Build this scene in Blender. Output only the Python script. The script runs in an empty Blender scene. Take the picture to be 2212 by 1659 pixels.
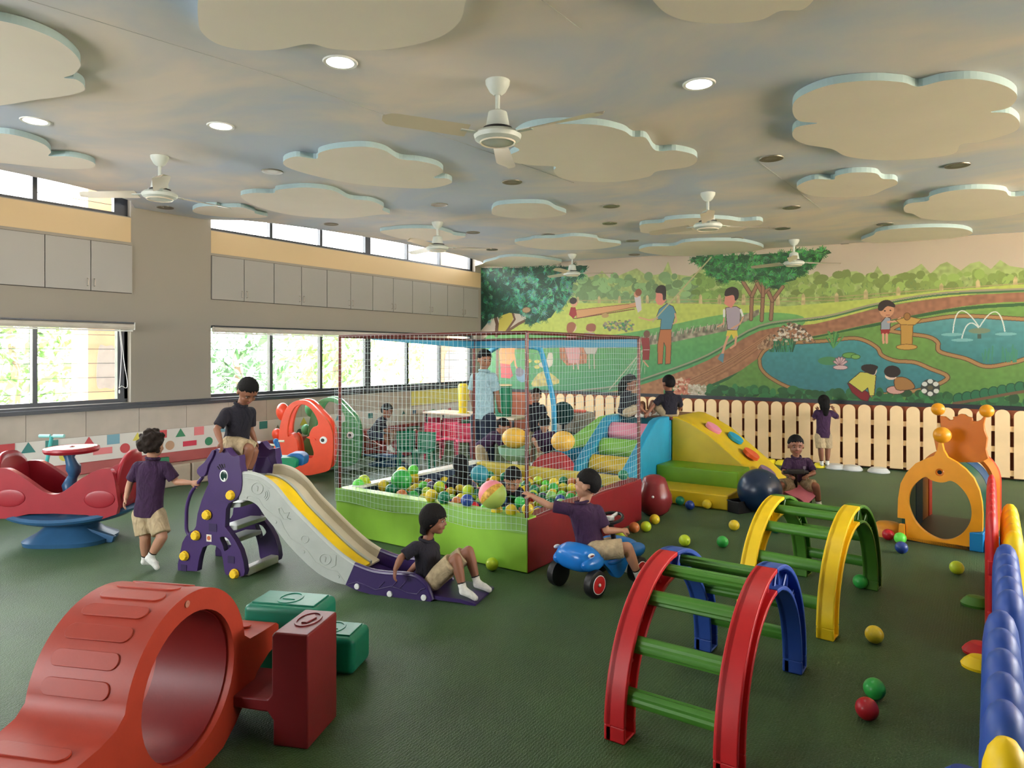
import bpy, math, random
import numpy as np
from mathutils import Vector, Matrix, noise
from mathutils.geometry import tessellate_polygon
random.seed(7)
sc = bpy.context.scene
COL = sc.collection
# ---------------------------------------------------------------- camera
YAW = math.atan(1034 / 1500)
FX, FY = -math.sin(YAW), math.cos(YAW)      # camera forward on the floor plane
RX, RY = math.cos(YAW), math.sin(YAW)       # camera right
CH, F0, CX0, HY = 1.5, 1500.0, 1106.0, 765.0
cam_d = bpy.data.cameras.new('camera'); cam = bpy.data.objects.new('camera', cam_d); COL.objects.link(cam)
cam.location = (0, 0, CH); cam.rotation_euler = (math.pi / 2, 0, YAW)
cam_d.sensor_width = 36; cam_d.lens = 36 * F0 / 2212; cam_d.shift_y = -(829.5 - HY) / 2212
cam_d.clip_start = .02; cam_d.clip_end = 200
sc.camera = cam
# ---------------------------------------------------------------- world, sun, exposure
w = bpy.data.worlds.new('sky'); sc.world = w; w.use_nodes = True
nt = w.node_tree; bg = nt.nodes['Background']
tc = nt.nodes.new('ShaderNodeTexCoord'); sep = nt.nodes.new('ShaderNodeSeparateXYZ'); rmp = nt.nodes.new('ShaderNodeValToRGB')
nt.links.new(tc.outputs['Generated'], sep.inputs[0]); nt.links.new(sep.outputs['Z'], rmp.inputs[0])
rmp.color_ramp.elements[0].position = 0.0; rmp.color_ramp.elements[0].color = (1, .97, .92, 1)
rmp.color_ramp.elements[1].position = .8; rmp.color_ramp.elements[1].color = (.78, .88, 1, 1)
nt.links.new(rmp.outputs[0], bg.inputs[0]); bg.inputs[1].default_value = 15.0
sd = bpy.data.lights.new('sun', 'SUN'); sun = bpy.data.objects.new('sun', sd); COL.objects.link(sun)
sd.energy = 80; sd.angle = .02; sd.color = (1, .95, .86)
sun.rotation_euler = (math.radians(8), math.radians(42), 0)
sc.view_settings.view_transform = 'Standard'; sc.view_settings.look = 'None'
sc.view_settings.exposure = 0.45; sc.view_settings.gamma = 1.0; sc.view_settings.use_curve_mapping = False
try:
    cy = sc.cycles
    cy.max_bounces = 7; cy.diffuse_bounces = 5; cy.glossy_bounces = 3; cy.transmission_bounces = 4; cy.transparent_max_bounces = 8
    cy.use_denoising = True; cy.denoiser = 'OPENIMAGEDENOISE'; cy.caustics_reflective = False; cy.caustics_refractive = False
    cy.sample_clamp_indirect = 6
except Exception: pass

def CW(lat, d, z): return Vector((FX * d + RX * lat, FY * d + RY * lat, z))
def PD(px, py, d): return CW((px - CX0) / F0 * d, d, CH - (py - HY) / F0 * d)
def PZ(px, py, z=0.0): return PD(px, py, (CH - z) * F0 / (py - HY))
def ray(px): k = (px - CX0) / F0; return FX + RX * k, FY + RY * k
def PYW(px, py, Y): return PD(px, py, Y / ray(px)[1])
def PXW(px, py, X): return PD(px, py, X / ray(px)[0])
V = Vector

# ---------------------------------------------------------------- materials
MATS = {}
def S(c):   # sRGB 0-255 -> linear
    return tuple(((v / 255 / 12.92) if v / 255 <= .04045 else ((v / 255 + .055) / 1.055) ** 2.4) for v in c[:3]) + (1,)
def mat(name, col, rough=.5, metal=0, bump=0, bscale=200, var=0, vscale=6, emit=0, spec=.5, coat=0, trans=0, alpha=1, sheen=0):
    if name in MATS: return MATS[name]
    m = bpy.data.materials.new(name); m.use_nodes = True; n = m.node_tree; b = n.nodes['Principled BSDF']
    c = S(col); b.inputs['Base Color'].default_value = c; b.inputs['Roughness'].default_value = rough; b.inputs['Metallic'].default_value = metal
    b.inputs['Specular IOR Level'].default_value = spec; b.inputs['Coat Weight'].default_value = coat
    b.inputs['Transmission Weight'].default_value = trans; b.inputs['Alpha'].default_value = alpha
    b.inputs['Sheen Weight'].default_value = sheen
    co = n.nodes.new('ShaderNodeTexCoord')
    if var:
        t = n.nodes.new('ShaderNodeTexNoise'); t.inputs['Scale'].default_value = vscale; t.inputs['Detail'].default_value = 5
        n.links.new(co.outputs['Object'], t.inputs['Vector'])
        r = n.nodes.new('ShaderNodeValToRGB'); e = r.color_ramp.elements
        e[0].position = .3; e[1].position = .7
        e[0].color = tuple(x * (1 - var) for x in c[:3]) + (1,); e[1].color = tuple(min(1, x * (1 + var)) for x in c[:3]) + (1,)
        n.links.new(t.outputs['Fac'], r.inputs[0]); n.links.new(r.outputs[0], b.inputs['Base Color'])
    if bump:
        t = n.nodes.new('ShaderNodeTexNoise'); t.inputs['Scale'].default_value = bscale; t.inputs['Detail'].default_value = 3
        n.links.new(co.outputs['Object'], t.inputs['Vector'])
        bp = n.nodes.new('ShaderNodeBump'); bp.inputs['Strength'].default_value = bump; bp.inputs['Distance'].default_value = .01
        n.links.new(t.outputs['Fac'], bp.inputs['Height']); n.links.new(bp.outputs[0], b.inputs['Normal'])
    if emit: b.inputs['Emission Color'].default_value = c; b.inputs['Emission Strength'].default_value = emit
    MATS[name] = m
    return m
def plastic(name, col, rough=.44): return mat(name, col, rough, spec=.4, var=.06, vscale=9, bump=.04, bscale=60)
def vinyl(name, col): return mat(name, col, .42, var=.1, vscale=4, bump=.12, bscale=14)
def cloth(name, col): return mat(name, col, .9, var=.18, vscale=30, bump=.35, bscale=260, sheen=0)

# ---------------------------------------------------------------- mesh builder
class MB:
    def __init__(s): s.v = []; s.f = []; s.m = []; s.mi = 0
    def add(s, vs, fs):
        o = len(s.v); s.v += [V(p) for p in vs]; s.f += [tuple(i + o for i in f) for f in fs]; s.m += [s.mi] * len(fs); return s
    def box(s, c, size, R=None):
        c = V(c); h = V(size) / 2; vs = []
        for x in (-1, 1):
            for y in (-1, 1):
                for z in (-1, 1):
                    p = V((x * h.x, y * h.y, z * h.z))
                    if R: p = R @ p
                    vs.append(c + p)
        return s.add(vs, [(0, 1, 3, 2), (4, 6, 7, 5), (0, 4, 5, 1), (2, 3, 7, 6), (0, 2, 6, 4), (1, 5, 7, 3)])
    def bb(s, a, b):
        a = V(a); b = V(b); return s.box((a + b) / 2, [abs(x) for x in (b - a)])
    def prism(s, loops, O, ux, uy, un, t):
        """outline (+ hole loops) in the ux/uy plane at O, extruded by t along un"""
        if not isinstance(loops[0][0], (tuple, list, Vector)): loops = [loops]
        O, ux, uy, un = V(O), V(ux), V(uy), V(un)
        flat = [p for l in loops for p in l]
        tri = tessellate_polygon([[V((p[0], p[1], 0)) for p in l] for l in loops])
        n = len(flat); P = [O + ux * p[0] + uy * p[1] for p in flat]
        sgn = ux.cross(uy).dot(un)
        fs = []
        for a, b, c in tri:
            pa, pb, pc = flat[a], flat[b], flat[c]
            ccw = (pb[0] - pa[0]) * (pc[1] - pa[1]) - (pb[1] - pa[1]) * (pc[0] - pa[0]) > 0
            if not ccw: b, c = c, b
            if sgn < 0: b, c = c, b
            fs.append((a + n, b + n, c + n)); fs.append((a, c, b))
        o = 0
        for k, l in enumerate(loops):
            m = len(l)
            ar = sum(l[i][0] * l[(i + 1) % m][1] - l[(i + 1) % m][0] * l[i][1] for i in range(m))
            for i in range(m):
                j = (i + 1) % m
                q = (o + i, o + j, o + j + n, o + i + n)
                if (ar > 0) == (sgn > 0):
                    fs.append(q)
                else: fs.append(q[::-1])
            o += m
        return s.add(P + [p + un * t for p in P], fs)
    def tube(s, pts, r, seg=10, closed=False, cap=True, flat=None):
        pts = [V(p) for p in pts]; n = len(pts); rr = r if isinstance(r, (list, tuple)) else [r] * n
        base = len(s.v); prev = None; vs = []; fs = []
        for i, p in enumerate(pts):
            a = pts[(i - 1) % n] if (closed or i > 0) else p; b = pts[(i + 1) % n] if (closed or i < n - 1) else p
            t = (b - a).normalized() if (b - a).length > 1e-9 else V((0, 0, 1))
            if prev is None:
                up = V((0, 0, 1)) if abs(t.z) < .9 else V((1, 0, 0)); u = t.cross(up).normalized()
            else: u = (prev - t * prev.dot(t)).normalized()
            prev = u; w_ = t.cross(u)
            for k in range(seg):
                an = 2 * math.pi * k / seg; x = math.cos(an); y = math.sin(an)
                if flat: y *= flat
                vs.append(p + (u * x + w_ * y) * rr[i])
        m = n if closed else n - 1
        for i in range(m):
            j = (i + 1) % n
            for k in range(seg):
                k2 = (k + 1) % seg
                fs.append((i * seg + k, i * seg + k2, j * seg + k2, j * seg + k))
        if cap and not closed:
            fs.append(tuple(range(seg))[::-1]); fs.append(tuple((n - 1) * seg + k for k in range(seg)))
        return s.add(vs, fs)
    def lathe(s, prof, c=(0, 0, 0), seg=32, axis=(0, 0, 1), sx=1, sy=1):
        """prof: list of (r, h); axis through c"""
        c = V(c); a = V(axis).normalized(); up = V((0, 0, 1)) if abs(a.z) < .9 else V((1, 0, 0))
        u = up.cross(a).normalized(); w_ = a.cross(u)
        if abs(a.z) > .99: u, w_ = V((1, 0, 0)), V((0, 1, 0)) * (1 if a.z > 0 else -1)
        vs = []; fs = []
        for r, h in prof:
            for k in range(seg):
                an = 2 * math.pi * k / seg
                vs.append(c + a * h + u * (r * sx * math.cos(an)) + w_ * (r * sy * math.sin(an)))
        for i in range(len(prof) - 1):
            for k in range(seg):
                k2 = (k + 1) % seg
                fs.append((i * seg + k, i * seg + k2, (i + 1) * seg + k2, (i + 1) * seg + k))
        if prof[0][0] > 1e-6: fs.append(tuple(range(seg))[::-1])
        if prof[-1][0] > 1e-6: fs.append(tuple((len(prof) - 1) * seg + k for k in range(seg)))
        return s.add(vs, fs)
    def ell(s, c, r, R=None, seg=16, rings=10):
        c = V(c); r = V(r) if not isinstance(r, (int, float)) else V((r, r, r)); vs = []; fs = []
        for i in range(1, rings):
            th = math.pi * i / rings
            for k in range(seg):
                ph = 2 * math.pi * k / seg
                p = V((r.x * math.sin(th) * math.cos(ph), r.y * math.sin(th) * math.sin(ph), r.z * math.cos(th)))
                vs.append(c + (R @ p if R else p))
        t = V((0, 0, r.z)); vs.append(c + (R @ t if R else t)); vs.append(c - (R @ t if R else t))
        T, B = len(vs) - 2, len(vs) - 1
        for i in range(rings - 2):
            for k in range(seg):
                k2 = (k + 1) % seg; fs.append((i * seg + k, (i + 1) * seg + k, (i + 1) * seg + k2, i * seg + k2))
        for k in range(seg):
            k2 = (k + 1) % seg; fs.append((T, k, k2)); fs.append((B, (rings - 2) * seg + k2, (rings - 2) * seg + k))
        return s.add(vs, fs)
    def cone(s, a, ra, b, rb, seg=12, round_=True):
        a, b = V(a), V(b)
        if (b - a).length < 1e-6: b = a + V((0, 0, 1e-4))
        s.tube([a, b], [ra, rb], seg)
        if round_: s.ell(a, ra, seg=seg, rings=8); s.ell(b, rb, seg=seg, rings=8)
        return s
    def limb(s, pts, rs, seg=12):
        for i in range(len(pts) - 1): s.cone(pts[i], rs[i], pts[i + 1], rs[i + 1], seg)
        return s
    def loft(s, rings, cap=True, closed_ring=True):
        m = len(rings[0]); vs = [p for r in rings for p in r]; fs = []
        for i in range(len(rings) - 1):
            for k in range(m if closed_ring else m - 1):
                k2 = (k + 1) % m; fs.append((i * m + k, i * m + k2, (i + 1) * m + k2, (i + 1) * m + k))
        if cap and closed_ring: fs.append(tuple(range(m))[::-1]); fs.append(tuple((len(rings) - 1) * m + k for k in range(m)))
        return s.add(vs, fs)
def obj(name, mb, m=None, parent=None, world=False, smooth=True, bev=0, bseg=2, voxel=0, vsm=4, ang=35, sub=0, fixn=True, loc=None):
    me = bpy.data.meshes.new(name)
    off = parent_world(parent) if (world and parent) else V((0, 0, 0))
    org = V(loc) if loc is not None else V((0, 0, 0))
    me.from_pydata([tuple(p - off - org) for p in mb.v], [], mb.f); me.validate()
    if any(mb.m): me.polygons.foreach_set('material_index', mb.m[:len(me.polygons)])
    if fixn:
        import bmesh
        b = bmesh.new(); b.from_mesh(me); bmesh.ops.recalc_face_normals(b, faces=b.faces); b.to_mesh(me); b.free()
    if smooth:
        me.polygons.foreach_set('use_smooth', [True] * len(me.polygons))
        if not bev and not voxel and not sub:
            try: me.set_sharp_from_angle(angle=math.radians(ang))
            except Exception: pass
    me.update()
    o = bpy.data.objects.new(name, me); COL.objects.link(o)
    if loc is not None: o.location = org
    for x in (m if isinstance(m, (list, tuple)) else [m]):
        if x: me.materials.append(x)
    if parent: o.parent = parent
    if voxel:
        q = o.modifiers.new('remesh', 'REMESH'); q.mode = 'VOXEL'; q.voxel_size = voxel; q.use_smooth_shade = True
        if vsm: q = o.modifiers.new('smooth', 'SMOOTH'); q.iterations = vsm; q.factor = .5
    if bev:
        q = o.modifiers.new('bevel', 'BEVEL'); q.width = bev; q.segments = bseg; q.limit_method = 'ANGLE'; q.angle_limit = math.radians(ang); q.harden_normals = True
        q.use_clamp_overlap = True
    if sub:
        q = o.modifiers.new('sub', 'SUBSURF'); q.levels = sub; q.render_levels = sub
    return o
def parent_world(o):
    p = V((0, 0, 0))
    while o is not None: p = p + o.location; o = o.parent
    return p
def thing(name, label, cat, loc=(0, 0, 0), rotz=0, group=None):
    o = bpy.data.objects.new(name, None); COL.objects.link(o); o.location = loc; o.rotation_euler = (0, 0, rotz); o.empty_display_size = .05
    o['label'] = label; o['category'] = cat
    if group: o['group'] = group
    return o
def tag(o, label=None, cat=None, group=None, kind=None):
    for k, v in (('label', label), ('category', cat), ('group', group), ('kind', kind)):
        if v: o[k] = v
    return o
def struct(name, mb, m, label=None, parent=None, **k):
    o = obj(name, mb, m, parent, **k)
    if not parent: o['kind'] = 'structure'
    if label: o['label'] = label
    return o
def dup(root, loc=None, rotz=None, label=None, group=None, mats=None):
    r = root.copy(); COL.objects.link(r)
    if loc is not None: r.location = loc
    if rotz is not None: r.rotation_euler = (0, 0, rotz)
    if label: r['label'] = label
    if group: r['group'] = group
    def rec(a, b):
        for ch in list(a.children):
            c = ch.copy(); COL.objects.link(c); c.parent = b; rec(ch, c)
    rec(root, r)
    return r
def arc(cx, cy, r, a0, a1, n, ry=None):
    ry = ry or r
    return [(cx + r * math.cos(math.radians(a0 + (a1 - a0) * i / n)), cy + ry * math.sin(math.radians(a0 + (a1 - a0) * i / n))) for i in range(n + 1)]
def catmull(pts, n=8, closed=False):
    pts = [V(p) if len(p) == 3 else V((p[0], p[1], 0)) for p in pts]; out = []; N = len(pts)
    for i in range(N if closed else N - 1):
        g = lambda j: pts[j % N] if closed else pts[max(0, min(N - 1, j))]
        a, b, c, d = g(i - 1), g(i), g(i + 1), g(i + 2)
        for k in range(n):
            t = k / n
            out.append(.5 * ((2 * b) + (c - a) * t + (2 * a - 5 * b + 4 * c - d) * t * t + (3 * b - a - 3 * c + d) * t ** 3))
    if not closed: out.append(pts[-1])
    return out
def cat2(pts, n=8, closed=True): return [(p.x, p.y) for p in catmull(pts, n, closed)]
# ================================================================ ROOM
WX, WY, RXW, FYW = -7.8, 10.3, 4.6, -3.0         # left wall X, mural wall Y, right wall X, wall behind camera Y
def zc(X): return 3.12 - .02 * (X + 7.8)
def PC(px, py, drop=0.0):                       # pixel -> point on the ceiling plane (drop metres below it)
    k = (HY - py) / F0; dx = ray(px)[0]; d = (1.464 - drop) / (k + .02 * dx)
    return PD(px, py, d)
def carpet():
    m = bpy.data.materials.new('green_carpet'); m.use_nodes = True; n = m.node_tree; b = n.nodes['Principled BSDF']
    co = n.nodes.new('ShaderNodeTexCoord'); L = n.links.new
    a = n.nodes.new('ShaderNodeTexNoise'); a.inputs['Scale'].default_value = 1.3; a.inputs['Detail'].default_value = 6; L(co.outputs['Object'], a.inputs['Vector'])
    r = n.nodes.new('ShaderNodeValToRGB'); r.color_ramp.elements[0].position = .32; r.color_ramp.elements[1].position = .7
    r.color_ramp.elements[0].color = S((40, 66, 28)); r.color_ramp.elements[1].color = S((54, 88, 38)); L(a.outputs['Fac'], r.inputs[0])
    f = n.nodes.new('ShaderNodeTexNoise'); f.inputs['Scale'].default_value = 150; f.inputs['Detail'].default_value = 2; L(co.outputs['Object'], f.inputs['Vector'])
    mx = n.nodes.new('ShaderNodeMix'); mx.data_type = 'RGBA'; mx.blend_type = 'MULTIPLY'; mx.inputs[0].default_value = .55
    r2 = n.nodes.new('ShaderNodeValToRGB'); r2.color_ramp.elements[0].position = .3; r2.color_ramp.elements[0].color = (.45, .45, .45, 1); r2.color_ramp.elements[1].position = .65
    L(f.outputs['Fac'], r2.inputs[0]); L(r.outputs[0], mx.inputs[6]); L(r2.outputs[0], mx.inputs[7]); L(mx.outputs[2], b.inputs['Base Color'])
    bp = n.nodes.new('ShaderNodeBump'); bp.inputs['Strength'].default_value = .55; bp.inputs['Distance'].default_value = .006
    wv = n.nodes.new('ShaderNodeTexWave'); wv.inputs['Scale'].default_value = 22; wv.inputs['Distortion'].default_value = 6; wv.inputs['Detail'].default_value = 3; wv.inputs['Detail Scale'].default_value = 3
    L(co.outputs['Object'], wv.inputs['Vector'])
    ad = n.nodes.new('ShaderNodeMath'); ad.operation = 'MULTIPLY_ADD'; ad.inputs[1].default_value = .35
    L(wv.outputs['Fac'], ad.inputs[0]); L(f.outputs['Fac'], ad.inputs[2])
    L(ad.outputs[0], bp.inputs['Height']); L(bp.outputs[0], b.inputs['Normal'])
    b.inputs['Roughness'].default_value = .52; b.inputs['Specular IOR Level'].default_value = .34; b.inputs['Sheen Weight'].default_value = .08; b.inputs['Sheen Roughness'].default_value = .5
    b.inputs['Sheen Tint'].default_value = S((190, 225, 205))
    return m
def ceiling_mat():
    m = bpy.data.materials.new('painted_sky_ceiling'); m.use_nodes = True; n = m.node_tree; b = n.nodes['Principled BSDF']
    co = n.nodes.new('ShaderNodeTexCoord'); L = n.links.new
    mp = n.nodes.new('ShaderNodeMapping'); mp.inputs['Scale'].default_value = (.8, 1.1, 1); mp.inputs['Rotation'].default_value = (0, 0, .5); L(co.outputs['Object'], mp.inputs[0])
    a = n.nodes.new('ShaderNodeTexNoise'); a.inputs['Scale'].default_value = .95; a.inputs['Detail'].default_value = 4; a.inputs['Roughness'].default_value = .5; a.inputs['Distortion'].default_value = .5; L(mp.outputs[0], a.inputs['Vector'])
    r = n.nodes.new('ShaderNodeValToRGB'); e = r.color_ramp.elements
    e[0].position = .36; e[0].color = S((192, 202, 222)); e[1].position = .66; e[1].color = S((238, 224, 216))
    x = e.new(.5); x.color = S((213, 211, 216)); L(a.outputs['Fac'], r.inputs[0]); L(r.outputs[0], b.inputs['Base Color'])
    b.inputs['Roughness'].default_value = .8
    return m
M_floor = carpet(); M_ceil = ceiling_mat()
M_wall = mat('beige_wall_paint', (144, 138, 128), .75, bump=.05, bscale=40)
M_wall2 = mat('yellow_beige_paint', (200, 176, 138), .75, bump=.05, bscale=40)
M_frame = mat('dark_grey_aluminium', (46, 50, 56), .4, .3)
M_white = plastic('white_plastic', (226, 228, 226))
M_black = plastic('black_plastic', (20, 20, 22))
o = MB().bb((WX - .3, FYW, -.1), (RXW, WY + .1, 0)); struct('floor', o, M_floor, 'dark green ribbed carpet floor', smooth=False)
# left wall as outlined panel with four window openings
def R4(a, b, c, d): return [(a, c), (b, c), (b, d), (a, d)]
W1 = (.9, 3.915); W2 = (4.87, 10.12); ZL = (.97, 1.85); ZH = (3.01, 3.62)
lw = MB().prism([R4(FYW, WY, 0, 3.8)] + [R4(*W1, *ZL), R4(*W2, *ZL), R4(*W1, *ZH), R4(*W2, *ZH)], (WX, 0, 0), (0, 1, 0), (0, 0, 1), (-1, 0, 0), .24)
wl = struct('wall_left', lw, M_wall, 'beige wall with two long windows and clerestories', smooth=False)
for (a, b) in (W1, W2):    # warmer painted band between clerestory and cabinets
    t = MB().bb((WX, a, 2.73), (WX + .004, b + (.17 if b > 8 else 0), 3.0)); obj('upper_band', t, M_wall2, wl, smooth=False)
mw = MB().bb((WX - .3, WY, 0), (RXW, WY + .12, 3.3)); wall_mural = struct('wall_far', mw, M_wall, 'far wall carrying the painted park mural', smooth=False)
# right wall and wall behind the camera, each with a window added for light
rw = MB().prism([R4(FYW, WY, 0, 3.3), R4(3.2, 9.8, .9, 2.75)], (RXW, 0, 0), (0, 1, 0), (0, 0, 1), (1, 0, 0), .15)
struct('wall_right', rw, M_wall, smooth=False)
bw = MB().prism([R4(WX, RXW, 0, 3.8), R4(-7.0, -3.6, .95, 2.6)], (0, FYW, 0), (1, 0, 0), (0, 0, 1), (0, -1, 0), .15)
struct('wall_behind', bw, M_wall, smooth=False)
# ceiling with bowed cut-outs beside the clerestory windows
def bow(y0, y1, dep, n=22):
    out = []
    for i in range(n + 1):
        t = i / n; y = y0 + (y1 - y0) * t
        out.append((WX + dep * (max(0, 1 - (2 * t - 1) ** 2)) ** .42, y))
    return out
edge = bow(4.80, 10.12, .78)[::-1] + bow(-.9, 3.96, .74)[::-1]
outl = [(RXW, FYW), (RXW, WY), (WX, WY)] + edge + [(WX, FYW)]
cb = MB().prism(outl, (0, 0, 3.12), (1, 0, -.02), (0, 1, 0), (0, 0, 1), .07)
for i, p in enumerate(cb.v): p.z = zc(p.x) + (.07 if p.z > zc(p.x) + .09 - .02 * 7.8 * 0 and False else 0) if False else p.z
cb.v = [V((p.x, p.y, zc(p.x) + (.07 if i >= len(outl) else 0))) for i, p in enumerate(cb.v)]
struct('ceiling', cb, M_ceil, 'ceiling painted like a hazy sky', smooth=False)
up = MB().bb((WX - .3, FYW, 3.8), (-5.5, WY + .1, 3.9)); up.bb((-6.3, FYW, 3.19), (-6.2, WY, 3.8)); struct('trim_1', up, M_wall, smooth=False)
# sill ledge along the left wall, dark band on the mural wall
sl = MB().bb((WX, FYW, .905), (WX + .07, WY - .01, .945)).bb((WX, FYW, .945), (WX + .02, WY - .01, .968)); struct('trim_2', sl, M_frame, 'dark ledge running under the windows', smooth=False)
struct('trim_3', MB().bb((WX + .02, WY - .03, .825), (RXW, WY, .875)), M_frame, 'dark rail under the mural', smooth=False)
struct('baseboard_far', MB().bb((WX + .02, WY - .016, 0), (RXW, WY, .825)), mat('brown_red_cladding', (150, 80, 50), .6, var=.2), 'brown red cladding behind the pickets', smooth=False)
# thin false-ceiling joint lines
M_joint = mat('joint_grey', (160, 160, 160), .9)  # even grey for the joint lines
for a, b in (((60, 0), (600, 165)), ((600, 165), (1240, 395)), ((1170, 0), (1256, 64)), ((1640, 350), (1775, 452))):
    p, q = PC(*a, .003), PC(*b, .003); struct('trim_4', MB().tube([p, q], .0011, 4), M_joint, smooth=False)

# ---------------------------------------------------------------- windows
M_glass = mat('window_glass', (250, 252, 252), .02, trans=0, alpha=.06, spec=.3)
M_bar = mat('steel_grille_bar', (70, 74, 78), .4, .6)
def Yw(px, X=-7.9): return PXW(px, 500, X).y
def window(n, ya, yb, z0, z1, mulls, thick, bars=True):
    X = -7.9
    f = MB().prism([R4(ya, yb, z0, z1), R4(ya + .035, yb - .035, z0 + .04, z1 - .03)], (X + .03, 0, 0), (0, 1, 0), (0, 0, 1), (-1, 0, 0), .06)
    w_ = struct('window_%d' % n, f, M_frame, smooth=False)
    es = [ya + .035]
    for y in sorted(mulls + thick):
        h = .055 if y in thick else .022
        obj('mullion', MB().bb((X - .03, y - h, z0 + .04), (X + .03, y + h, z1 - .03)), M_frame if y in thick or n < 3 else M_frame, w_, smooth=False)
        es += [y - h, y + h]
    es.append(yb - .035)
    for a, b in zip(es[::2], es[1::2]):
        if b - a > .05: obj('pane', MB().bb((X - .012, a, z0 + .04), (X - .008, b, z1 - .03)), M_glass, w_, smooth=False)
    if bars:
        z = z0 + .12
        while z < z1 - .03:
            obj('grille_bar', MB().tube([(X - .1, ya, z), (X - .1, yb, z)], .0035, 6), M_bar, w_); z += .155
        y = ya + .35
        while y < yb:
            obj('grille_bar', MB().tube([(X - .1, y, z0), (X - .1, y, z1)], .003, 6), M_bar, w_); y += .88
    return w_
m1 = [Yw(73), Yw(-90)]; window(1, *W1, *ZL, m1, [Yw(262)])
m2 = [Yw(583), Yw(691), Yw(878), Yw(948)]; window(2, *W2, *ZL, m2, [Yw(792), Yw(1016)])
window(3, *W1, *ZH, [Yw(73), Yw(-90)], [Yw(255)], bars=False)
window(4, *W2, *ZH, m2, [Yw(792), Yw(1016)], bars=False)
obj('grille_bar', MB().tube([(-8.0, .9, 3.15), (-8.0, 3.9, 3.15)], .0035, 6), M_bar, bpy.data.objects['window_3'])
# light portals in every opening let the sky in
def portal(y0, y1, z0, z1, X, rot):
    l = bpy.data.lights.new('daylight_portal', 'AREA'); l.shape = 'RECTANGLE'; l.size = z1 - z0; l.size_y = y1 - y0
    try: l.cycles.is_portal = True
    except Exception: pass
    q = bpy.data.objects.new('daylight_portal', l); COL.objects.link(q); q.location = (X, (y0 + y1) / 2, (z0 + z1) / 2); q.rotation_euler = rot
    q['kind'] = 'helper'
for (a, b) in (W1, W2):
    for (c, d) in (ZL, ZH): portal(a, b, c, d, -8.03, (0, -math.pi / 2, 0))
l = bpy.data.lights.new('daylight_portal', 'AREA'); l.shape = 'RECTANGLE'; l.size = 3.4; l.size_y = 1.65; l.cycles.is_portal = True
q = bpy.data.objects.new('daylight_portal', l); COL.objects.link(q); q.location = (-5.3, FYW - .13, 1.77); q.rotation_euler = (math.pi / 2, 0, 0); q['kind'] = 'helper'

portal(3.2, 9.8, .9, 2.75, RXW + .13, (0, math.pi / 2, 0))
struct('sun_block_outside', MB().bb((RXW, FYW, 3.0), (RXW + 2.2, WY + 1, 3.1)), M_wall, smooth=False)  # unseen slab added to keep direct sun out of the right window
struct('ground_outside', MB().bb((RXW + .15, -15, -.7), (40, 30, -.3)), mat('warm_bounce_ground', (236, 212, 176), .9, var=.06, vscale=2), smooth=False)  # unseen pale ground added to bounce warm light up to the ceiling
# roller blinds and their cords
M_blind = mat('grey_blind_fabric', (190, 184, 172), .8, var=.12, vscale=5)
for (a, b, lab) in ((W1[0], W1[1], 'rolled up patterned grey blind over the window on the left'), (W2[0], W2[1] - .9, 'rolled up plain grey blind over the long window')):
    t = thing('roller_blind', lab, 'blind', (WX + .05, (a + b) / 2, 1.80)); h = (b - a) / 2
    obj('fabric_roll', MB().tube([(0, -h, 0), (0, h, 0)], .034, 16), M_blind, t)
    obj('head_rail', MB().bb((-.045, -h, .034), (.03, h, .048)), M_frame, t, smooth=False)
    obj('bracket', MB().bb((-.045, h, -.035), (.03, h + .008, .048)), M_white, t, smooth=False)
    obj('hem_bar', MB().tube([(-.01, -h, -.045), (-.01, h, -.045)], .008, 8), M_white, t)
    if b < 5:
        k = [PXW(258, 712, WX + .06), PXW(262, 760, WX + .06), PXW(259, 826, WX + .06), PXW(257, 838, WX + .06), PXW(263, 834, WX + .06), PXW(273, 838, WX + .06), PXW(275, 825, WX + .06), PXW(268, 780, WX + .06), PXW(260, 712, WX + .06)]
        obj('cord', MB().tube(catmull(k, 6), .0035, 6), M_white, t, world=True)
        obj('cord_weight', MB().ell(PXW(258, 846, WX + .06), (.008, .008, .022)), M_white, t, world=True)

# ---------------------------------------------------------------- wall cabinets (pairs of flush doors)
M_door = mat('cabinet_laminate', (148, 146, 142), .45)
M_seam = mat('cabinet_seam', (60, 56, 52), .9)
M_handle = mat('brushed_handle', (150, 140, 128), .35, .8)
def cabinet(y0, y1, lab, grp, nd=2):
    t = thing('wall_cabinet', lab, 'cabinet', (WX, (y0 + y1) / 2, 2.165), 0, grp); h = (y1 - y0) / 2; H = .535
    obj('carcass', MB().bb((0, -h, 0), (.006, h, H)), M_seam, t, smooth=False)
    for i in range(nd):
        a = -h + 2 * h * i / nd + .004; b = -h + 2 * h * (i + 1) / nd - .004
        d = obj('door', MB().bb((.006, a, .006), (.022, b, H - .006)), M_door, t, smooth=False)
        hy = (b - .03) if (i == 0 and nd == 2) else (a + .03)
        obj('handle', MB().tube([(.022, hy, .05), (.045, hy, .055), (.045, hy, .125), (.022, hy, .13)], .004, 6), M_handle, d)
e1 = [PXW(p, 500, WX).y for p in (-60, 0, 95, 195, 284)]
cabinet(e1[4] - .43 * 2, e1[4], 'pair of pale cabinet doors beside the bare pillar wall, left block', 'wall cabinets above the left window')
cabinet(e1[4] - .43 * 4, e1[4] - .43 * 2, 'pair of pale cabinet doors cut by the left edge of the photo', 'wall cabinets above the left window')
ordn = ['first', 'second', 'third', 'fourth', 'fifth', 'last']
for i in range(6):
    cabinet(4.87 + i * .888, 4.87 + (i + 1) * .888 - .002, '%s pair of pale cabinet doors from the pillar, above the long window' % ordn[i], 'wall cabinets above the long window')

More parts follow.
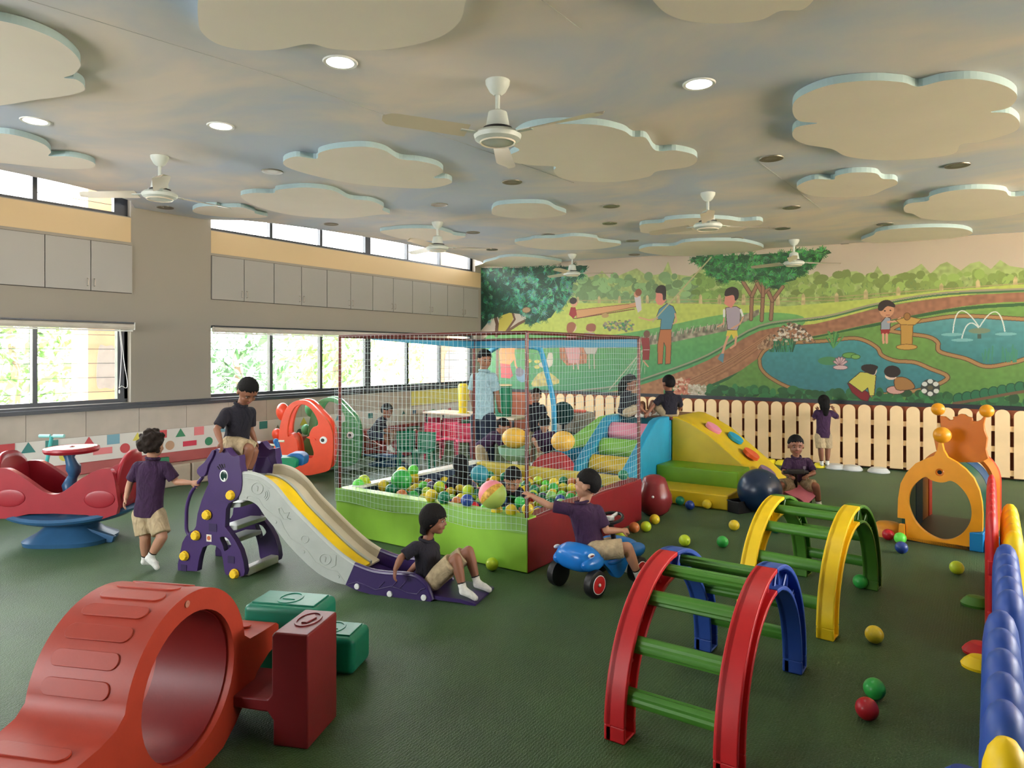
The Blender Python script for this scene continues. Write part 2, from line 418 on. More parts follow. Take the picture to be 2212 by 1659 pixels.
# ---------------------------------------------------------------- lower left wall: board strip, printed banner, red band, cream ledge
t = thing('wall_cladding', 'pale board cladding under the dark window ledge', 'cladding', (WX, 3.5, .64)); 
y = -1.5
while y < 10.0:
    obj('panel', MB().bb((0, y - 3.5 + .002, 0), (.012, min(y + .55, 10.0) - 3.5 - .002, .262)), mat('pale_board', (176, 167, 155), .5, var=.06), t, smooth=False); y += .55
bn = thing('shape_banner', 'long white banner printed with coloured shapes on the left wall', 'banner', (WX + .014, 3.5, .37))
obj('sheet', MB().bb((0, -5.0, 0), (.006, 6.5, .268)), mat('banner_white', (208, 206, 200), .35, var=.06, vscale=3, bump=.5, bscale=3), bn, smooth=False)
RD, TL, BL_, YL, GN, PK = (186, 60, 66), (44, 118, 116), (110, 160, 178), (206, 196, 84), (36, 122, 84), (214, 120, 124)
for (px, py, k, c, s) in [(14, 959, 's', RD, 25), (61, 954, 't', TL, 23), (34, 988, 'c', (176, 110, 118), 26), (112, 950, 's', TL, 20), (140, 985, 'c', YL, 22), (192, 946, 't', RD, 22), (245, 942, 's', BL_, 21), (270, 968, 'c', RD, 21), (222, 974, 'r', PK, 28), (297, 940, 't', YL, 17),
        (350, 933, 's', RD, 17), (367, 962, 'c', (176, 140, 110), 20), (390, 931, 't', GN, 18), (410, 958, 'r', (190, 40, 70), 22), (430, 927, 's', PK, 18), (451, 953, 'c', GN, 18), (480, 922, 't', BL_, 16), (525, 945, 'r', TL, 20), (569, 918, 's', TL, 16), (600, 925, 't', (120, 110, 90), 15), (620, 912, 's', PK, 15), (656, 910, 't', YL, 17), (647, 934, 'c', (62, 84, 80), 14),
        (700, 905, 's', RD, 12), (730, 902, 't', BL_, 12), (760, 900, 'c', PK, 11), (800, 898, 's', TL, 11), (872, 891, 't', TL, 8), (895, 890, 's', (70, 110, 150), 8), (915, 889, 't', RD, 8), (935, 888, 's', (110, 160, 120), 8), (953, 886, 't', TL, 8), (971, 885, 's', RD, 8)]:
    P = PXW(px, py, WX + .022); u = s * abs(WX) / abs(ray(px)[0]) / F0
    P.z = min(max(P.z, .40 + u * .4), .62 - u * .35)
    hw, hh = u * .62, u * .5
    if k == 'r': hw, hh = u * .7, u * .25
    pts = {'s': [(-hw, -hh), (hw, -hh), (hw, hh), (-hw, hh)], 'r': [(-hw, -hh), (hw, -hh), (hw, hh), (-hw, hh)], 't': [(-hw, -hh), (hw, -hh), (0, hh)], 'c': arc(0, 0, hh, 0, 342, 19)}[k]
    nm = {'s': 'square', 'r': 'rectangle', 't': 'triangle', 'c': 'circle'}[k]
    obj(nm, MB().prism(pts, P, (0, 1, 0), (0, 0, 1), (1, 0, 0), .002), mat('print_%d_%d_%d' % c, c, .5), bn, world=True, smooth=False)
t = thing('wall_padding', 'red padded strip over a cream padded ledge along the left wall', 'padding', (WX, 3.5, 0))
obj('red_strip', MB().bb((0, -6, .25), (.05, 6.6, .372)), vinyl('dull_red_vinyl', (158, 74, 74)), t, bev=.012)
for i in range(9): obj('cream_block', MB().bb((0, -6 + i * 1.4, 0), (.22, -6 + i * 1.4 + 1.39, .25)), vinyl('cream_vinyl', (178, 166, 148)), t, bev=.02)
for i in range(9):
    obj('coloured_end', MB().bb((.05, -6 + i * 1.4 + .95, .25), (.1, -6 + i * 1.4 + 1.2, .33)), vinyl('pad_green', (30, 110, 76)), t, bev=.01)
obj_y = MB().bb((WX + .012, 8.4, .66), (WX + .02, 10.0, .90)); tag(obj('wall_panel', obj_y, mat('pale_yellow_paint', (214, 206, 110), .6), smooth=False), 'pale yellow painted panel under the far end of the long window', 'panel')

# ---------------------------------------------------------------- outside
M_plaster = mat('orange_plaster', (236, 190, 150), .9, var=.15, vscale=4); M_patch = mat('grey_patch', (190, 182, 178), .9, var=.1, vscale=12)
for k, (a, b, lab) in enumerate(((190, 262, 'orange plaster pillar outside the left window'), (951, 1030, 'orange plaster pillar outside the far end of the long window'))):
    y0 = PXW(a, 500, -8.35).y; y1 = PXW(b, 500, -8.35).y + .25
    t = thing('outside_pillar', lab, 'pillar', (-8.55, (y0 + y1) / 2, -.5)); h = (y1 - y0) / 2
    obj('shaft', MB().bb((-.2, -h, 0), (.2, h, 5.2)), M_plaster, t, smooth=False)
    P0, P1 = PXW((210, 962)[k], (838, 838)[k], -8.34), PXW((248, 1002)[k], (748, 762)[k], -8.34)
    obj('patch', MB().prism(cat2([(P0.y, P0.z + .03), (P0.y + .02, P1.z - .02), ((P0.y + P1.y) / 2, P1.z), (P1.y, P1.z - .03), (P1.y, P0.z + .02), ((P0.y + P1.y) / 2, P0.z)], 4), (-8.35, 0, 0), (0, 1, 0), (0, 0, 1), (1, 0, 0), .006), M_patch, t, world=True, smooth=False)
struct('ground_outside', MB().bb((-40, -25, -.7), (WX - .4, 35, -.5)), mat('pale_ground', (238, 234, 222), .9, var=.1, vscale=2), smooth=False)
def leafmat(n, c):
    m = mat(n, c, .6, var=.25, vscale=1.2); return m
LM = [leafmat('leaf_green', (84, 122, 44)), leafmat('leaf_yellow_green', (132, 146, 56)), leafmat('leaf_blue_green', (66, 104, 62))]
def tree(x, y, h, r, k, n, lab):
    t = thing('tree', lab, 'tree', (x, y, -.5), 0, 'trees outside the windows')
    R = random.Random(int(x * 31 + y * 17)); mb = MB()
    for i in range(n):
        u = V((R.gauss(0, 1), R.gauss(0, 1), R.gauss(0, 1))).normalized() * (R.random() ** .4)
        p = V((u.x * r, u.y * r, h - r * .75 + u.z * r * .9 )); s = .13 + R.random() * .12
        a = V((R.uniform(-1, 1), R.uniform(-1, 1), R.uniform(-1, 1))).normalized(); b = a.cross(V((R.random(), R.random(), 1))).normalized()
        mb.add([p, p + a * s + b * s * .35, p + a * s * 2, p + a * s - b * s * .35], [(0, 1, 2, 3)])
    obj('foliage', mb, LM[k], t, smooth=False, fixn=False)['kind'] = 'stuff'
    obj('trunk', MB().limb([(0, 0, 0), (.05, .1, h * .5), (-.1, 0, h * .85)], [.12, .09, .04]), mat('bark', (120, 96, 74), .9), t)
for (x, y, h, r, k, n) in [(-14, 2.0, 2.9, 1.5, 1, 650), (-15.5, 5.5, 3.1, 1.7, 0, 800), (-13.5, 9.0, 2.6, 1.4, 2, 700), (-15, 13.0, 3.0, 1.6, 0, 800), (-16, 18.5, 3.2, 1.8, 1, 800), (-14, 23, 3.0, 1.6, 2, 700), (-17, -2, 2.8, 1.5, 0, 500), (-20, 9, 3.4, 1.9, 1, 700), (-21, 16, 3.6, 2.0, 2, 700), (-19, 28, 3.6, 2.0, 0, 700), (-12.5, 15.5, 2.2, 1.1, 0, 500), (-12.4, 6.6, 2.0, 1.0, 2, 500)]:
    tree(x, y, h, r, k, n, 'sunlit %s tree outside the %s' % (['bright green', 'yellow green', 'blue green'][k], 'left window' if y < 4 else 'near half of the long window' if y < 12 else 'far half of the long window'))
# ================================================================ MURAL painted on the far wall (flat artwork, painted in wall metres)
MX0, MX1, MZ0, MZ1, PPM = WX, 2.6, .86, 3.16, 230
IW, IH = int((MX1 - MX0) * PPM), int((MZ1 - MZ0) * PPM)
rng = np.random.default_rng(3)
gy, gx = np.mgrid[0:IH, 0:IW].astype(np.float32)
def vnoise(sx, sy=None, seed=0):
    sy = sy or sx; r = np.random.default_rng(seed); w, h = int(IW / sx) + 3, int(IH / sy) + 3; g = r.random((h, w)).astype(np.float32)
    x = gx / sx; y = gy / sy; i = x.astype(int); j = y.astype(int); fx = x - i; fy = y - j; fx = fx * fx * (3 - 2 * fx); fy = fy * fy * (3 - 2 * fy)
    return (g[j, i] * (1 - fx) + g[j, i + 1] * fx) * (1 - fy) + (g[j + 1, i] * (1 - fx) + g[j + 1, i + 1] * fx) * fy
def w2i(P): return ((P.x - MX0) * PPM, (P.z - MZ0) * PPM)
def q(px, py): return w2i(PYW(px, py, WY))
img = np.zeros((IH, IW, 3), np.float32)
def col(c): return np.array(c[:3], np.float32) / 255
def mask_poly(P):
    xs = [p[0] for p in P]; ys = [p[1] for p in P]
    x0, x1 = max(0, int(min(xs)) - 1), min(IW, int(max(xs)) + 2); y0, y1 = max(0, int(min(ys)) - 1), min(IH, int(max(ys)) + 2)
    if x1 <= x0 or y1 <= y0: return None
    X = gx[y0:y1, x0:x1]; Y = gy[y0:y1, x0:x1]; ins = np.zeros(X.shape, bool); n = len(P)
    for i in range(n):
        ax, ay = P[i]; bx, by = P[(i + 1) % n]
        if ay == by: continue
        c = ((ay > Y) != (by > Y)) & (X < (bx - ax) * (Y - ay) / (by - ay) + ax); ins ^= c
    return ins, y0, y1, x0, x1
def fillp(P, c, c2=None, nz=.0, seed=1, edge=None):
    m = mask_poly(P)
    if m is None: return
    ins, y0, y1, x0, x1 = m; sub = img[y0:y1, x0:x1]; cc = col(c) * np.ones_like(sub)
    if c2 is not None:
        t = ((gy[y0:y1, x0:x1] - y0) / max(1, y1 - y0))[..., None]; cc = col(c) * (1 - t) + col(c2) * t     # c bottom -> c2 top
    if nz: cc = cc * (1 + nz * (vnoise(9, 9, seed)[y0:y1, x0:x1][..., None] - .5) * 2)
    sub[ins] = cc[ins]
def poly(pts, c, c2=None, nz=0, seed=1, sm=0, edge=None, ew=1.6):
    P = [q(*p) for p in pts]
    if sm: P = cat2(P, sm)
    fillp(P, c, c2, nz, seed)
    if edge: line(P + [P[0]], edge, ew, raw=True)
def line(pts, c, wd, raw=False, wd2=None, sm=0):
    P = pts if raw else [q(*p) for p in pts]
    if sm: P = [(p.x, p.y) for p in catmull(P, sm)]
    n = len(P)
    for i in range(n - 1):
        (ax, ay), (bx, by) = P[i], P[i + 1]
        wi = wd if wd2 is None else wd + (wd2 - wd) * i / max(1, n - 2)
        x0, x1 = max(0, int(min(ax, bx) - wi - 1)), min(IW, int(max(ax, bx) + wi + 2)); y0, y1 = max(0, int(min(ay, by) - wi - 1)), min(IH, int(max(ay, by) + wi + 2))
        if x1 <= x0 or y1 <= y0: continue
        X = gx[y0:y1, x0:x1] - ax; Y = gy[y0:y1, x0:x1] - ay; dx, dy = bx - ax, by - ay; L = dx * dx + dy * dy + 1e-9
        t = np.clip((X * dx + Y * dy) / L, 0, 1); m = (X - t * dx) ** 2 + (Y - t * dy) ** 2 < (wi / 2) ** 2 + .3
        img[y0:y1, x0:x1][m] = col(c)
def ellp(cx, cy, rx, ry, c, edge=None, a0=0, c2=None, nz=0):
    P0 = q(cx, cy); s = q(cx + rx, cy); t_ = q(cx, cy - ry); ax = abs(s[0] - P0[0]); ay = abs(t_[1] - P0[1])
    P = [(P0[0] + ax * math.cos(k * .262) * math.cos(a0) - ay * math.sin(k * .262) * math.sin(a0), P0[1] + ax * math.cos(k * .262) * math.sin(a0) + ay * math.sin(k * .262) * math.cos(a0)) for k in range(24)]
    fillp(P, c, c2, nz)
    if edge: line(P + [P[0]], edge, 1.6, raw=True)
def leaves(pts, n, L, cs, spread=1.0, seed=0):
    """palm-like radial strokes filling a polygon given in photo pixels"""
    P = [q(*p) for p in pts]; m = mask_poly(P)
    if m is None: return
    ins, y0, y1, x0, x1 = m; R = random.Random(seed); ys, xs = np.nonzero(ins)
    for i in range(n):
        k = R.randrange(len(xs)); cx, cy = xs[k] + x0, ys[k] + y0; b = R.random() * 6.28; c = cs[R.randrange(len(cs))]
        m_ = R.randint(5, 9)
        for j in range(m_):
            a = b + (j - m_ / 2) * .33 * spread; l = L * (.6 + R.random() * .6)
            c1 = tuple(min(255, v * (.75 + .5 * R.random())) for v in c)
            line([(cx, cy), (cx + math.cos(a) * l * .5, cy + math.sin(a) * l * .5)], c1, 3.4, raw=True)
            line([(cx + math.cos(a) * l * .5, cy + math.sin(a) * l * .5), (cx + math.cos(a) * l, cy + math.sin(a) * l)], c1, 1.6, raw=True)
# sky
zt = (gy / IH)[..., None]
img[:] = col((206, 190, 170)) * (1 - (gx / IW)[..., None] * .0); img *= (1 + .05 * (vnoise(120, 60, 5)[..., None] - .5))
# distant bushes, pale then mid
top1 = [(1180, 600), (1215, 600), (1240, 606), (1290, 595), (1300, 585), (1320, 604), (1345, 592), (1375, 580), (1398, 596), (1430, 592), (1443, 565), (1452, 592), (1490, 597), (1520, 580), (1560, 590), (1600, 590), (1660, 600), (1720, 605), (1760, 590), (1790, 600), (1800, 595), (1830, 588), (1850, 586), (1880, 602), (1895, 575), (1912, 600), (1950, 592), (1975, 580), (1990, 570), (2010, 592), (2030, 572), (2045, 566), (2075, 585), (2095, 570), (2115, 565), (2140, 582), (2160, 562), (2180, 575), (2212, 580), (2400, 560)]
poly(top1 + [(2400, 700), (1180, 700)], (150, 176, 96), (176, 196, 120), nz=.12, seed=2)
R = random.Random(5)
for i in range(420):
    x = R.uniform(1185, 2300); y = R.uniform(596, 652) - (x - 1185) * .004
    g = .8 + .35 * R.random(); ellp(x, y, R.uniform(6, 15), R.uniform(5, 12), (128 * g + (x > 1600) * 12, 168 * g, (110 if x < 1500 else 80) * g))
for i in range(300):
    x = R.uniform(1185, 2300); y = R.uniform(600, 655); line([(x, y), (x + R.uniform(-5, 5), y + R.uniform(2, 6))], (104, 138, 76), 1.4)
# fence in mural
for y in (648, 655): line([(1180, y + 2), (1500, y), (1800, y - 6), (1990, y - 20), (2300, y - 42)], (176, 160, 110), 2.4)
for x, h in [(1248, 8), (1294, 9), (1338, 9), (1398, 10), (1465, 11), (1513, 11), (1554, 11), (1606, 12), (1680, 12), (1735, 12), (1807, 13), (1870, 14), (1940, 14), (2033, 14), (2112, 15), (2193, 15), (2290, 15)]:
    b = 654 - max(0, (x - 1800)) * .082; poly([(x - h * .38, b + 6), (x + h * .38, b + 6), (x + h * .3, b - h * 1.3), (x, b - h * 1.7), (x - h * .3, b - h * 1.3)], (200, 178, 128), nz=.15)
# yellow-green field
poly([(1180, 655), (1500, 656), (1700, 662), (1860, 648), (2030, 628), (2400, 600), (2400, 700), (1800, 700), (1500, 750), (1100, 750), (1080, 720), (1140, 690)], (190, 204, 84), (196, 210, 92), nz=.05, sm=0)
# mid green lawn
poly([(1040, 735), (1150, 720), (1300, 725), (1420, 708), (1560, 680), (1680, 676), (1740, 690), (1700, 730), (1600, 800), (1500, 830), (1100, 870), (1040, 870)], (60, 150, 100), (110, 178, 92), nz=.05, sm=4)
poly([(1600, 780), (1900, 660), (2400, 600), (2400, 900), (1200, 900), (1300, 850)], (104, 158, 66), (132, 172, 78), nz=.06)
# low stone hedge wall
poly([(1100, 742), (1200, 738), (1330, 735), (1430, 722), (1560, 698), (1640, 668), (1640, 680), (1570, 715), (1440, 742), (1330, 752), (1200, 752), (1100, 756)], (150, 140, 120), nz=.35)
for i in range(170):
    x = R.uniform(1105, 1600); y = 742 - max(0, x - 1330) * .17 + R.uniform(0, 8); line([(x, y), (x + 2, y - 10)], R.choice([(196, 186, 170), (100, 92, 80), (90, 140, 90)]), 2.2)
# brown path
poly([(1180, 862), (1330, 845), (1420, 820), (1530, 778), (1640, 715), (1760, 700), (1900, 665), (2050, 642), (2212, 632), (2400, 625), (2400, 655), (2212, 652), (2080, 662), (1900, 696), (1780, 722), (1690, 742), (1620, 790), (1500, 850), (1430, 880), (1180, 890)], (176, 120, 80), (158, 104, 78), nz=.1, sm=3)
for dy, c in ((-6, (160, 150, 130)), (-2, (60, 110, 70))): line([(1180, 858 + dy), (1330, 840 + dy), (1420, 814 + dy), (1530, 772 + dy), (1640, 710 + dy), (1780, 690 + dy), (1900, 661 + dy), (2050, 638 + dy), (2300, 628 + dy)], c, 5, sm=5)
line([(1480, 858), (1620, 795), (1700, 742), (1780, 726), (1900, 700), (2080, 667), (2300, 655)], (46, 98, 52), 9, sm=5)
for k in range(26):
    y = R.uniform(-14, 16); line([(1440, 852 + y * .8), (1560, 795 + y * .8), (1660, 730 + y * .6)], (196, 140, 96) if k % 2 else (140, 92, 62), 1.3, sm=4)
# lawn below the path
poly([(1450, 885), (1560, 830), (1680, 745), (1760, 730), (1990, 690), (2400, 665), (2400, 900), (1450, 900)], (92, 142, 62), (112, 160, 72), nz=.06, sm=2)
# big pond
def rim(pts, w0=13):
    line(pts + [pts[0]], (92, 62, 38), w0, sm=6); line(pts + [pts[0]], (178, 130, 78), w0 - 4, sm=6)
pond = [(1640, 775), (1655, 755), (1700, 742), (1780, 737), (1840, 731), (1870, 737), (1895, 752), (1905, 768), (1935, 780), (1975, 783), (2010, 797), (2045, 812), (2035, 826), (1990, 842), (1945, 848), (1870, 856), (1800, 853), (1720, 842), (1670, 820), (1645, 798)]
poly(pond, (50, 122, 132), (64, 150, 156), nz=.05, sm=6); rim(pond)
pond2 = [(1920, 715), (1945, 702), (2000, 692), (2080, 683), (2212, 690), (2400, 700), (2400, 780), (2250, 770), (2190, 783), (2130, 792), (2085, 775), (2030, 760), (2025, 740), (2005, 728), (1965, 722)]
poly(pond2, (46, 124, 128), (84, 158, 166), nz=.05, sm=5); rim(pond2)
# fountain
ellp(2115, 715, 24, 6, (118, 138, 110)); poly([(2111, 722), (2119, 722), (2119, 732), (2111, 732)], (70, 90, 80))
for a, b, c in (((2058, 720), (2075, 672), (2114, 706)), ((2170, 716), (2150, 674), (2116, 706)), ((2077, 732), (2092, 700), (2113, 708))):
    P = [q(*a), q(*b), q(*c)]; pts = [((1 - t) ** 2 * P[0][0] + 2 * t * (1 - t) * (2 * P[1][0] - .5 * P[0][0] - .5 * P[2][0]) + t * t * P[2][0], (1 - t) ** 2 * P[0][1] + 2 * t * (1 - t) * (2 * P[1][1] - .5 * P[0][1] - .5 * P[2][1]) + t * t * P[2][1]) for t in [i / 14 for i in range(15)]]
    line(pts, (226, 232, 228), 3, raw=True)
for x, y in ((2056, 723), (2078, 735), (2172, 722)): ellp(x, y, 24, 3.5, (120, 184, 190))
# reeds, lily, rocks
for i in range(40):
    x = R.uniform(1660, 1712); line([(x, 760), (x + R.uniform(-8, 8), 728 + R.uniform(0, 8))], R.choice([(34, 110, 74), (50, 140, 90), (24, 88, 62)]), 3)
for i in range(14): line([(1800, 752), (1800 + R.uniform(-20, 22), 720 + R.uniform(-6, 14))], R.choice([(50, 130, 70), (90, 160, 80)]), 3.2)
for i in range(16): x = R.uniform(2125, 2195); line([(x, 782), (x + R.uniform(-5, 5), 745 + R.uniform(0, 20))], (58, 140, 110), 3)
for i in range(240):
    x = R.uniform(1665, 1758); y = 740 - math.sin((x - 1660) / 100 * 3.14) * 42 * R.random() ** .6
    if x < 1690 and y > 735: continue
    ellp(x, y, 3.4, 2.6, R.choice([(206, 190, 168), (120, 100, 80), (176, 120, 84), (224, 214, 200), (90, 74, 60)]))
for i in range(90):
    x = R.uniform(1638, 1668); ellp(x, 752 - R.random() * 30 * (x - 1636) / 30, 3, 4, R.choice([(160, 120, 90), (120, 84, 60), (190, 150, 116)]))
ellp(1790, 780, 24, 9, (70, 140, 88)); ellp(1835, 768, 16, 6, (104, 164, 70), (50, 100, 50)); ellp(1848, 771, 10, 5, (120, 176, 80), (50, 100, 50))
for a in (-60, -35, -12, 12, 35, 60):
    r_ = math.radians(a); line([(1815, 790), (1815 + math.sin(r_) * 15, 790 - math.cos(r_) * 17)], (120, 84, 96), 8); line([(1815, 790), (1815 + math.sin(r_) * 14, 790 - math.cos(r_) * 16)], (218, 176, 180), 5.5)
ellp(1815, 794, 16, 5, (224, 186, 188), (120, 84, 96))
# bushes at the bottom of the mural
for i in range(230):
    x = R.uniform(1440, 2300); y0 = 858 + max(0, x - 1560) * .044; k = 1 if x < 1900 else 1.2
    g = .7 + .5 * R.random(); ellp(x, y0 - R.random() * 22 * k, R.uniform(6, 14), R.uniform(6, 12), (46 * g, 112 * g, 62 * g))
for x in range(2070, 2320, 19): ellp(x, 862 - (x - 2070) * .19, 12, 12, (34, 112, 74), (20, 70, 46))
line([(2060, 872), (2120, 862), (2212, 846), (2300, 838)], (116, 84, 56), 8, sm=4)
# flower bushes by the path
for i in range(150): ellp(R.uniform(1455, 1490), 852 - R.random() * 34, 2.8, 2.6, R.choice([(206, 126, 96), (226, 190, 160), (180, 90, 66)]))
for i in range(150): ellp(R.uniform(1487, 1524), 858 - R.random() * 26, 2.8, 2.6, R.choice([(214, 206, 184), (170, 160, 130), (196, 180, 160)]))
# trees
lt = [(1034, 579), (1168, 579), (1268, 574), (1262, 590), (1240, 603), (1232, 640), (1216, 665), (1200, 672), (1190, 686), (1150, 700), (1134, 700), (1138, 680), (1100, 676), (1060, 690), (1034, 720)]
line([(1072, 725), (1074, 700), (1066, 672)], (110, 74, 50), 17); line([(1090, 720), (1120, 700), (1148, 686), (1160, 676)], (112, 78, 52), 11); line([(1096, 700), (1110, 680)], (112, 78, 52), 6)
poly([(1080, 672), (1110, 672), (1108, 690), (1096, 715), (1076, 715)], (196, 180, 60)); line([(1072, 725), (1074, 700), (1066, 672)], (96, 62, 44), 15)
line([(1105, 670), (1112, 690), (1094, 716)], (104, 70, 46), 9)
poly(lt, (14, 66, 48)); leaves(lt, 330, 21, [(24, 92, 66), (40, 124, 90), (14, 70, 50), (80, 160, 124), (20, 84, 60)], seed=1)
leaves([(1100, 600), (1240, 590), (1225, 660), (1130, 690)], 60, 24, [(90, 172, 140), (60, 150, 116)], seed=4)
ellp(1137, 670, 9, 6, (176, 140, 96), (110, 80, 50))
rt = [(1494, 556), (1600, 552), (1790, 541), (1796, 547), (1780, 552), (1772, 566), (1750, 580), (1725, 592), (1718, 605), (1690, 612), (1682, 626), (1660, 618), (1640, 605), (1560, 606), (1545, 600), (1530, 588), (1516, 575), (1496, 566)]
for pts in ([(1622, 690), (1624, 640), (1605, 610)], [(1624, 640), (1640, 605)], [(1645, 692), (1648, 636), (1632, 606)], [(1648, 636), (1678, 604)], [(1648, 640), (1648, 600)], [(1665, 690), (1668, 650), (1690, 620)], [(1668, 650), (1660, 632)]):
    line(pts, (96, 62, 44), 13); line(pts, (158, 112, 84), 9)
poly(rt, (16, 72, 34)); leaves(rt, 420, 17, [(24, 98, 48), (40, 124, 60), (14, 74, 34), (70, 150, 80)], seed=2)
# --- figures: faces are plain as in the painting
SK, HR = (226, 160, 128), (40, 28, 24); OUT = (70, 46, 36)
def head(x, y, r, face=-1, hair=HR, bun=False):
    ellp(x, y, r, r * 1.1, SK, None); ellp(x + face * -.25 * r, y - r * .45, r * 1.05, r * .85, hair)
# see-saw
poly([(1244, 670), (1376, 655), (1378, 662), (1246, 688)], (222, 160, 104), edge=(130, 60, 40)); line([(1238, 688), (1246, 688), (1370, 668)], (110, 40, 34), 3)
ellp(1307, 682, 8, 5, (190, 150, 90))
poly([(1233, 664), (1243, 664), (1246, 680), (1238, 688), (1229, 680)], (166, 34, 40)); ellp(1240, 656, 7, 7, SK); ellp(1238, 650, 8, 7, HR)
poly([(1370, 642), (1384, 640), (1386, 670), (1378, 676), (1374, 664)], (216, 206, 214)); ellp(1375, 636, 6, 7, SK); ellp(1379, 632, 7, 8, (150, 84, 56)); line([(1372, 655), (1360, 658)], SK, 4)
# flower bed
for i in range(130): ellp(R.uniform(1304, 1368), 706 + R.uniform(-6, 10) - abs(R.gauss(0, 4)), 3, 2.4, R.choice([(150, 140, 120), (110, 110, 90), (196, 196, 80), (60, 140, 90)]))
# father with the fishing net
poly([(1426, 712), (1450, 710), (1450, 745), (1448, 786), (1437, 787), (1438, 750), (1434, 740), (1431, 786), (1421, 787), (1420, 745)], (196, 112, 60), edge=OUT)
poly([(1416, 690), (1424, 668), (1440, 656), (1454, 662), (1460, 676), (1450, 712), (1426, 712), (1428, 690)], (78, 140, 164), edge=OUT)
line([(1420, 688), (1402, 692), (1380, 686)], SK, 5); line([(1458, 678), (1461, 694), (1454, 700)], SK, 5)
poly([(1417, 632), (1416, 650), (1420, 658), (1430, 660), (1438, 650), (1436, 632)], (232, 140, 124)); poly([(1416, 632), (1420, 620), (1430, 616), (1438, 622), (1438, 645), (1432, 648), (1430, 635)], HR, sm=4)
line([(1536, 556), (1460, 640), (1410, 695)], (190, 178, 130), 5); 
line([(1390, 754), (1316, 842)], (196, 190, 160), 4)
for k in range(6): line([(1384 + k * 2, 758), (1352 + k * 8, 808)], (206, 204, 184), 1.3)
poly([(1384, 730), (1402, 730), (1404, 752), (1402, 778), (1388, 778), (1388, 752)], (150, 40, 44)); line([(1390, 756), (1402, 756)], (220, 210, 200), 2.4); ellp(1397, 722, 7, 8, (120, 76, 60)); line([(1390, 780), (1400, 792)], SK, 5)
# jogger
poly([(1567, 665), (1590, 662), (1600, 668), (1598, 700), (1592, 714), (1571, 712), (1569, 690)], (176, 160, 178), edge=OUT)
poly([(1571, 714), (1592, 714), (1594, 728), (1584, 732), (1580, 722), (1574, 732), (1568, 726)], (232, 206, 70))
line([(1572, 728), (1566, 745), (1560, 765)], SK, 8); line([(1590, 728), (1588, 745), (1578, 752)], SK, 7); poly([(1557, 764), (1564, 764), (1562, 784), (1550, 776)], (90, 140, 160)); 
line([(1564, 670), (1564, 684)], (240, 240, 236), 7); line([(1600, 670), (1604, 682)], (240, 240, 236), 7); line([(1564, 688), (1562, 700), (1550, 706)], SK, 5); line([(1605, 686), (1598, 700), (1580, 710)], SK, 5)
poly([(1566, 640), (1564, 656), (1572, 662), (1580, 666), (1590, 650), (1588, 636)], (228, 140, 120)); poly([(1566, 640), (1568, 626), (1582, 620), (1594, 626), (1595, 642), (1588, 650), (1584, 638)], HR, sm=4)
# boy at the drinking fountain
poly([(1903, 697), (1914, 684), (1924, 688), (1922, 714), (1902, 714)], (150, 162, 178), edge=OUT); line([(1918, 696), (1936, 694), (1944, 688)], SK, 6)
poly([(1902, 712), (1922, 712), (1920, 722), (1903, 722)], (160, 26, 32)); line([(1907, 722), (1908, 741)], SK, 6); line([(1915, 722), (1915, 741)], SK, 6)
ellp(1915, 670, 16, 16, (214, 150, 112)); poly([(1896, 668), (1900, 654), (1916, 648), (1931, 656), (1932, 664), (1916, 662), (1904, 672)], HR, sm=4)
ellp(1911, 672, 1.8, 1.4, HR); ellp(1923, 671, 1.8, 1.4, HR); line([(1914, 681), (1921, 681)], (150, 70, 60), 1.6)
poly([(1934, 692), (1962, 684), (1990, 690), (1976, 702), (1946, 702)], (206, 160, 70), edge=(120, 80, 30)); poly([(1945, 702), (1972, 702), (1970, 746), (1946, 746)], (196, 146, 60), edge=(120, 80, 30)); ellp(1958, 750, 23, 6, (206, 156, 66), (120, 80, 30)); ellp(1959, 684, 7, 8, (160, 110, 50), (110, 70, 30))
# two children by the pond, football
poly([(1830, 828), (1846, 832), (1872, 846), (1880, 852), (1874, 868), (1860, 864), (1840, 848)], (136, 20, 30), edge=OUT)
poly([(1832, 826), (1858, 804), (1885, 806), (1892, 812), (1888, 855), (1878, 855), (1874, 838), (1862, 848)], (214, 206, 84), edge=OUT)
ellp(1886, 800, 8, 11, (232, 200, 180)); poly([(1862, 800), (1862, 790), (1880, 787), (1896, 792), (1892, 800), (1886, 810)], HR, sm=3)
ellp(1934, 843, 20, 9, (216, 160, 150), OUT); poly([(1932, 818), (1950, 815), (1966, 822), (1976, 836), (1966, 842), (1936, 842)], (172, 120, 60), edge=OUT, sm=3); ellp(1924, 812, 13, 9, (232, 200, 180)); ellp(1927, 803, 18, 13, HR)
ellp(2009, 838, 21, 19, (60, 64, 60)); 
for dx, dy in [(0, 0), (12, -8), (-12, -8), (0, -14), (0, 13), (13, 7), (-13, 7)]:
    ellp(2009 + dx, 838 + dy, 6, 5, (222, 222, 214) if (dx or dy) else (96, 92, 62))
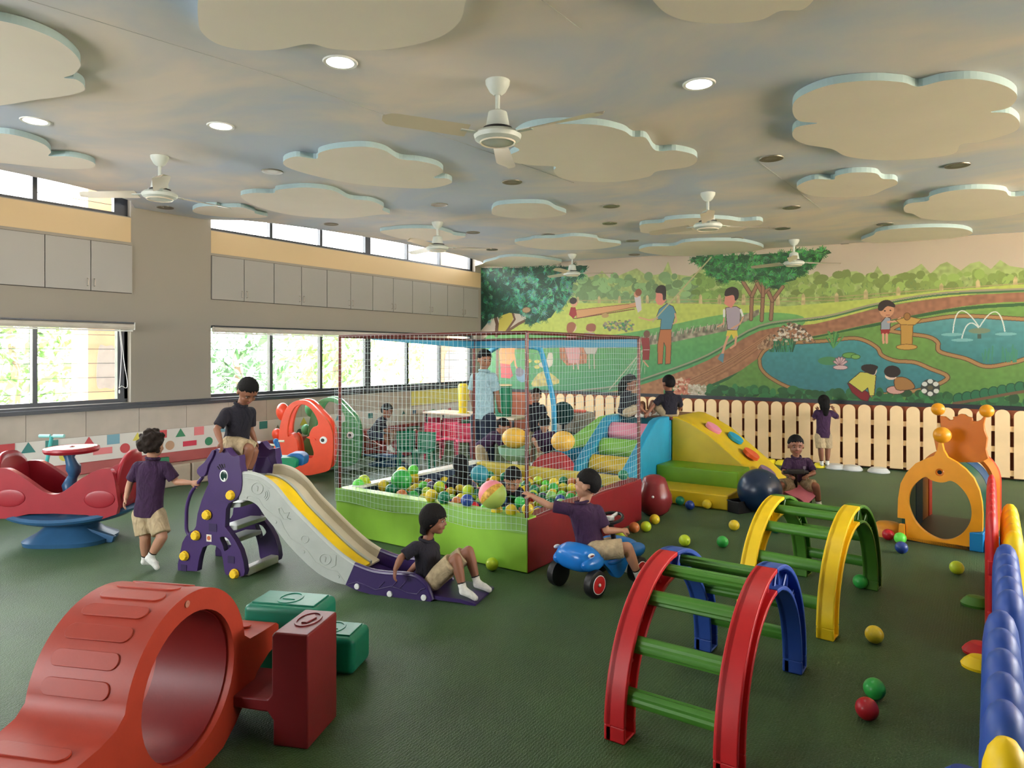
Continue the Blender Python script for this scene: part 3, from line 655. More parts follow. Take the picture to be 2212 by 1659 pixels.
# bench with two girls, ducks, mound, watering child
poly([(1207, 745), (1235, 740), (1270, 745), (1268, 785), (1225, 790), (1210, 775)], (190, 118, 84), nz=.2)
for k in range(5): line([(1208 + k * 12, 750), (1212 + k * 12, 788)], (120, 70, 50), 1.4)
poly([(1225, 720), (1244, 720), (1254, 760), (1250, 785), (1228, 785), (1220, 750)], (232, 168, 170), edge=(180, 110, 110)); ellp(1236, 708, 9, 10, (232, 190, 170)); poly([(1224, 714), (1226, 700), (1236, 696), (1244, 702), (1240, 714), (1232, 722)], (160, 90, 60), sm=3)
poly([(1262, 720), (1284, 720), (1292, 750), (1286, 765), (1266, 765), (1258, 745)], (206, 198, 190), edge=(140, 120, 110)); ellp(1276, 710, 8, 9, (226, 180, 160)); poly([(1267, 714), (1268, 702), (1280, 699), (1287, 704), (1284, 716)], (150, 80, 56), sm=3)
line([(1272, 765), (1273, 796)], (196, 180, 160), 6); line([(1283, 765), (1284, 796)], (196, 180, 160), 6); line([(1238, 785), (1239, 797)], (230, 190, 180), 6); line([(1248, 785), (1249, 797)], (230, 190, 180), 6)
poly([(1164, 785), (1180, 778), (1184, 764), (1192, 762), (1194, 772), (1192, 790), (1178, 796), (1166, 792)], (224, 214, 196), sm=3)
for x, y in ((1143, 780), (1160, 781), (1160, 793)): ellp(x, y, 6, 4, (226, 206, 100))
poly([(1150, 835), (1158, 812), (1175, 802), (1192, 808), (1208, 828)], (206, 190, 110), nz=.15, sm=3)
line([(1074, 745), (1074, 820)], (124, 84, 64), 16)
poly([(1078, 760), (1082, 748), (1100, 744), (1112, 752), (1112, 775), (1102, 788), (1080, 788)], (240, 160, 96)); line([(1108, 755), (1114, 790), (1120, 802)], (236, 156, 100), 9)
poly([(1080, 785), (1102, 788), (1108, 812), (1102, 818), (1082, 816)], (214, 84, 90)); ellp(1128, 812, 13, 14, (120, 160, 190)); ellp(1122, 804, 9, 10, (120, 110, 130))
img = np.clip(img * .86, 0, 1); g_ = img.mean(2, keepdims=True); img = img * .9 + g_ * .1
im = bpy.data.images.new('mural_paint', IW, IH); px = np.ones((IH, IW, 4), np.float32); px[..., :3] = img; im.pixels.foreach_set(px.ravel()); im.update()
try: im.pack()
except Exception: pass
mm = bpy.data.materials.new('mural_paint'); mm.use_nodes = True; n = mm.node_tree; b = n.nodes['Principled BSDF']
ti = n.nodes.new('ShaderNodeTexImage'); ti.image = im; n.links.new(ti.outputs[0], b.inputs['Base Color']); b.inputs['Roughness'].default_value = .55
mu = bpy.data.meshes.new('mural'); mu.from_pydata([(MX0 + .001, WY - .004, MZ0), (MX1, WY - .004, MZ0), (MX1, WY - .004, 3.08), (MX0 + .001, WY - .004, 3.16)], [], [(0, 1, 2, 3)])
uv = mu.uv_layers.new(name='uv'); H_ = MZ1 - MZ0
for i, c in enumerate([(0, 0), (1, 0), (1, (3.08 - MZ0) / H_), (0, 1)]): uv.data[i].uv = c
mu.materials.append(mm); mo = bpy.data.objects.new('mural', mu); COL.objects.link(mo); mo.parent = wall_mural; mo['label'] = 'painted park scene with trees, ponds and children'
# ================================================================ CEILING: cloud panels, downlights, fans
M_cl = mat('cloud_face_paint', (246, 236, 226), .8, var=.03, vscale=1.5); M_rim = mat('cloud_rim_paint', (158, 182, 188), .7)
CLOUDS = [
 ('huge pale cloud panel cut by the top edge over the lit lamp', [(428, 42), (436, 70), (470, 95), (530, 108), (600, 107), (668, 95), (720, 106), (800, 109), (880, 100), (950, 80), (990, 50), (1003, 15), (1000, -30), (900, -75), (820, -70), (700, -95), (540, -70), (520, -75), (440, -40), (428, 0)]),
 ('cloud panel cut by the left edge, upper', [(-60, 38), (0, 45), (60, 60), (120, 85), (160, 115), (174, 140), (160, 160), (138, 168), (165, 172), (182, 186), (172, 200), (90, 214), (-60, 222)]),
 ('cloud panel cut by the left edge above the window', [(-60, 292), (0, 288), (50, 296), (95, 312), (110, 328), (106, 337), (150, 338), (190, 346), (206, 356), (190, 364), (120, 364), (0, 352), (-60, 350)]),
 ('wide cloud panel between the two left fans', [(613, 348), (640, 338), (683, 343), (690, 330), (730, 320), (790, 317), (830, 325), (862, 343), (905, 348), (945, 358), (957, 372), (936, 384), (966, 386), (974, 396), (925, 407), (840, 404), (760, 396), (680, 380), (622, 362)]),
 ('cloud panel with drooping right tail above the long window', [(520, 425), (545, 417), (590, 417), (600, 410), (660, 405), (720, 412), (755, 429), (800, 434), (828, 446), (826, 454), (842, 462), (815, 464), (740, 472), (640, 466), (560, 448)]),
 ('small flat cloud panel beside the bare wall pillar', [(416, 456), (430, 447), (465, 445), (475, 448), (520, 448), (548, 456), (552, 461), (578, 468), (550, 471), (500, 470), (440, 464)]),
 ('big cloud panel just right of the nearest fan', [(1108, 296), (1140, 276), (1200, 268), (1290, 270), (1345, 282), (1366, 295), (1395, 298), (1416, 325), (1460, 325), (1500, 335), (1504, 350), (1480, 362), (1420, 370), (1400, 382), (1340, 392), (1270, 393), (1215, 386), (1196, 370), (1199, 360), (1150, 357), (1108, 350), (1102, 335), (1122, 324), (1104, 312)]),
 ('largest cloud panel at upper right with white rim', [(1713, 245), (1716, 220), (1745, 200), (1800, 182), (1880, 174), (1950, 178), (1984, 187), (2040, 174), (2110, 171), (2170, 185), (2197, 207), (2180, 232), (2140, 242), (2180, 245), (2202, 264), (2190, 285), (2120, 306), (2076, 312), (2060, 332), (1990, 343), (1900, 346), (1830, 338), (1797, 322), (1740, 312), (1713, 296), (1720, 275), (1766, 266), (1728, 262)]),
 ('small oval cloud panel left of the fans row, right part', [(1724, 410), (1728, 398), (1760, 387), (1800, 388), (1806, 380), (1840, 373), (1890, 374), (1906, 386), (1932, 388), (1938, 398), (1912, 409), (1880, 422), (1830, 426), (1760, 424)]),
 ('cloud panel cut by the right edge', [(1955, 458), (1953, 447), (1966, 439), (2004, 434), (2010, 424), (2050, 413), (2110, 408), (2168, 412), (2184, 424), (2240, 422), (2262, 440), (2200, 462), (2120, 474), (2050, 477), (1995, 472), (1972, 462)]),
 ('long thin cloud panel low at right near the mural', [(1860, 520), (1886, 508), (1896, 500), (1940, 494), (2020, 491), (2080, 494), (2100, 505), (2060, 514), (1980, 520), (1900, 524)]),
 ('small cloud panel in the middle of the ceiling', [(1062, 460), (1067, 447), (1090, 441), (1150, 439), (1182, 442), (1200, 452), (1222, 463), (1160, 472), (1100, 470), (1070, 465)]),
 ('cloud panel behind the fan with the beige blade', [(1383, 497), (1386, 485), (1430, 481), (1442, 475), (1500, 471), (1570, 474), (1600, 478), (1640, 476), (1646, 484), (1614, 492), (1590, 500), (1530, 505), (1440, 506), (1390, 503)]),
 ('cloud panel left of the small far fan over the corner', [(1112, 524), (1145, 518), (1155, 515), (1200, 514), (1240, 510), (1286, 514), (1296, 521), (1342, 528), (1290, 538), (1200, 540), (1140, 534)]),
 ('cloud panel just above the right mural tree', [(1381, 542), (1400, 533), (1455, 531), (1480, 523), (1550, 520), (1610, 523), (1648, 538), (1560, 549), (1480, 553), (1420, 550)]),
 ('cloud panel behind the fan above the netted pit', [(822, 502), (845, 496), (890, 493), (940, 495), (972, 503), (982, 508), (1006, 512), (960, 520), (880, 518)]),
 ('farthest cloud panel above the left mural tree', [(1045, 568), (1072, 560), (1080, 557), (1110, 554), (1160, 557), (1214, 566), (1180, 573), (1110, 576), (1055, 575)]),
 ('cloud panel cut by the top edge, right of the middle', [(1410, -10), (1418, 10), (1445, 32), (1490, 46), (1560, 51), (1640, 44), (1685, 24), (1735, 20), (1760, -15), (1700, -50), (1600, -45), (1560, -70), (1440, -50)]),
]
for lab, pts in CLOUDS:
    P = [PC(x, y, .045) for x, y in pts]
    P2 = catmull([(p.x, p.y) for p in P], 5, True)
    P2 = [(max(p.x, WX + .03), min(p.y, WY - .03)) for p in P2]
    n = len(P2); mb = MB(); mb.prism(P2, (0, 0, 0), (1, 0, 0), (0, 1, 0), (0, 0, 1), .07)
    for i, p in enumerate(mb.v): p.z = zc(p.x) - (0.003 if i >= n else .045)
    o = obj('ceiling_cloud', mb, [M_cl, M_rim], smooth=False, loc=(P[0].x, P[0].y, P[0].z))
    for pl in o.data.polygons: pl.material_index = 1 if abs(pl.normal.z) < .6 else 0
    tag(o, lab, 'ceiling panel', 'cloud shaped ceiling panels')
M_lamp = mat('lit_diffuser', (255, 250, 240), .5, emit=7); M_off = mat('dark_lamp_well', (96, 88, 76), .35, .4); M_ring = mat('lamp_ring', (120, 116, 108), .35, .6)
LAMPS = [(735, 134, 1, 'lit round downlight nearest the camera'), (1510, 181, 1, 'lit round downlight between the nearest fan and the largest cloud'), (76, 261, 1, 'lit round downlight near the left edge'), (477, 272, 1, 'lit round downlight above the left fan'),
 (588, 370, 0, 0), (1106, 393, 0, 0), (1666, 342, 0, 0), (2068, 357, 0, 0), (357, 448, 0, 0), (949, 442, 0, 0), (715, 484, 0, 0), (1320, 445, 0, 0), (1317, 482, 0, 0), (1022, 502, 0, 0), (1184, 507, 0, 0), (1366, 520, 0, 0), (1710, 448, 0, 0), (1691, 493, 0, 0), (1912, 484, 0, 0), (1827, 528, 0, 0), (1063, 539, 0, 0), (1370, 550, 0, 0), (1592, 514, 0, 0)]
def lamp(lit):
    t = thing('downlight', 'x', 'ceiling light')
    obj('ring', MB().lathe([(.07, -.004), (.086, -.007), (.09, -.001), (.09, 0)], seg=28), M_ring if not lit else M_white, t)
    obj('diffuser' if lit else 'reflector', MB().lathe([(.0, -.0045), (.07, -.0045), (.071, -.002), (0, -.002)] if lit else [(0, -.003), (.03, -.0035), (.07, -.005), (.07, -.001)], seg=28), M_lamp if lit else M_off, t)
    return t
pro = {0: None, 1: None}
UNL = ['unlit downlight just left of the wide left cloud panel', 'unlit downlight below the big cloud right of the nearest fan', 'unlit downlight left of the largest cloud', 'unlit downlight below the largest cloud near the right edge', 'unlit downlight above the bare wall pillar', 'unlit downlight left of the small middle cloud', 'unlit downlight above the start of the long window', 'unlit downlight left of the beige bladed fan, upper of two', 'unlit downlight left of the beige bladed fan, lower of two', 'unlit downlight beside the fan above the pit', 'unlit downlight below the small middle cloud', 'unlit downlight right of the far left cloud row', 'unlit downlight right of the beige bladed fan, upper', 'unlit downlight right of the beige bladed fan, lower', 'unlit downlight below the cloud cut by the right edge', 'unlit downlight right of the far right fan', 'tiny unlit downlight near the far window corner', 'tiny unlit downlight above the middle of the mural', 'unlit downlight under the beige bladed fan cloud']
ui = 0
for (x, y, lit, lab) in LAMPS:
    P = PC(x, y, .002)
    if pro[lit] is None: t = pro[lit] = lamp(lit)
    else: t = dup(pro[lit])
    t.location = P
    if not lit: lab = UNL[ui]; ui += 1
    t['label'] = lab; t['group'] = 'lit downlights' if lit else 'unlit downlights'
    if lit:
        l = bpy.data.lights.new('downlight_glow', 'SPOT'); l.energy = 14; l.spot_size = 2.4; l.spot_blend = .8; l.shadow_soft_size = .07; l.color = (1, .93, .82)
        q = bpy.data.objects.new('downlight_glow', l); COL.objects.link(q); q.location = (0, 0, -.02); q.parent = t
M_fan = plastic('fan_grey_white', (196, 204, 200), .4); M_blade = mat('fan_blade_cream', (214, 204, 186), .3)
def fan(x, y, drop, a0, lab, proto=None):
    P = PC(x, y, .001)
    if proto: t = dup(proto, P, a0, lab)
    else:
        t = thing('ceiling_fan', lab, 'fan', P, a0, 'ceiling fans'); D = .33
        obj('canopy', MB().lathe([(.0, 0), (.068, 0), (.066, -.02), (.045, -.06), (.02, -.08), (0, -.08)], seg=24), M_fan, t)
        obj('rod', MB().tube([(0, 0, -.07), (0, 0, -.2)], .013, 12), M_fan, t)
        obj('cup', MB().lathe([(.02, -.16), (.052, -.175), (.066, -.25), (.068, -.262), (0, -.262)], seg=24), M_fan, t)
        mt = obj('motor', MB().lathe([(.0, -.262), (.07, -.266), (.078, -.274), (.115, -.285), (.132, -.302), (.125, -.325), (.095, -.34), (0, -.345)], seg=32), M_fan, t)
        obj('dark_band', MB().lathe([(.06, -.258), (.082, -.262), (.082, -.272), (.06, -.275)], seg=28), M_black, mt)
        obj('badge_rim', MB().lathe([(.088, -.339), (.096, -.346), (.1, -.336)], seg=28), M_blade, mt)
        for k in range(3):
            an = 2 * math.pi * k / 3; c, s = math.cos(an), math.sin(an); mb = MB(); mi = MB()
            R_ = Matrix(((c, -s, 0), (s, c, 0), (0, 0, 1)))
            mi.box(R_ @ V((.165, 0, -.3)), (.11, .035, .006), R_)
            rings = []
            for i in range(15):
                u = i / 14; r_ = .18 + .47 * u; hw = .048 + .016 * u
                if u > .85: hw *= math.sqrt(max(.02, 1 - ((u - .85) / .15) ** 2 * .98))
                tz = .018 * (1 - u * .4)
                rings.append([R_ @ V((r_, -hw, -.3 - tz)), R_ @ V((r_, 0, -.297 + .004)), R_ @ V((r_, hw, -.3 + tz)), R_ @ V((r_, 0, -.3 - .001))])
            mb.loft(rings)
            bl = obj('blade', mb, M_blade, t); obj('blade_iron', mi, M_fan, bl, smooth=False)
    return t
w2a = lambda a: a + YAW      # camera-frame angle to world angle
f0 = fan(1075, 175, 0, w2a(math.radians(206)), 'nearest ceiling fan with sunlit blade, left of the big cloud')
fan(345, 338, 0, w2a(math.radians(-62)), 'ceiling fan left over the bare wall pillar', f0)
fan(1529, 417, 0, w2a(math.radians(14)), 'ceiling fan with beige blades in front of a cloud panel', f0)
fan(945, 480, 0, w2a(math.radians(8)), 'ceiling fan above the netted ball pit', f0)
fan(1236, 549, 0, w2a(math.radians(2)), 'farthest ceiling fan in front of the left mural tree', f0)
fan(1715, 518, 0, w2a(math.radians(6)), 'ceiling fan in front of the right mural tree', f0)
# ================================================================ tracing plane: a vertical plane through a floor point, seen from the tripod
class Plane:
    """vertical plane through camera-frame floor point (lat, d), running along e1 (camera frame); gives (s, z) for a photo pixel"""
    def __init__(s, lat, d, e1):
        l = math.hypot(*e1); s.e = (e1[0] / l, e1[1] / l); s.n = (-s.e[1], s.e[0]); s.o = (lat, d); s.c = lat * s.n[0] + d * s.n[1]
        s.O = CW(lat, d, 0); s.ux = CW(s.e[0], s.e[1], 0); s.un = CW(s.n[0], s.n[1], 0); s.uz = V((0, 0, 1))
    def sz(s, px, py, off=0.0):
        k = (px - CX0) / F0; d = (s.c + off) / (k * s.n[0] + s.n[1]); lat = k * d
        return ((lat - s.o[0]) * s.e[0] + (d - s.o[1]) * s.e[1], CH - (py - HY) / F0 * d)
    def W(s, a, z, off=0.0): return s.O + s.ux * a + s.uz * z + s.un * off
    def P(s, px, py, off=0.0): a, z = s.sz(px, py, off); return s.W(a, z, off)
    def L(s, pts, scale=None, org=(0, 0), off=0.0): return [s.sz(org[0] + x / scale, org[1] + y / scale, off) if scale else s.sz(x, y, off) for x, y in pts]
    def prism(s, mb, loops, t, off=0.0): return mb.prism(loops, s.O + s.un * off, s.ux, s.uz, s.un, t)
RED, GREEN_, BLUE, YELLOW = plastic('red_plastic', (188, 28, 34)), plastic('green_plastic', (70, 130, 44)), plastic('blue_plastic', (42, 76, 158)), plastic('yellow_plastic', (246, 208, 24))
ORANGE = plastic('orange_red_plastic', (160, 52, 32), .46); DKRED = plastic('dark_red_plastic', (108, 28, 31), .4); TEAL = plastic('dark_green_plastic', (20, 112, 88), .36)
BOLT = plastic('yellow_bolt', (236, 196, 40))

# ---------------------------------------------------------------- crawl arch in the foreground
def crawl_arch():
    C = (-1.128, 2.45); e = (.196, .98); pl = Plane(C[0], C[1], e)   # near face plane runs away from the camera; un points to the left (back of the arch)
    t = thing('crawl_arch', 'big orange red crawl arch with round tunnel and raised step pads in the foreground', 'play tunnel', pl.O)
    zc0, ro, ri = .335, .325, .250; w = .365
    def at(s, z, off): return pl.O + pl.ux * s + V((0, 0, z)) + pl.un * off
    top = [(-1.15, .24), (-.80, .30), (-.55, .33), (-.42, .342), (-.355, .36)] + [(x, z) for x, z in arc(0, zc0, ro, 170, 8, 30)] + [(.36, .352), (.45, .345), (.56, .34), (.58, .325), (.58, .25)]
    bot = [(.50, .235), (.42, .20), (.34, .13), (.26, .06), (.18, .012), (.1, .0), (-.12, 0), (-.22, .0), (-.34, .04), (-.44, .12), (-.56, .16), (-.66, .12), (-.74, .0), (-1.15, 0)]
    hole = [(x, z) for x, z in arc(0, zc0, ri, 0, 352, 44)]
    mb = MB(); mb.prism([top + bot, hole], at(0, 0, 0), pl.ux, pl.uz, pl.un, w)
    body = obj('body', mb, ORANGE, t, world=True, bev=.028, bseg=4, ang=50)
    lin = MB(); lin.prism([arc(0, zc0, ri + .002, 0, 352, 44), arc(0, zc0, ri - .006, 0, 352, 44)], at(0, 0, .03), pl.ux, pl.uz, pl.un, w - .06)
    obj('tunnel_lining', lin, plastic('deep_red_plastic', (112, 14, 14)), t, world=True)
    def pad(s, z, nx, nz, ln=.25, hw=.027):
        n = (pl.ux * nx + V((0, 0, nz))).normalized(); tan = (pl.un).cross(n).normalized()
        c = at(s, z, w / 2 + .01); pts = [(-ln / 2 + hw + hw * math.cos(a), hw * math.sin(a)) for a in [math.pi / 2 + i * math.pi / 8 for i in range(9)]] + [(ln / 2 - hw + hw * math.cos(a), hw * math.sin(a)) for a in [-math.pi / 2 + i * math.pi / 8 for i in range(9)]]
        obj('step_pad', MB().prism(pts, c - n * .004, pl.un, tan, n, .008), ORANGE, t, world=True, bev=.004)
    for a in (160, 145, 130, 115, 100, 86, 72):
        r = math.radians(a); pad(ro * math.cos(r), zc0 + ro * math.sin(r), math.cos(r), math.sin(r))
    for s, z in ((-.47, .340), (-.57, .330), (-.67, .317), (-.77, .304)): pad(s, z, -.1, 1, .27)
    for s in (.40, .48): pad(s, .351, 0, 1, .24, .022)
    obj('moulded_dot', MB().lathe([(0, 0), (.012, 0), (.012, .003), (.006, .004), (0, .002)], at(-.03, zc0 + .294, -.001), 16, -pl.un), mat('dot_grey', (170, 110, 90), .5), t, world=True)
    S0 = pl; NS = lambda c, n, z=0: S0.W(c - 2.174, z, -(n + 1.6))
    t2 = thing('end_support', 'dark red block support at the end of the orange crawl arch', 'play block', NS(2.6, -1.45))
    prof = [(0, 0), (.145, 0), (.145, .10), (.165, .125), (.30, .13), (.47, .125), (.50, .10), (.50, 0), (.64, 0), (.64, .15), (.62, .175), (.17, .175), (.15, .2), (.15, .42), (.14, .435), (0, .435)]
    obj('block', MB().prism(prof, NS(2.42, -1.288), S0.un, S0.uz, S0.ux, .25), DKRED, t2, world=True, bev=.028, bseg=4, ang=50)
    obj('emblem', MB().prism([arc(0, 0, .048, 0, 345, 23, .075), arc(0, 0, .040, 0, 345, 23, .065)], NS(2.565, -1.36, .434), S0.un, S0.ux, S0.uz, .005), DKRED, t2, world=True)
    obj('emblem', MB().prism([(-.012, -.04), (.012, -.04), (.026, .02), (0, .05), (-.026, .02)], NS(2.565, -1.36, .434), S0.un, S0.ux, S0.uz, .006), DKRED, t2, world=True, bev=.003)
    for (lab, c0, c1, n0, n1, h) in (('dark green step block with embossed lid beside the crawl arch', 2.79, 3.0, -1.80, -1.44, .385), ('low dark green step block behind the dark red support', 3.01, 3.22, -1.66, -1.37, .175)):
        P = NS((c0 + c1) / 2, (n0 + n1) / 2); sx, sy = n1 - n0, c1 - c0; g = thing('step_block', lab, 'play block', P, 0, 'green step blocks')
        q4 = lambda m: [(-sx / 2 + m, -sy / 2 + m), (sx / 2 - m, -sy / 2 + m), (sx / 2 - m, sy / 2 - m), (-sx / 2 + m, sy / 2 - m)]
        obj('body', MB().prism(q4(0), P, S0.un * -1, S0.ux, S0.uz, h), TEAL, g, world=True, bev=.03, bseg=4)
        obj('lid_panel', MB().prism(q4(.03), P + V((0, 0, h - .002)), S0.un * -1, S0.ux, S0.uz, .008), TEAL, g, world=True, bev=.003)
        obj('emblem', MB().prism([arc(0, 0, .055, 0, 345, 23, .07), arc(0, 0, .045, 0, 345, 23, .058)], P + V((0, 0, h + .005)), S0.un * -1, S0.ux, S0.uz, .004), TEAL, g, world=True)
        obj('emblem', MB().prism([(-.03, -.02), (.03, -.02), (.0, .035)], P + V((0, 0, h + .005)), S0.un * -1, S0.ux, S0.uz, .004), TEAL, g, world=True)
crawl_arch()

# ---------------------------------------------------------------- arched climbers
def climber(P, rotz, lab, ca, cb, wd=.43, nr=(12, 34, 56, 76, 100, 122, 146, 168), ribbed=True):
    t = thing('arch_climber', lab, 'climbing frame', P, rotz, 'arched climbing ladders')
    R_, ro_, ri_ = .500, .555, .445; H = .06          # stilt below the arc
    for sx in (-1, 1):
        x = sx * wd / 2
        for a0, a1, m, nm in ((90, 180, ca, 'near_half'), (0, 90, cb, 'far_half')):
            A = arc(0, H, ro_, a0, a1, 18); B = arc(0, H, ri_, a1, a0, 18)
            if a0 == 90: L_ = A + [(-ro_, 0), (-ri_, 0)] + B
            else: L_ = [(ri_, 0), (ro_, 0)] + A + B
            # hollow rib: outer web with a thinner middle and lattice webs
            mb = MB().prism(L_, (x - .036, 0, 0), (0, 1, 0), (0, 0, 1), (1, 0, 0), .028)
            mb.prism(A + arc(0, H, ro_ - .022, a1, a0, 18), (x - .042, 0, 0), (0, 1, 0), (0, 0, 1), (1, 0, 0), .088)
            mb.prism(arc(0, H, ri_ + .02, a0, a1, 18) + B, (x - .042, 0, 0), (0, 1, 0), (0, 0, 1), (1, 0, 0), .088)
            s_ = -1 if a0 == 90 else 1
            mb.bb((x - .042, s_ * ro_, 0), (x + .046, s_ * (ro_ - .02), H + .002)); mb.bb((x - .042, s_ * ri_, 0), (x + .046, s_ * (ri_ + .02), H + .002))
            mb.bb((x - .042, s_ * ri_, 0), (x + .046, s_ * ro_, .012))
            hf = obj('arch_half', mb, m, t, bev=.006, bseg=2, ang=40)
            web = MB()
            for k in range(9):
                a = math.radians(a0 + 6 + k * 9.6); c, s = math.cos(a), math.sin(a); b_ = a + (.07 if k % 2 else -.07)
                web.tube([(x + .014, math.cos(a) * (ri_ + .012), H + math.sin(a) * (ri_ + .012)), (x + .014, math.cos(b_) * (ro_ - .012), H + math.sin(b_) * (ro_ - .012))], .007, 6)
            obj('lattice_web', web, m, hf)
    for a in nr:
        r = math.radians(a); y, z = R_ * math.cos(r), H + R_ * math.sin(r); mb = MB()
        n = 20; ring0 = []; ring1 = []
        for k in range(n):
            an = 2 * math.pi * k / n; rr = .0285 * (1 if not ribbed or k % 4 else .84); sc_ = (1.25, .85)
            ct, st = math.cos(r), math.sin(r); u = rr * math.cos(an) * .9; v_ = rr * math.sin(an) * 1.2
            dy, dz = u * ct - v_ * st, u * st + v_ * ct
            ring0.append(V((-wd / 2 + .02, y + dy, z + dz))); ring1.append(V((wd / 2 - .03, y + dy, z + dz)))
        mb.loft([ring0, ring1]); obj('rung', mb, GREEN_, t, ang=25)
    return t
RUNGG = None
climber((-1.0 + .015, 2.985, 0), math.radians(0), 'near arched climber with red and blue sides and green rungs', RED, BLUE)
DKG = plastic('olive_green_plastic', (66, 118, 36))
climber((-.885, 4.50, 0), math.radians(-5), 'farther arched climber with yellow and green sides and green rungs', YELLOW, DKG, ribbed=False)

# ---------------------------------------------------------------- ball pit
PX0, PX1, PY0, PY1, PH, PT = -4.52, -2.60, 3.96, 5.84, .38, .12
t = thing('ball_pit', 'square soft ball pit with lime green front, red side and netted frame', 'ball pit', ((PX0 + PX1) / 2, (PY0 + PY1) / 2, 0))
LIME = vinyl('lime_vinyl', (142, 196, 62)); LIME2 = vinyl('lime_flap_vinyl', (140, 192, 92)); CRIM = vinyl('crimson_vinyl', (118, 16, 27)); NAVY = vinyl('navy_vinyl', (22, 44, 74)); CREAMV = vinyl('off_white_vinyl', (226, 228, 220)); OLV = vinyl('mustard_vinyl', (196, 178, 60))
def wavy(name, a, b, z0, z1, m, nx=60, amp=.004, **k):
    """a slightly creased vertical sheet from a to b"""
    a, b = V(a), V(b); d = (b - a); n = V((-d.y, d.x, 0)).normalized(); rings = []
    for i in range(nx + 1):
        p = a + d * i / nx; row = []
        for j in range(9):
            z = z0 + (z1 - z0) * j / 8; w_ = amp * (noise.noise(V((p.x * 5 + p.y * 5, z * 2.5, 3))) + .6 * noise.noise(V((p.x * 14 + p.y * 14, z * 4, 9)))) * math.sin(math.pi * j / 8)
            row.append(p + n * w_ + V((0, 0, z)))
        rings.append(row)
    return obj(name, MB().loft(rings, cap=False, closed_ring=False), m, fixn=False, **k)
obj('front_wall', MB().bb((PX0, PY0, 0), (PX1, PY0 + PT, PH)), LIME, t, world=True, bev=.012)
wavy('front_cover', (PX0 + .005, PY0 - .004, 0), (PX1 - .005, PY0 - .004, 0), .01, PH - .008, LIME, parent=t, world=True, amp=.007)
wavy('front_flap', (PX0 + .002, PY0 - .010, 0), (PX1 - .002, PY0 - .010, 0), .272, PH + .002, LIME2, parent=t, world=True, amp=.0006)
obj('side_wall', MB().bb((PX1 - PT, PY0 + .002, 0), (PX1 + .002, PY1, PH - .005)), CRIM, t, world=True, bev=.012)
obj('side_wall', MB().bb((PX0 - .002, PY0 + PT, 0), (PX0 + PT, PY1, PH)), CREAMV, t, world=True, bev=.012)
obj('side_lining', MB().bb((PX0 + PT, PY0 + PT, .02), (PX0 + PT + .006, PY1 - PT, PH - .02)), NAVY, t, world=True)
obj('back_wall', MB().bb((PX0 + PT, PY1 - PT, 0), (PX1 - PT, PY1, PH)), OLV, t, world=True, bev=.012)
obj('pit_floor', MB().bb((PX0 + PT, PY0 + PT, 0), (PX1 - PT, PY1 - PT, .10)), NAVY, t, world=True)
MAROON = mat('maroon_painted_steel', (92, 30, 26), .35, .3)
ZT = 1.648; cx_ = [(PX0 + .02, PY0 + .02), (PX1 - .02, PY0 + .02), (PX1 - .02, PY1 - .02), (PX0 + .02, PY1 - .02)]
for x, y in cx_: obj('post', MB().tube([(x, y, PH - .01), (x, y, ZT)], .0135, 12), MAROON, t, world=True)
for i in range(4):
    a, b = cx_[i], cx_[(i + 1) % 4]; obj('top_rail', MB().tube([(a[0], a[1], ZT), (b[0], b[1], ZT)], .0135, 12), MAROON, t, world=True)
NETM = mat('pale_net_cord', (196, 216, 220), .6); BLT = vinyl('blue_cover_vinyl', (52, 146, 186))
def net(a, b, z0, z1, dx, dz, r=.0014, seed=1, sag=.02, vonly=False):
    a, b = V(a), V(b); L_ = (b - a).length; d = (b - a).normalized(); n = V((-d.y, d.x, 0)); mb = MB()
    def pos(u, z):
        s = sag * math.sin(math.pi * (z - z0) / (z1 - z0)) ; q_ = V((u * 3, z * 3, seed))
        return a + d * (u + .008 * noise.noise(q_ * 1.7)) + n * (s * noise.noise(q_) * .7) + V((0, 0, z + .01 * noise.noise(V((u * 2.2, z * 2.2, seed + 5))) + (.014 * math.sin(u * 7 + seed) * (z1 - z) / (z1 - z0))))
    m = int(L_ / dx)
    for i in range(m + 1): mb.tube([pos(i * L_ / m, z0 + (z1 - z0) * k / 14) for k in range(15)], r, 3, cap=False)
    if not vonly:
        m = int((z1 - z0) / dz)
        for i in range(m + 1): mb.tube([pos(L_ * k / 26, z0 + (z1 - z0) * i / m) for k in range(27)], r, 3, cap=False)
    return mb
for nm, a, b, z0, dx, vo in (('front_net', (PX0, PY0 - .016, 0), (PX1, PY0 - .016, 0), .27, .042, False), ('side_net', (PX1 - .006, PY0, 0), (PX1 - .006, PY1, 0), PH - .005, .042, True), ('side_net', (PX0, PY1, 0), (PX0, PY0, 0), PH, .06, False)):
    o = obj(nm, net(a, b, z0, ZT, dx, .046 if dx < .05 else .07, .0012 if dx < .05 else .0009, seed=len(nm) + int(dx * 1000)), NETM, t, world=True, fixn=False, smooth=False); o['kind'] = 'stuff'
obj('blue_valance', MB().bb((PX0 + .03, PY1 - .026, ZT - .085), (PX1 - .03, PY1 - .016, ZT - .012)), BLT, t, world=True, smooth=False)
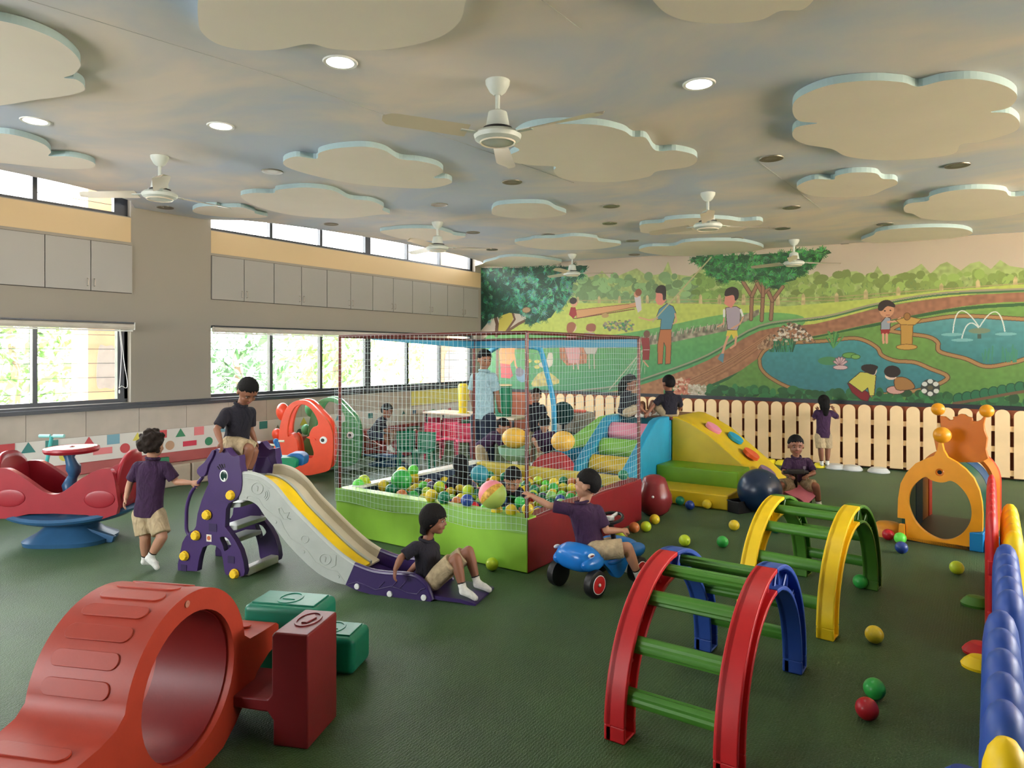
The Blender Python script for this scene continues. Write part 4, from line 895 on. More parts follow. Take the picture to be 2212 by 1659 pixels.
obj('blue_valance', MB().add([V((PX0 + .02, PY1, ZT - .09)), V((PX0 + .02, PY1 - 1.5, ZT - .02)), V((PX0 + .02, PY1 - 1.5, ZT - .012)), V((PX0 + .02, PY1, ZT - .012)), V((PX0 + .028, PY1, ZT - .09)), V((PX0 + .028, PY1 - 1.5, ZT - .02)), V((PX0 + .028, PY1 - 1.5, ZT - .012)), V((PX0 + .028, PY1, ZT - .012))], [(0, 1, 2, 3), (4, 5, 6, 7), (0, 1, 5, 4), (2, 3, 7, 6), (0, 3, 7, 4), (1, 2, 6, 5)]), BLT, t, world=True, smooth=False)
# the bent blue pipe standing behind the pit
bp = thing('blue_pipe_frame', 'bent blue plastic pipe frame standing behind the ball pit', 'pipe frame', PD(1196, 1030, 8.05))
bp.location.z = 0
pp = [PD(1196, 765 + 1.5 / 8.05 * 1500, 8.05), PD(1197, 920, 8.05), PD(1194, 860, 8.05), PD(1180, 800, 8.05), PD(1170, 762, 8.05), PD(1163, 752, 8.05), PD(1140, 748, 8.2), PD(1085, 745, 8.4), PD(1070, 752, 8.5), PD(1045, 768, 8.9), PD(1036, 778, 9.0)]
obj('pipe', MB().tube(catmull(pp, 6), .030, 12), vinyl('blue_pipe_plastic', (40, 150, 196)), bp, world=True)
obj('foot', MB().lathe([(0, 0), (.07, 0), (.06, .03), (.035, .05), (0, .05)], pp[0] * 1.0, 24), BLUE, bp, world=True)

# ---------------------------------------------------------------- balls
BC = {'lime': (190, 216, 50), 'green': (52, 168, 74), 'dark green': (20, 116, 84), 'yellow': (226, 200, 50), 'blue': (38, 66, 142), 'red': (176, 30, 42), 'pale green': (150, 206, 110), 'orange': (196, 118, 66), 'purple grey': (88, 80, 112), 'bright green': (104, 222, 84)}
BM = {k: plastic(k.replace(' ', '_') + '_ball_plastic', v, .3) for k, v in BC.items()}
bmesh0 = obj('play_ball', MB().ell((0, 0, 0), 1, seg=20, rings=14), BM['lime']); BME = bmesh0.data; bpy.data.objects.remove(bmesh0)
BMESH = {}
for k in BC:
    m_ = BME.copy(); m_.materials.clear(); m_.materials.append(BM[k]); BMESH[k] = m_
def ball(P, r, c, lab, grp, name='play_ball', sz=1):
    o = bpy.data.objects.new(name, BMESH[c]); COL.objects.link(o); o.location = P; o.scale = (r, r, r * sz); o.rotation_euler = (random.random(), random.random(), random.random() * 6) if sz == 1 else (0, 0, 0)
    return tag(o, lab, 'ball', grp)
def fball(px, yb, c, lab, r=.045):
    P = PZ(px, yb, 0); fwd = V((FX, FY, 0)); ball(P + V((0, 0, r)) + fwd * r * .35, r, c, lab, 'balls on the carpet')
for px, yb, c, lab in [(1892, 1392, 'yellow', 'yellow ball alone on the carpet right of the yellow and green climber'), (1893, 1514, 'green', 'large looking green ball touching the red one at lower right'), (1877, 1559, 'red', 'glossy red ball at lower right, nearest of all balls'),
        (2070, 1242, 'lime', 'lime ball left of the red and yellow plastic fence'), (1861, 1273, 'green', 'green ball at the foot of the yellow and green climber'), (1063, 1234, 'lime', 'bright lime ball on the carpet at the pit corner'),
        (1587, 1147, 'yellow', 'yellow ball between the foam steps and the far climber'), (1480, 1181, 'lime', 'dull lime ball left of the green one in mid carpet'), (1562, 1184, 'green', 'green ball in mid carpet right of the dull lime one'),
        (1435, 1097, 'yellow', 'yellow ball beside the red peanut ball and foam steps'), (1470, 1092, 'dark green', 'dark green ball against the yellow foam step'), (1491, 1102, 'blue', 'blue ball against the yellow foam step'), (1528, 1100, 'yellow', 'yellow ball rightmost against the yellow foam step'),
        (1371, 1152, 'orange', 'dull orange ball by the red pit wall'), (1396, 1150, 'lime', 'olive lime ball right of the orange one by the pit'), (1415, 1134, 'yellow', 'yellow ball under the red peanut ball'), (1341, 1168, 'lime', 'lime ball peeping out behind the boy on the blue car'),
        (1921, 1168, 'red', 'red ball at the left foot of the orange play tunnel'), (1947, 1176, 'bright green', 'bright green ball at the left foot of the orange play tunnel'), (1950, 1197, 'blue', 'blue ball in front of the orange play tunnel'),
        (1566, 1346, 'bright green', 'bright green ball seen behind the blue leg of the near climber'), (1800, 1192, 'red', 'small red ball seen between rungs of the far climber'), (1677, 1153, 'dark green', 'dark green ball hidden behind the yellow side of the far climber')]:
    fball(px, yb, c, lab)
# piled-up balls that stand out
PILE = [(774, 1047, 'bright green', 22, 'bright green ball at the left end of the pit', 5.55), (786, 1038, 'lime', 17, 'lime ball behind the two at the left end of the pit', 5.75), (790, 1047, 'yellow', 17, 'yellow ball at the left end of the pit', 5.50), (829, 1049, 'yellow', 18, 'mustard ball left of the big green one in the pit', 5.42),
        (845, 1058, 'dark green', 17, 'dark green ball in front of the big green one', 5.35), (893, 1016, 'bright green', 16, 'bright green ball behind the big green one', 5.75), (894, 1033, 'yellow', 16, 'yellow ball right of the big green one', 5.6), (868, 1020, 'yellow', 15, 'yellow ball peeping over the big green one', 5.85),
        (932, 1071, 'yellow', 16, 'golden yellow ball on the pit front rim', 4.92), (959, 1075, 'dark green', 15, 'dark green ball right of the golden one at the rim', 4.92), (949, 1052, 'lime', 14, 'lime ball above the golden one', 5.15), (1012, 1060, 'lime', 16, 'lime ball behind the small blue one at the rim', 5.1), (1009, 1081, 'blue', 15, 'navy ball on the pit rim left of the marbled ball', 4.85),
        (1073, 1102, 'yellow', 14, 'yellow ball on the pit rim, left of the corner pair', 4.72), (1104, 1102, 'yellow', 14, 'yellow ball on the pit rim, middle of three', 4.70), (1140, 1100, 'yellow', 14, 'yellow ball at the pit corner post', 4.76), (1346, 1026, 'dark green', 12, 'dark green ball high at the far right pit corner', 6.0), (1123, 1084, 'green', 12, 'green ball between rim and corner post', 4.95)]
PILEP = []
def pit_d(px, py, z):
    d = (CH - z) * F0 / (py - HY); rx, ry = ray(px); d = min(d, (PX0 + .04) / rx, (PY1 - .04) / ry); return max(d, (PY0 + .05) / ry)
for px, py, c, s, lab, d in PILE:
    z = .43 if (py < 1030 and px < 900) else .36
    if px in (1346,): z = .42
    if px in (932, 959, 1073, 1104, 1140, 1009): z = .42
    P = PD(px, py, pit_d(px, py, z)); r_ = max(.042, min(.05, s * (P - V((0, 0, 1.5))).length / F0 * .9)); PILEP.append((P, r_)); ball(P, r_, c, lab, 'balls heaped at the pit rim')
PILEP += [(PD(867, 1037, 6.0), .09), (PD(1064, 1068, 4.88), .1)]
R = random.Random(11); pitc = ['lime', 'lime', 'pale green', 'green', 'dark green', 'dark green', 'yellow', 'yellow', 'blue', 'purple grey', 'orange', 'red', 'bright green']
r_ = .045; nx = int((PX1 - PX0 - 2 * PT - .02) / .0935); row = 0; y = PY0 + PT + .052; PITB = []
HEADS = [(PZ(1000, 1060, .33), .13), (PZ(1103, 1075, .33), .15)]
while y < PY1 - PT - .045:
    for i in range(nx - (row % 2)):
        x = PX0 + PT + .058 + i * .0935 + (row % 2) * .0467
        z = .265 + R.uniform(-.02, .045) - .04 * (x < -3.9) * (y > 4.9)
        PITB.append(V((x + R.uniform(-.002, .002), y + R.uniform(-.003, .003), z + R.uniform(-.03, .035))))
    y += .085; row += 1
for p in PITB:
    if any((p - V((h.x, h.y, p.z))).length < rr for h, rr in HEADS) or any((p - P).length < .04 + r2 for P, r2 in PILEP): continue
    if R.random() < .06: continue
    c = pitc[R.randrange(len(pitc))]; ball(p, .0445, c, 'one of the plain %s balls in the level layer filling the net pit' % c, 'plain %s balls filling the pit' % c)
ball(PD(867, 1037, 6.0), .09, 'green', 'big green ball in the ball pit', 'large balls')
def beach(P, r):
    t = thing('beach_ball', 'pink and lime marbled beach ball on the pit rim', 'ball', P)
    P = V((0, 0, 0)); A = Matrix.Rotation(.7, 3, 'Y') @ Matrix.Rotation(-.5, 3, 'X')
    pk, lm, gd, gn = plastic('beach_pink', (232, 140, 150)), plastic('beach_lime', (176, 200, 96)), mat('beach_gold', (206, 160, 60), .5, var=.5, vscale=40), plastic('beach_green', (120, 180, 90))
    for a0, a1, m in ((0, 1.5, gn), (1.5, 3.0, lm), (3.0, 4.5, pk), (4.5, 5.0, gd), (5.0, 6.2832, lm)):
        rings = []
        for i in range(13):
            th = math.pi * i / 12; rings.append([A @ V((r * math.sin(th) * math.cos(a0 + (a1 - a0) * j / 8), r * math.sin(th) * math.sin(a0 + (a1 - a0) * j / 8), r * math.cos(th))) for j in range(9)])
        obj('panel', MB().loft(rings, cap=False, closed_ring=False), m, t)
    obj('valve', MB().lathe([(0, r - .002), (.008, r), (0, r + .004)], seg=12), M_white, t)
beach(PD(1064, 1068, 4.88), .100)
TEALB = plastic('teal_ball_plastic', (44, 134, 152)); BMESH['teal'] = BME.copy(); BMESH['teal'].materials.clear(); BMESH['teal'].materials.append(TEALB)
ball(PD(1036, 1024, 6.0), .078, 'teal', 'teal ball held up in the ball pit', 'large balls')
BMESH['gold'] = BME.copy(); BMESH['gold'].materials.clear(); BMESH['gold'].materials.append(plastic('gold_ball_plastic', (224, 178, 70)))
ball(PD(1112, 946, 7.5), .14, 'gold', 'golden yellow ball on the mint stool behind the pit, left of the corner post', 'golden balls', sz=.8)
ball(PD(1216, 953, 7.25), .125, 'gold', 'pale golden ball on the red foam arch beside the green corner slide', 'golden balls', sz=.85)
P = PD(1112, 985, 7.5); t = thing('stool', 'mint green cup shaped stool behind the pit under the golden ball', 'stool', (P.x, P.y, 0))
obj('cup_seat', MB().lathe([(0, .34), (.10, .36), (.17, .43), (.18, .50), (.165, .50), (.15, .46), (.09, .44), (0, .435)], seg=28), plastic('mint_plastic', (130, 176, 150)), t)
obj('stem', MB().tube([(0, 0, .02), (0, 0, .36)], .03, 12), M_white, t); obj('base', MB().lathe([(0, 0), (.15, 0), (.14, .02), (0, .03)], seg=24), M_white, t)

# red peanut ball
pb = thing('peanut_ball', 'dull red translucent looking peanut ball behind the right pit wall', 'ball', (-2.58, 6.08, 0))
obj('skin', MB().lathe([(0, 0), (.08, .005), (.135, .05), (.165, .13), (.16, .2), (.13, .26), (.12, .3), (.1, .35), (.05, .375), (0, .38)], seg=32, sx=1, sy=1), plastic('dull_red_rubber', (124, 40, 46), .25), pb, ang=80)
obj('valve_plug', MB().ell((.05, -.152, .2), .012), M_white, pb)

# ---------------------------------------------------------------- foam climbing corner
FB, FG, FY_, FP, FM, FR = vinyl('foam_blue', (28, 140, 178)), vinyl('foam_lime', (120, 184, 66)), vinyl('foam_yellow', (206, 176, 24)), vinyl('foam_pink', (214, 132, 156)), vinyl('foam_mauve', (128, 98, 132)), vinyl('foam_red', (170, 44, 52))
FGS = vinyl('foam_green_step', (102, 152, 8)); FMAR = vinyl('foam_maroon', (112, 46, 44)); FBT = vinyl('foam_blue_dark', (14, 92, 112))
t = thing('foam_stair', 'blue foam staircase with pink, green and yellow rolls', 'foam block', (-3.3, 6.8, 0))
side = [(6.12, 0), (6.12, .1), (6.2, .2), (7.08, .775), (7.2, .80), (7.46, .80), (7.46, 0)]
for x0, x1 in ((-3.64, -3.53), (-3.07, -2.98)): obj('side_panel', MB().prism(side, (x0, 0, 0), (0, 1, 0), (0, 0, 1), (1, 0, 0), x1 - x0), FB, t, world=True, bev=.02)
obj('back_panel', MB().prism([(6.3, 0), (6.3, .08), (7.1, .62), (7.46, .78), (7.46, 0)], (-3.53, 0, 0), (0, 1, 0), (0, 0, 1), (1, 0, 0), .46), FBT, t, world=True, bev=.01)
for (y, z, m, lab) in ((7.08, .655, FP, 'pink roll'), (6.85, .50, FG, 'green roll'), (6.62, .345, FY_, 'yellow roll'), (6.40, .19, FM, 'mauve roll')):
    mb = MB(); mb.prism([(-.10, -.06), (.10, -.06), (.10, .02), (.06, .06), (-.04, .06), (-.10, .01)], (-3.53, y, z), (0, math.cos(.6), math.sin(.6)), (0, -math.sin(.6), math.cos(.6)), (1, 0, 0), .46)
    obj('step_roll', mb, m, t, world=True, bev=.02, bseg=3)['label'] = lab
t = thing('foam_platform', 'maroon topped foam platform the two children sit on', 'foam block', (-3.31, 7.8, 0))
obj('block', MB().bb((-3.64, 7.47, 0), (-2.98, 8.3, .755)), FB, t, world=True, bev=.015)
obj('top_pad', MB().bb((-3.65, 7.2 + .27, .755), (-2.96, 8.3, .785)), FMAR, t, world=True, bev=.012)
t = thing('foam_slide', 'lime green topped corner slide of blue foam left of the foam staircase', 'foam block', (-3.8, 7.1, 0))
TP = [V((-3.655, 7.45, .775)), V((-3.655, 6.74, .485)), V((-3.80, 6.66, .455)), V((-3.965, 6.60, .425)), V((-4.0, 6.72, .43)), V((-3.86, 7.45, .73))]
BPs = [V((-3.655, 7.45, 0)), V((-3.655, 6.74, 0)), V((-3.67, 6.72, 0)), V((-3.69, 6.74, 0)), V((-3.70, 6.8, 0)), V((-3.86, 7.45, 0))]
def mixr(u): return [V((BPs[i].x + (TP[i].x - BPs[i].x) * u ** 1.6, BPs[i].y + (TP[i].y - BPs[i].y) * u ** 1.6, TP[i].z * u)) for i in range(6)]
obj('core', MB().loft([mixr(k / 8) for k in range(9)]), FB, t, world=True, ang=40)
obj('slide_pad', MB().loft([[q_ + V((0, 0, .002)) for q_ in TP], [q_ + V((0, 0, .028)) for q_ in TP]]), FG, t, world=True, bev=.006)
t = thing('foam_arch_block', 'red and mustard arched foam block under the green slide', 'foam block', (-4.0, 6.4, 0))
obj('arch', MB().prism([(-.3, 0)] + arc(0, 0, .30, 160, 20, 14, .455) + [(.3, 0)], (-3.82, 6.22, 0), (1, 0, 0), (0, 0, 1), (0, 1, 0), .2), FR, t, world=True, bev=.015)
obj('base', MB().bb((-4.4, 6.0, 0), (-3.66, 6.21, .16)), OLV, t, world=True, bev=.015)
t = thing('foam_ramp', 'mustard yellow foam ramp with coloured climbing dots descending to the right', 'foam block', (-2.3, 7.9, 0))
rp = [(-2.98, 0), (-2.98, .795), (-2.9, .79), (-2.78, .745), (-2.55, .62), (-2.15, .30), (-1.94, .12), (-1.9, 0)]
obj('wedge', MB().prism(rp, (0, 7.50, 0), (1, 0, 0), (0, 0, 1), (0, 1, 0), .85), FY_, t, world=True, bev=.02)
dx, dz = (.45, -.305); l_ = math.hypot(dx, dz); ux_ = V((dx / l_, 0, dz / l_)); nn = V((-dz / l_, 0, dx / l_)).normalized()
for x, yy, m, lab in ((-2.60, 7.78, FP, 'pink dot'), (-2.42, 8.0, FB, 'blue dot'), (-2.2, 7.85, vinyl('foam_orange', (206, 84, 44)), 'orange dot'), (-1.98, 7.66, FM, 'mauve dot')):
    z = .62 + (-2.55 - x) * .678; z = z
    obj('climbing_dot', MB().prism([(c_[0], c_[1]) for c_ in arc(0, 0, .095, 0, 340, 17)], V((x, yy, z - .01)), ux_, (0, 1, 0), nn, .045), m, t, world=True, bev=.012)['label'] = lab
t = thing('foam_step', 'lime green upper foam step against the yellow ramp', 'foam block', (-2.55, 7.25, 0), 0, 'foam steps')
obj('block', MB().bb((-2.98, 7.07, 0), (-2.1, 7.49, .306)), FGS, t, world=True, bev=.015)
t = thing('foam_step', 'mustard yellow lower foam step on the carpet', 'foam block', (-2.45, 6.85, 0), 0, 'foam steps')
obj('block', MB().bb((-2.90, 6.64, 0), (-2.07, 7.06, .146)), FY_, t, world=True, bev=.015)
t = thing('foam_mat', 'thin green foam mat at the end of the yellow ramp', 'mat', (-1.8, 7.7, 0)); obj('pad', MB().bb((-1.89, 7.52, 0), (-1.74, 8.1, .12)), FGS, t, world=True, bev=.012)

# ---------------------------------------------------------------- picket fence
PK = mat('birch_picket', (238, 208, 162), .6, var=.09, vscale=3, bump=.05, bscale=30)
FYP = 10.15
t = thing('picket_fence', 'low pale wooden picket fence with rounded tops along the mural', 'fence', (-2.5, FYP, 0))
nP = 42; pm = None
for i in range(nP):
    x = -6.36 + i * .185
    if pm is None:
        mb = MB().prism([(-.074, 0), (.074, 0), (.074, .735)] + arc(0, .735, .074, 12, 168, 9, .07) + [(-.074, .735)], (0, -.022, 0), (1, 0, 0), (0, 0, 1), (0, 1, 0), .02)
        o = obj('picket', mb, PK, t, smooth=False); pm = o.data
    else:
        o = bpy.data.objects.new('picket', pm); COL.objects.link(o); o.parent = t
    o.location = (x + 2.5, 0, .03 + random.uniform(-.004, .004)); 
    if i % 3 == 1: o.rotation_euler = (0, random.uniform(-.006, .006), 0)
for z in (.575, .33, .05): obj('rail', MB().bb((-6.45 + 2.5, .0, z), (3.75, .025, z + .065)), PK, t, smooth=False)
for i in range(6): obj('post', MB().bb((-3.8 + i * 1.5, .026, 0), (-3.73 + i * 1.5, .07, .74)), PK, t, smooth=False)

# stepping stones
ST = {'white': plastic('white_stone_plastic', (206, 212, 214)), 'yellow': plastic('yellow_stone_plastic', (236, 220, 40))}
for px, py, c, r, lab in ((1808, 1010, 'white', .13, 'white stepping stone nearest the girl at the fence'), (1843, 1013, 'white', .13, 'white stepping stone, middle of three along the fence'), (1898, 1020, 'white', .13, 'white stepping stone farthest right along the fence'), (1660, 1001, 'yellow', .12, 'yellow stepping stone at the end of the foam ramp'), (1692, 1004, 'yellow', .11, 'yellow stepping stone behind the boy on the pink car'), (1770, 1010, 'yellow', .075, 'small yellow stepping stone at the feet of the girl at the fence')):
    P = PZ(px, py, 0); P.y = min(P.y, 9.9); o = obj('stepping_stone', MB().lathe([(0, 0), (r, 0), (r, .018), (r * .72, .055), (r * .66, .06), (0, .06)], seg=28), ST[c], loc=(0, 0, 0), ang=30, bev=.006); o.location = (P.x, P.y, 0); tag(o, lab, 'stepping stone', 'stepping stones')
# ================================================================ caterpillar tunnel
AM = plastic('amber_plastic', (232, 156, 34), .34); AMD = plastic('dark_amber_plastic', (196, 108, 20), .34); DG = plastic('bottle_green_plastic', (16, 74, 62), .28); SKB = plastic('sky_blue_plastic', (30, 124, 190), .3)
pl = Plane(3.146, 5.60, (.351, -.335 * 1.0)); cs = (1880, 860); k = 1530 / 332
pl = Plane(3.13, 5.62, (.367, -.33))
t = thing('crawl_tunnel', 'amber caterpillar play tunnel with antennae and dark green body', 'play tunnel', pl.O)
outer = [(270, 1190), (275, 1000), (300, 850), (360, 740), (450, 650), (560, 600), (630, 575), (665, 520), (680, 440), (695, 430), (712, 440), (730, 520), (770, 590), (860, 640), (950, 710), (1030, 800), (1085, 920), (1110, 1040), (1118, 1160), (1115, 1330), (1005, 1335), (990, 1530), (600, 1455), (360, 1405), (345, 1200)]
hole = [(545, 785), (600, 815), (680, 838), (740, 838), (800, 824), (870, 860), (950, 950), (995, 1050), (1008, 1150), (990, 1240), (940, 1320), (870, 1380), (780, 1412), (680, 1405), (560, 1345), (460, 1250), (400, 1140), (375, 1030), (400, 920), (460, 840)]
A = pl.L(outer, k, cs); B = pl.L(hole, k, cs)
A2 = [(x, max(z, 0.0)) for x, z in A]
mb = MB(); pl.prism(mb, [A2, cat2(B, 4)], .05)
obj('front_arch', mb, AM, t, world=True, bev=.014, bseg=3, ang=40)
nz = pl.P(cs[0] + 710 / k, cs[1] + 370 / k); obj('nose', MB().ell(nz + pl.un * .02, .064), AM, t, world=True)
obj('moulded_hole', MB().lathe([(.016, 0), (.026, .004), (.03, 0)], pl.P(cs[0] + 690 / k, cs[1] + 738 / k), 20, -pl.un), AMD, t, world=True)
obj('moulded_hole', MB().lathe([(0, .001), (.016, .001)], pl.P(cs[0] + 690 / k, cs[1] + 738 / k), 20, -pl.un), M_black, t, world=True)
face = [(700, 300), (690, 180), (745, 185), (790, 220), (825, 215), (822, 185), (865, 182), (875, 165), (900, 158), (940, 165), (975, 188), (1012, 195), (1018, 228), (1060, 232), (1100, 215), (1130, 180), (1145, 190), (1130, 260), (1135, 320), (1165, 400), (1150, 510), (1175, 600), (1100, 640), (760, 640), (655, 520), (630, 400), (650, 330)]
off = .24; F_ = pl.L(face, k, cs, off); mb = MB(); pl.prism(mb, F_, .05, off); obj('head_plate', mb, AMD, t, world=True, bev=.012)
for x, y in ((675, 110), (1160, 128)): obj('antenna_knob', MB().ell(pl.P(cs[0] + x / k, cs[1] + y / k, off + .025), .051), AM, t, world=True)
s0 = min(a for a, z in A2); s1 = max(a for a, z in A2); mid = (s0 + s1) / 2 + .0; rad = (s1 - s0) / 2 - .01; ztop = pl.sz(cs[0] + 695 / k, cs[1] + 600 / k)[1] - .01
def ring(o0, o1, m, nm, gap=0, rr=1.0, scal=False):
    rings = []
    for j in range(2):
        pass
    oa = [(mid + rad * rr * math.cos(a), (ztop * rr - rad) * 1.0 + rad * rr * math.sin(a)) for a in [math.pi * i / 22 for i in range(23)]]
    hb = ztop * rr - rad; 
    oa = [(mid + rad * rr, 0)] + oa + [(mid - rad * rr, 0)]
    ia = [(mid - rad * rr + .03, 0)] + [(mid + (rad * rr - .03) * math.cos(a), hb + (rad * rr - .03) * math.sin(a)) for a in [math.pi - math.pi * i / 22 for i in range(23)]] + [(mid + rad * rr - .03, 0)]
    mb = MB(); pl.prism(mb, oa + ia, o1 - o0, o0); return obj(nm, mb, m, t, world=True, bev=.01)
ring(.05, .40, DG, 'green_segment', rr=.97); ring(.42, .66, plastic('teal_blue_segment', (20, 66, 104)), 'blue_segment', rr=.97); ring(.66, .95, AMD, 'amber_segment', rr=1.02); ring(.95, 1.08, plastic('red_segment_plastic', (190, 50, 34)), 'red_segment', rr=1.0)
obj('tunnel_floor', MB().prism([(s0 + .03, 0), (s1 - .03, 0), (s1 - .03, .03), (s0 + .03, .03)], pl.O, pl.ux, pl.uz, pl.un, 1.05), M_black, t, world=True)
for off_, z in ((.14, .34),): obj('porthole', MB().lathe([(.03, 0), (.04, .004), (.0, .006)], pl.W(s1 - .022, z, off_), 20, pl.ux), plastic('porthole_green', (20, 120, 84)), t, world=True)
obj('foot_pad', MB().prism([(0, 0), (.09, 0), (.09, .145), (0, .145)], pl.W(s1 - .085, 0, -.003), pl.ux, pl.uz, pl.un, .3), SKB, t, world=True, bev=.008)
for (a, m, sx) in ((s1 + .1, SKB, 1), (s0 - .09, plastic('amber_pad', (206, 140, 40)), -1)):
    obj('ground_dome', MB().lathe([(.12, 0), (.118, .03), (.1, .08), (.07, .105), (.0, .115)], pl.W(a, 0, .1), 24, (0, 0, 1), 1.1, 1), m, t, world=True)
obj('peg', MB().prism([(0, 0), (.05, 0), (.045, .135), (.008, .135)], pl.W(s0 + .01, 0, -.035), pl.ux, pl.uz, pl.un, .035), AM, t, world=True, bev=.005)

# ================================================================ plastic fence along the right edge
FXP = .075
def dome(hx, hy, h): return MB().lathe([(0, 0), (1, 0), (1, h - .16), (.97, h - .11), (.86, h - .06), (.66, h - .025), (.36, h - .005), (0, h)], seg=24, sx=hx, sy=hy)
def foot(t, x, y, m):
    obj('foot', MB().lathe([(.0, 0), (.078, 0), (.082, .014), (.068, .034), (.045, .055), (0, .06)], (x, y, 0), 24, (0, 0, 1), 1.0, .85), m, t, world=True)
dm = None
for (y0, y1, m, lab, fy, fm, X, hx, h) in ((2.10, 3.13, BLUE, 'blue plastic fence panel, nearer one at the right edge', (2.88,), (BLUE,), FXP - .045, .056, .605), (3.15, 4.20, BLUE, 'blue plastic fence panel, farther one at the right edge', (), (), FXP - .015, .055, .605), (4.22, 5.3, YELLOW, 'yellow plastic fence panel beyond the blue ones at the right edge', (), (), FXP + .02, .05, .61), (4.25, 5.85, RED, 'red plastic fence panel beside the farther blue one, nearest the amber tunnel', (4.98,), (GREEN_,), FXP - .07, .03, .69)):
    t = thing('plastic_fence', lab, 'fence', (X, (y0 + y1) / 2, 0), 0, 'plastic fence along the right edge')
    y = y0 + .09; pme = obj('picket', dome(hx, .086, h), m, t, ang=75); pme.location = (0, y - (y0 + y1) / 2, 0); y += .192
    while y < y1 - .05:
        o = bpy.data.objects.new('picket', pme.data); COL.objects.link(o); o.parent = t; o.location = (0, y - (y0 + y1) / 2, 0); y += .192
    for z in (.12, .38): obj('rail', MB().bb((-.02, -(y1 - y0) / 2, z), (.02, (y1 - y0) / 2, z + .08)), m, t, bev=.01)
    if y0 == 3.15: foot(t, X - .10, 4.0, YELLOW); foot(t, X - .10, 4.19, RED)
    for q_, mm_ in zip(fy, fm): foot(t, X - (.10 if m is BLUE else .075), q_, mm_)
for y, lab, X in ((1.98, 'yellow round topped fence post nearest the camera', FXP - .045),):
    t = thing('fence_post', lab, 'post', (X, y, 0), 0, None)
    obj('shaft', MB().lathe([(0, 0), (.064, 0), (.064, .50), (.060, .54), (.048, .575), (.028, .60), (0, .608)], seg=28, sx=.78, sy=1.0), YELLOW, t, ang=75)
    obj('base_disc', MB().lathe([(0, 0), (.07, 0), (.068, .02), (0, .02)], seg=24), YELLOW, t)
t = thing('navy_stand_in', 'navy ball standing in for a dark blue object beyond the red fence panel', 'ball', (.66, 7.9, 0)); obj('skin', MB().ell((0, 0, .26), .26, seg=28, rings=18), plastic('navy_rubber', (22, 36, 66), .3), t)  # ball put where an unclear dark blue object stands

# ================================================================ space hopper ball and box
t = thing('hopper_ball', 'large dark navy exercise ball in front of the foam steps', 'ball', PZ(1641, 1106, 0)); r_ = .205
obj('skin', MB().ell((0, 0, r_), r_, seg=32, rings=20), plastic('dark_navy_rubber', (20, 40, 66), .28), t)
obj('valve_plug', MB().ell(V((-FX, -FY, 0)) * r_ * .62 + V((RX, RY, 0)) * .05 + V((0, 0, r_ + r_ * .7)), .008), M_white, t)
t = thing('black_crate', 'small black plastic crate beside the navy ball', 'crate', PZ(1598, 1106, 0), YAW + .5)
obj('shell', MB().prism([[(-.09, -.07), (.09, -.07), (.09, .07), (-.09, .07)], [(-.075, -.055), (-.075, .055), (.075, .055), (.075, -.055)]], (0, 0, .0), (1, 0, 0), (0, 1, 0), (0, 0, 1), .11), M_black, t, bev=.006)
obj('base', MB().bb((-.08, -.06, .002), (.08, .06, .012)), M_black, t)
obj('rim', MB().tube([(-.09, -.07, .11), (.09, -.07, .11), (.09, .07, .11), (-.09, .07, .11)], .007, 6, closed=True), M_black, t)

# ================================================================ giraffe slide
PUR = plastic('purple_plastic', (64, 42, 96), .36); PUD = plastic('deep_purple_plastic', (50, 32, 86), .34); GRY = plastic('pale_grey_plastic', (176, 182, 176), .42); CRM = plastic('cream_grey_plastic', (200, 192, 168), .42)
sp = Plane(-1.79, 4.64, (.948, -.317)); gk, go = 5.186, (380, 940); W_ = .34
t = thing('toddler_slide', 'purple giraffe toddler slide with pale grey chute and yellow bed', 'slide', sp.O)
body = [(20, 1545), (18, 1480), (40, 1340), (70, 1200), (110, 1130), (160, 1080), (200, 1060), (222, 1020), (240, 880), (285, 730), (345, 580), (380, 520), (420, 380), (520, 330), (640, 330), (700, 480), (700, 650), (640, 745), (590, 765), (560, 830), (550, 1030), (600, 1095), (660, 1180), (720, 1290), (758, 1420), (772, 1560), (760, 1605), (740, 1615), (560, 1600), (542, 1560), (525, 1400), (500, 1290), (440, 1238), (380, 1226), (300, 1260), (268, 1350), (255, 1440), (238, 1556)]
hl = [(492, 1148), (560, 1150), (612, 1215), (606, 1255), (545, 1300), (525, 1240)]
Lb = sp.L(body, gk, go); zmin = min(z for s_, z in Lb); Lb = [(s_, z - zmin if z < .08 else z) for s_, z in Lb]; Lb = [(s_, max(0, z)) for s_, z in Lb]
Lh = cat2(sp.L(hl, gk, go), 3)
head = [(362, 470), (372, 380), (400, 235), (430, 175), (470, 150), (530, 170), (560, 145), (600, 195), (650, 240), (715, 228), (722, 330), (738, 400), (746, 510), (735, 620), (705, 690), (650, 738), (590, 752), (530, 738), (470, 700), (420, 640), (380, 560)]
ear = [(430, 165), (455, 175), (430, 250), (385, 330), (370, 400), (340, 455), (300, 462), (268, 430), (258, 395), (280, 350), (340, 300), (395, 220)]
for off, nm in ((0, 0), (W_ + .02, 1)):
    mb = MB(); sp.prism(mb, [Lb, Lh], .045, off); pn = obj('side_panel', mb, PUR, t, world=True, bev=.012, bseg=3, ang=40)
    mb = MB(); sp.prism(mb, cat2(sp.L(head, gk, go), 2), .06, off - .0075 * (1 if nm == 0 else -1)); obj('head', mb, PUR, pn, world=False, bev=.014, bseg=3, ang=40)
    pn.children[0].data.transform(Matrix.Translation(-parent_world(t)))
    mb = MB(); sp.prism(mb, cat2(sp.L(ear, gk, go), 2), .03, off - .022 if nm == 0 else off + .035); e_ = obj('ear', mb, PUR, t, world=True, bev=.01, bseg=2, ang=40)
GW, GB_ = plastic('eye_white', (235, 238, 236)), plastic('eye_green_black', (14, 52, 46), .2)
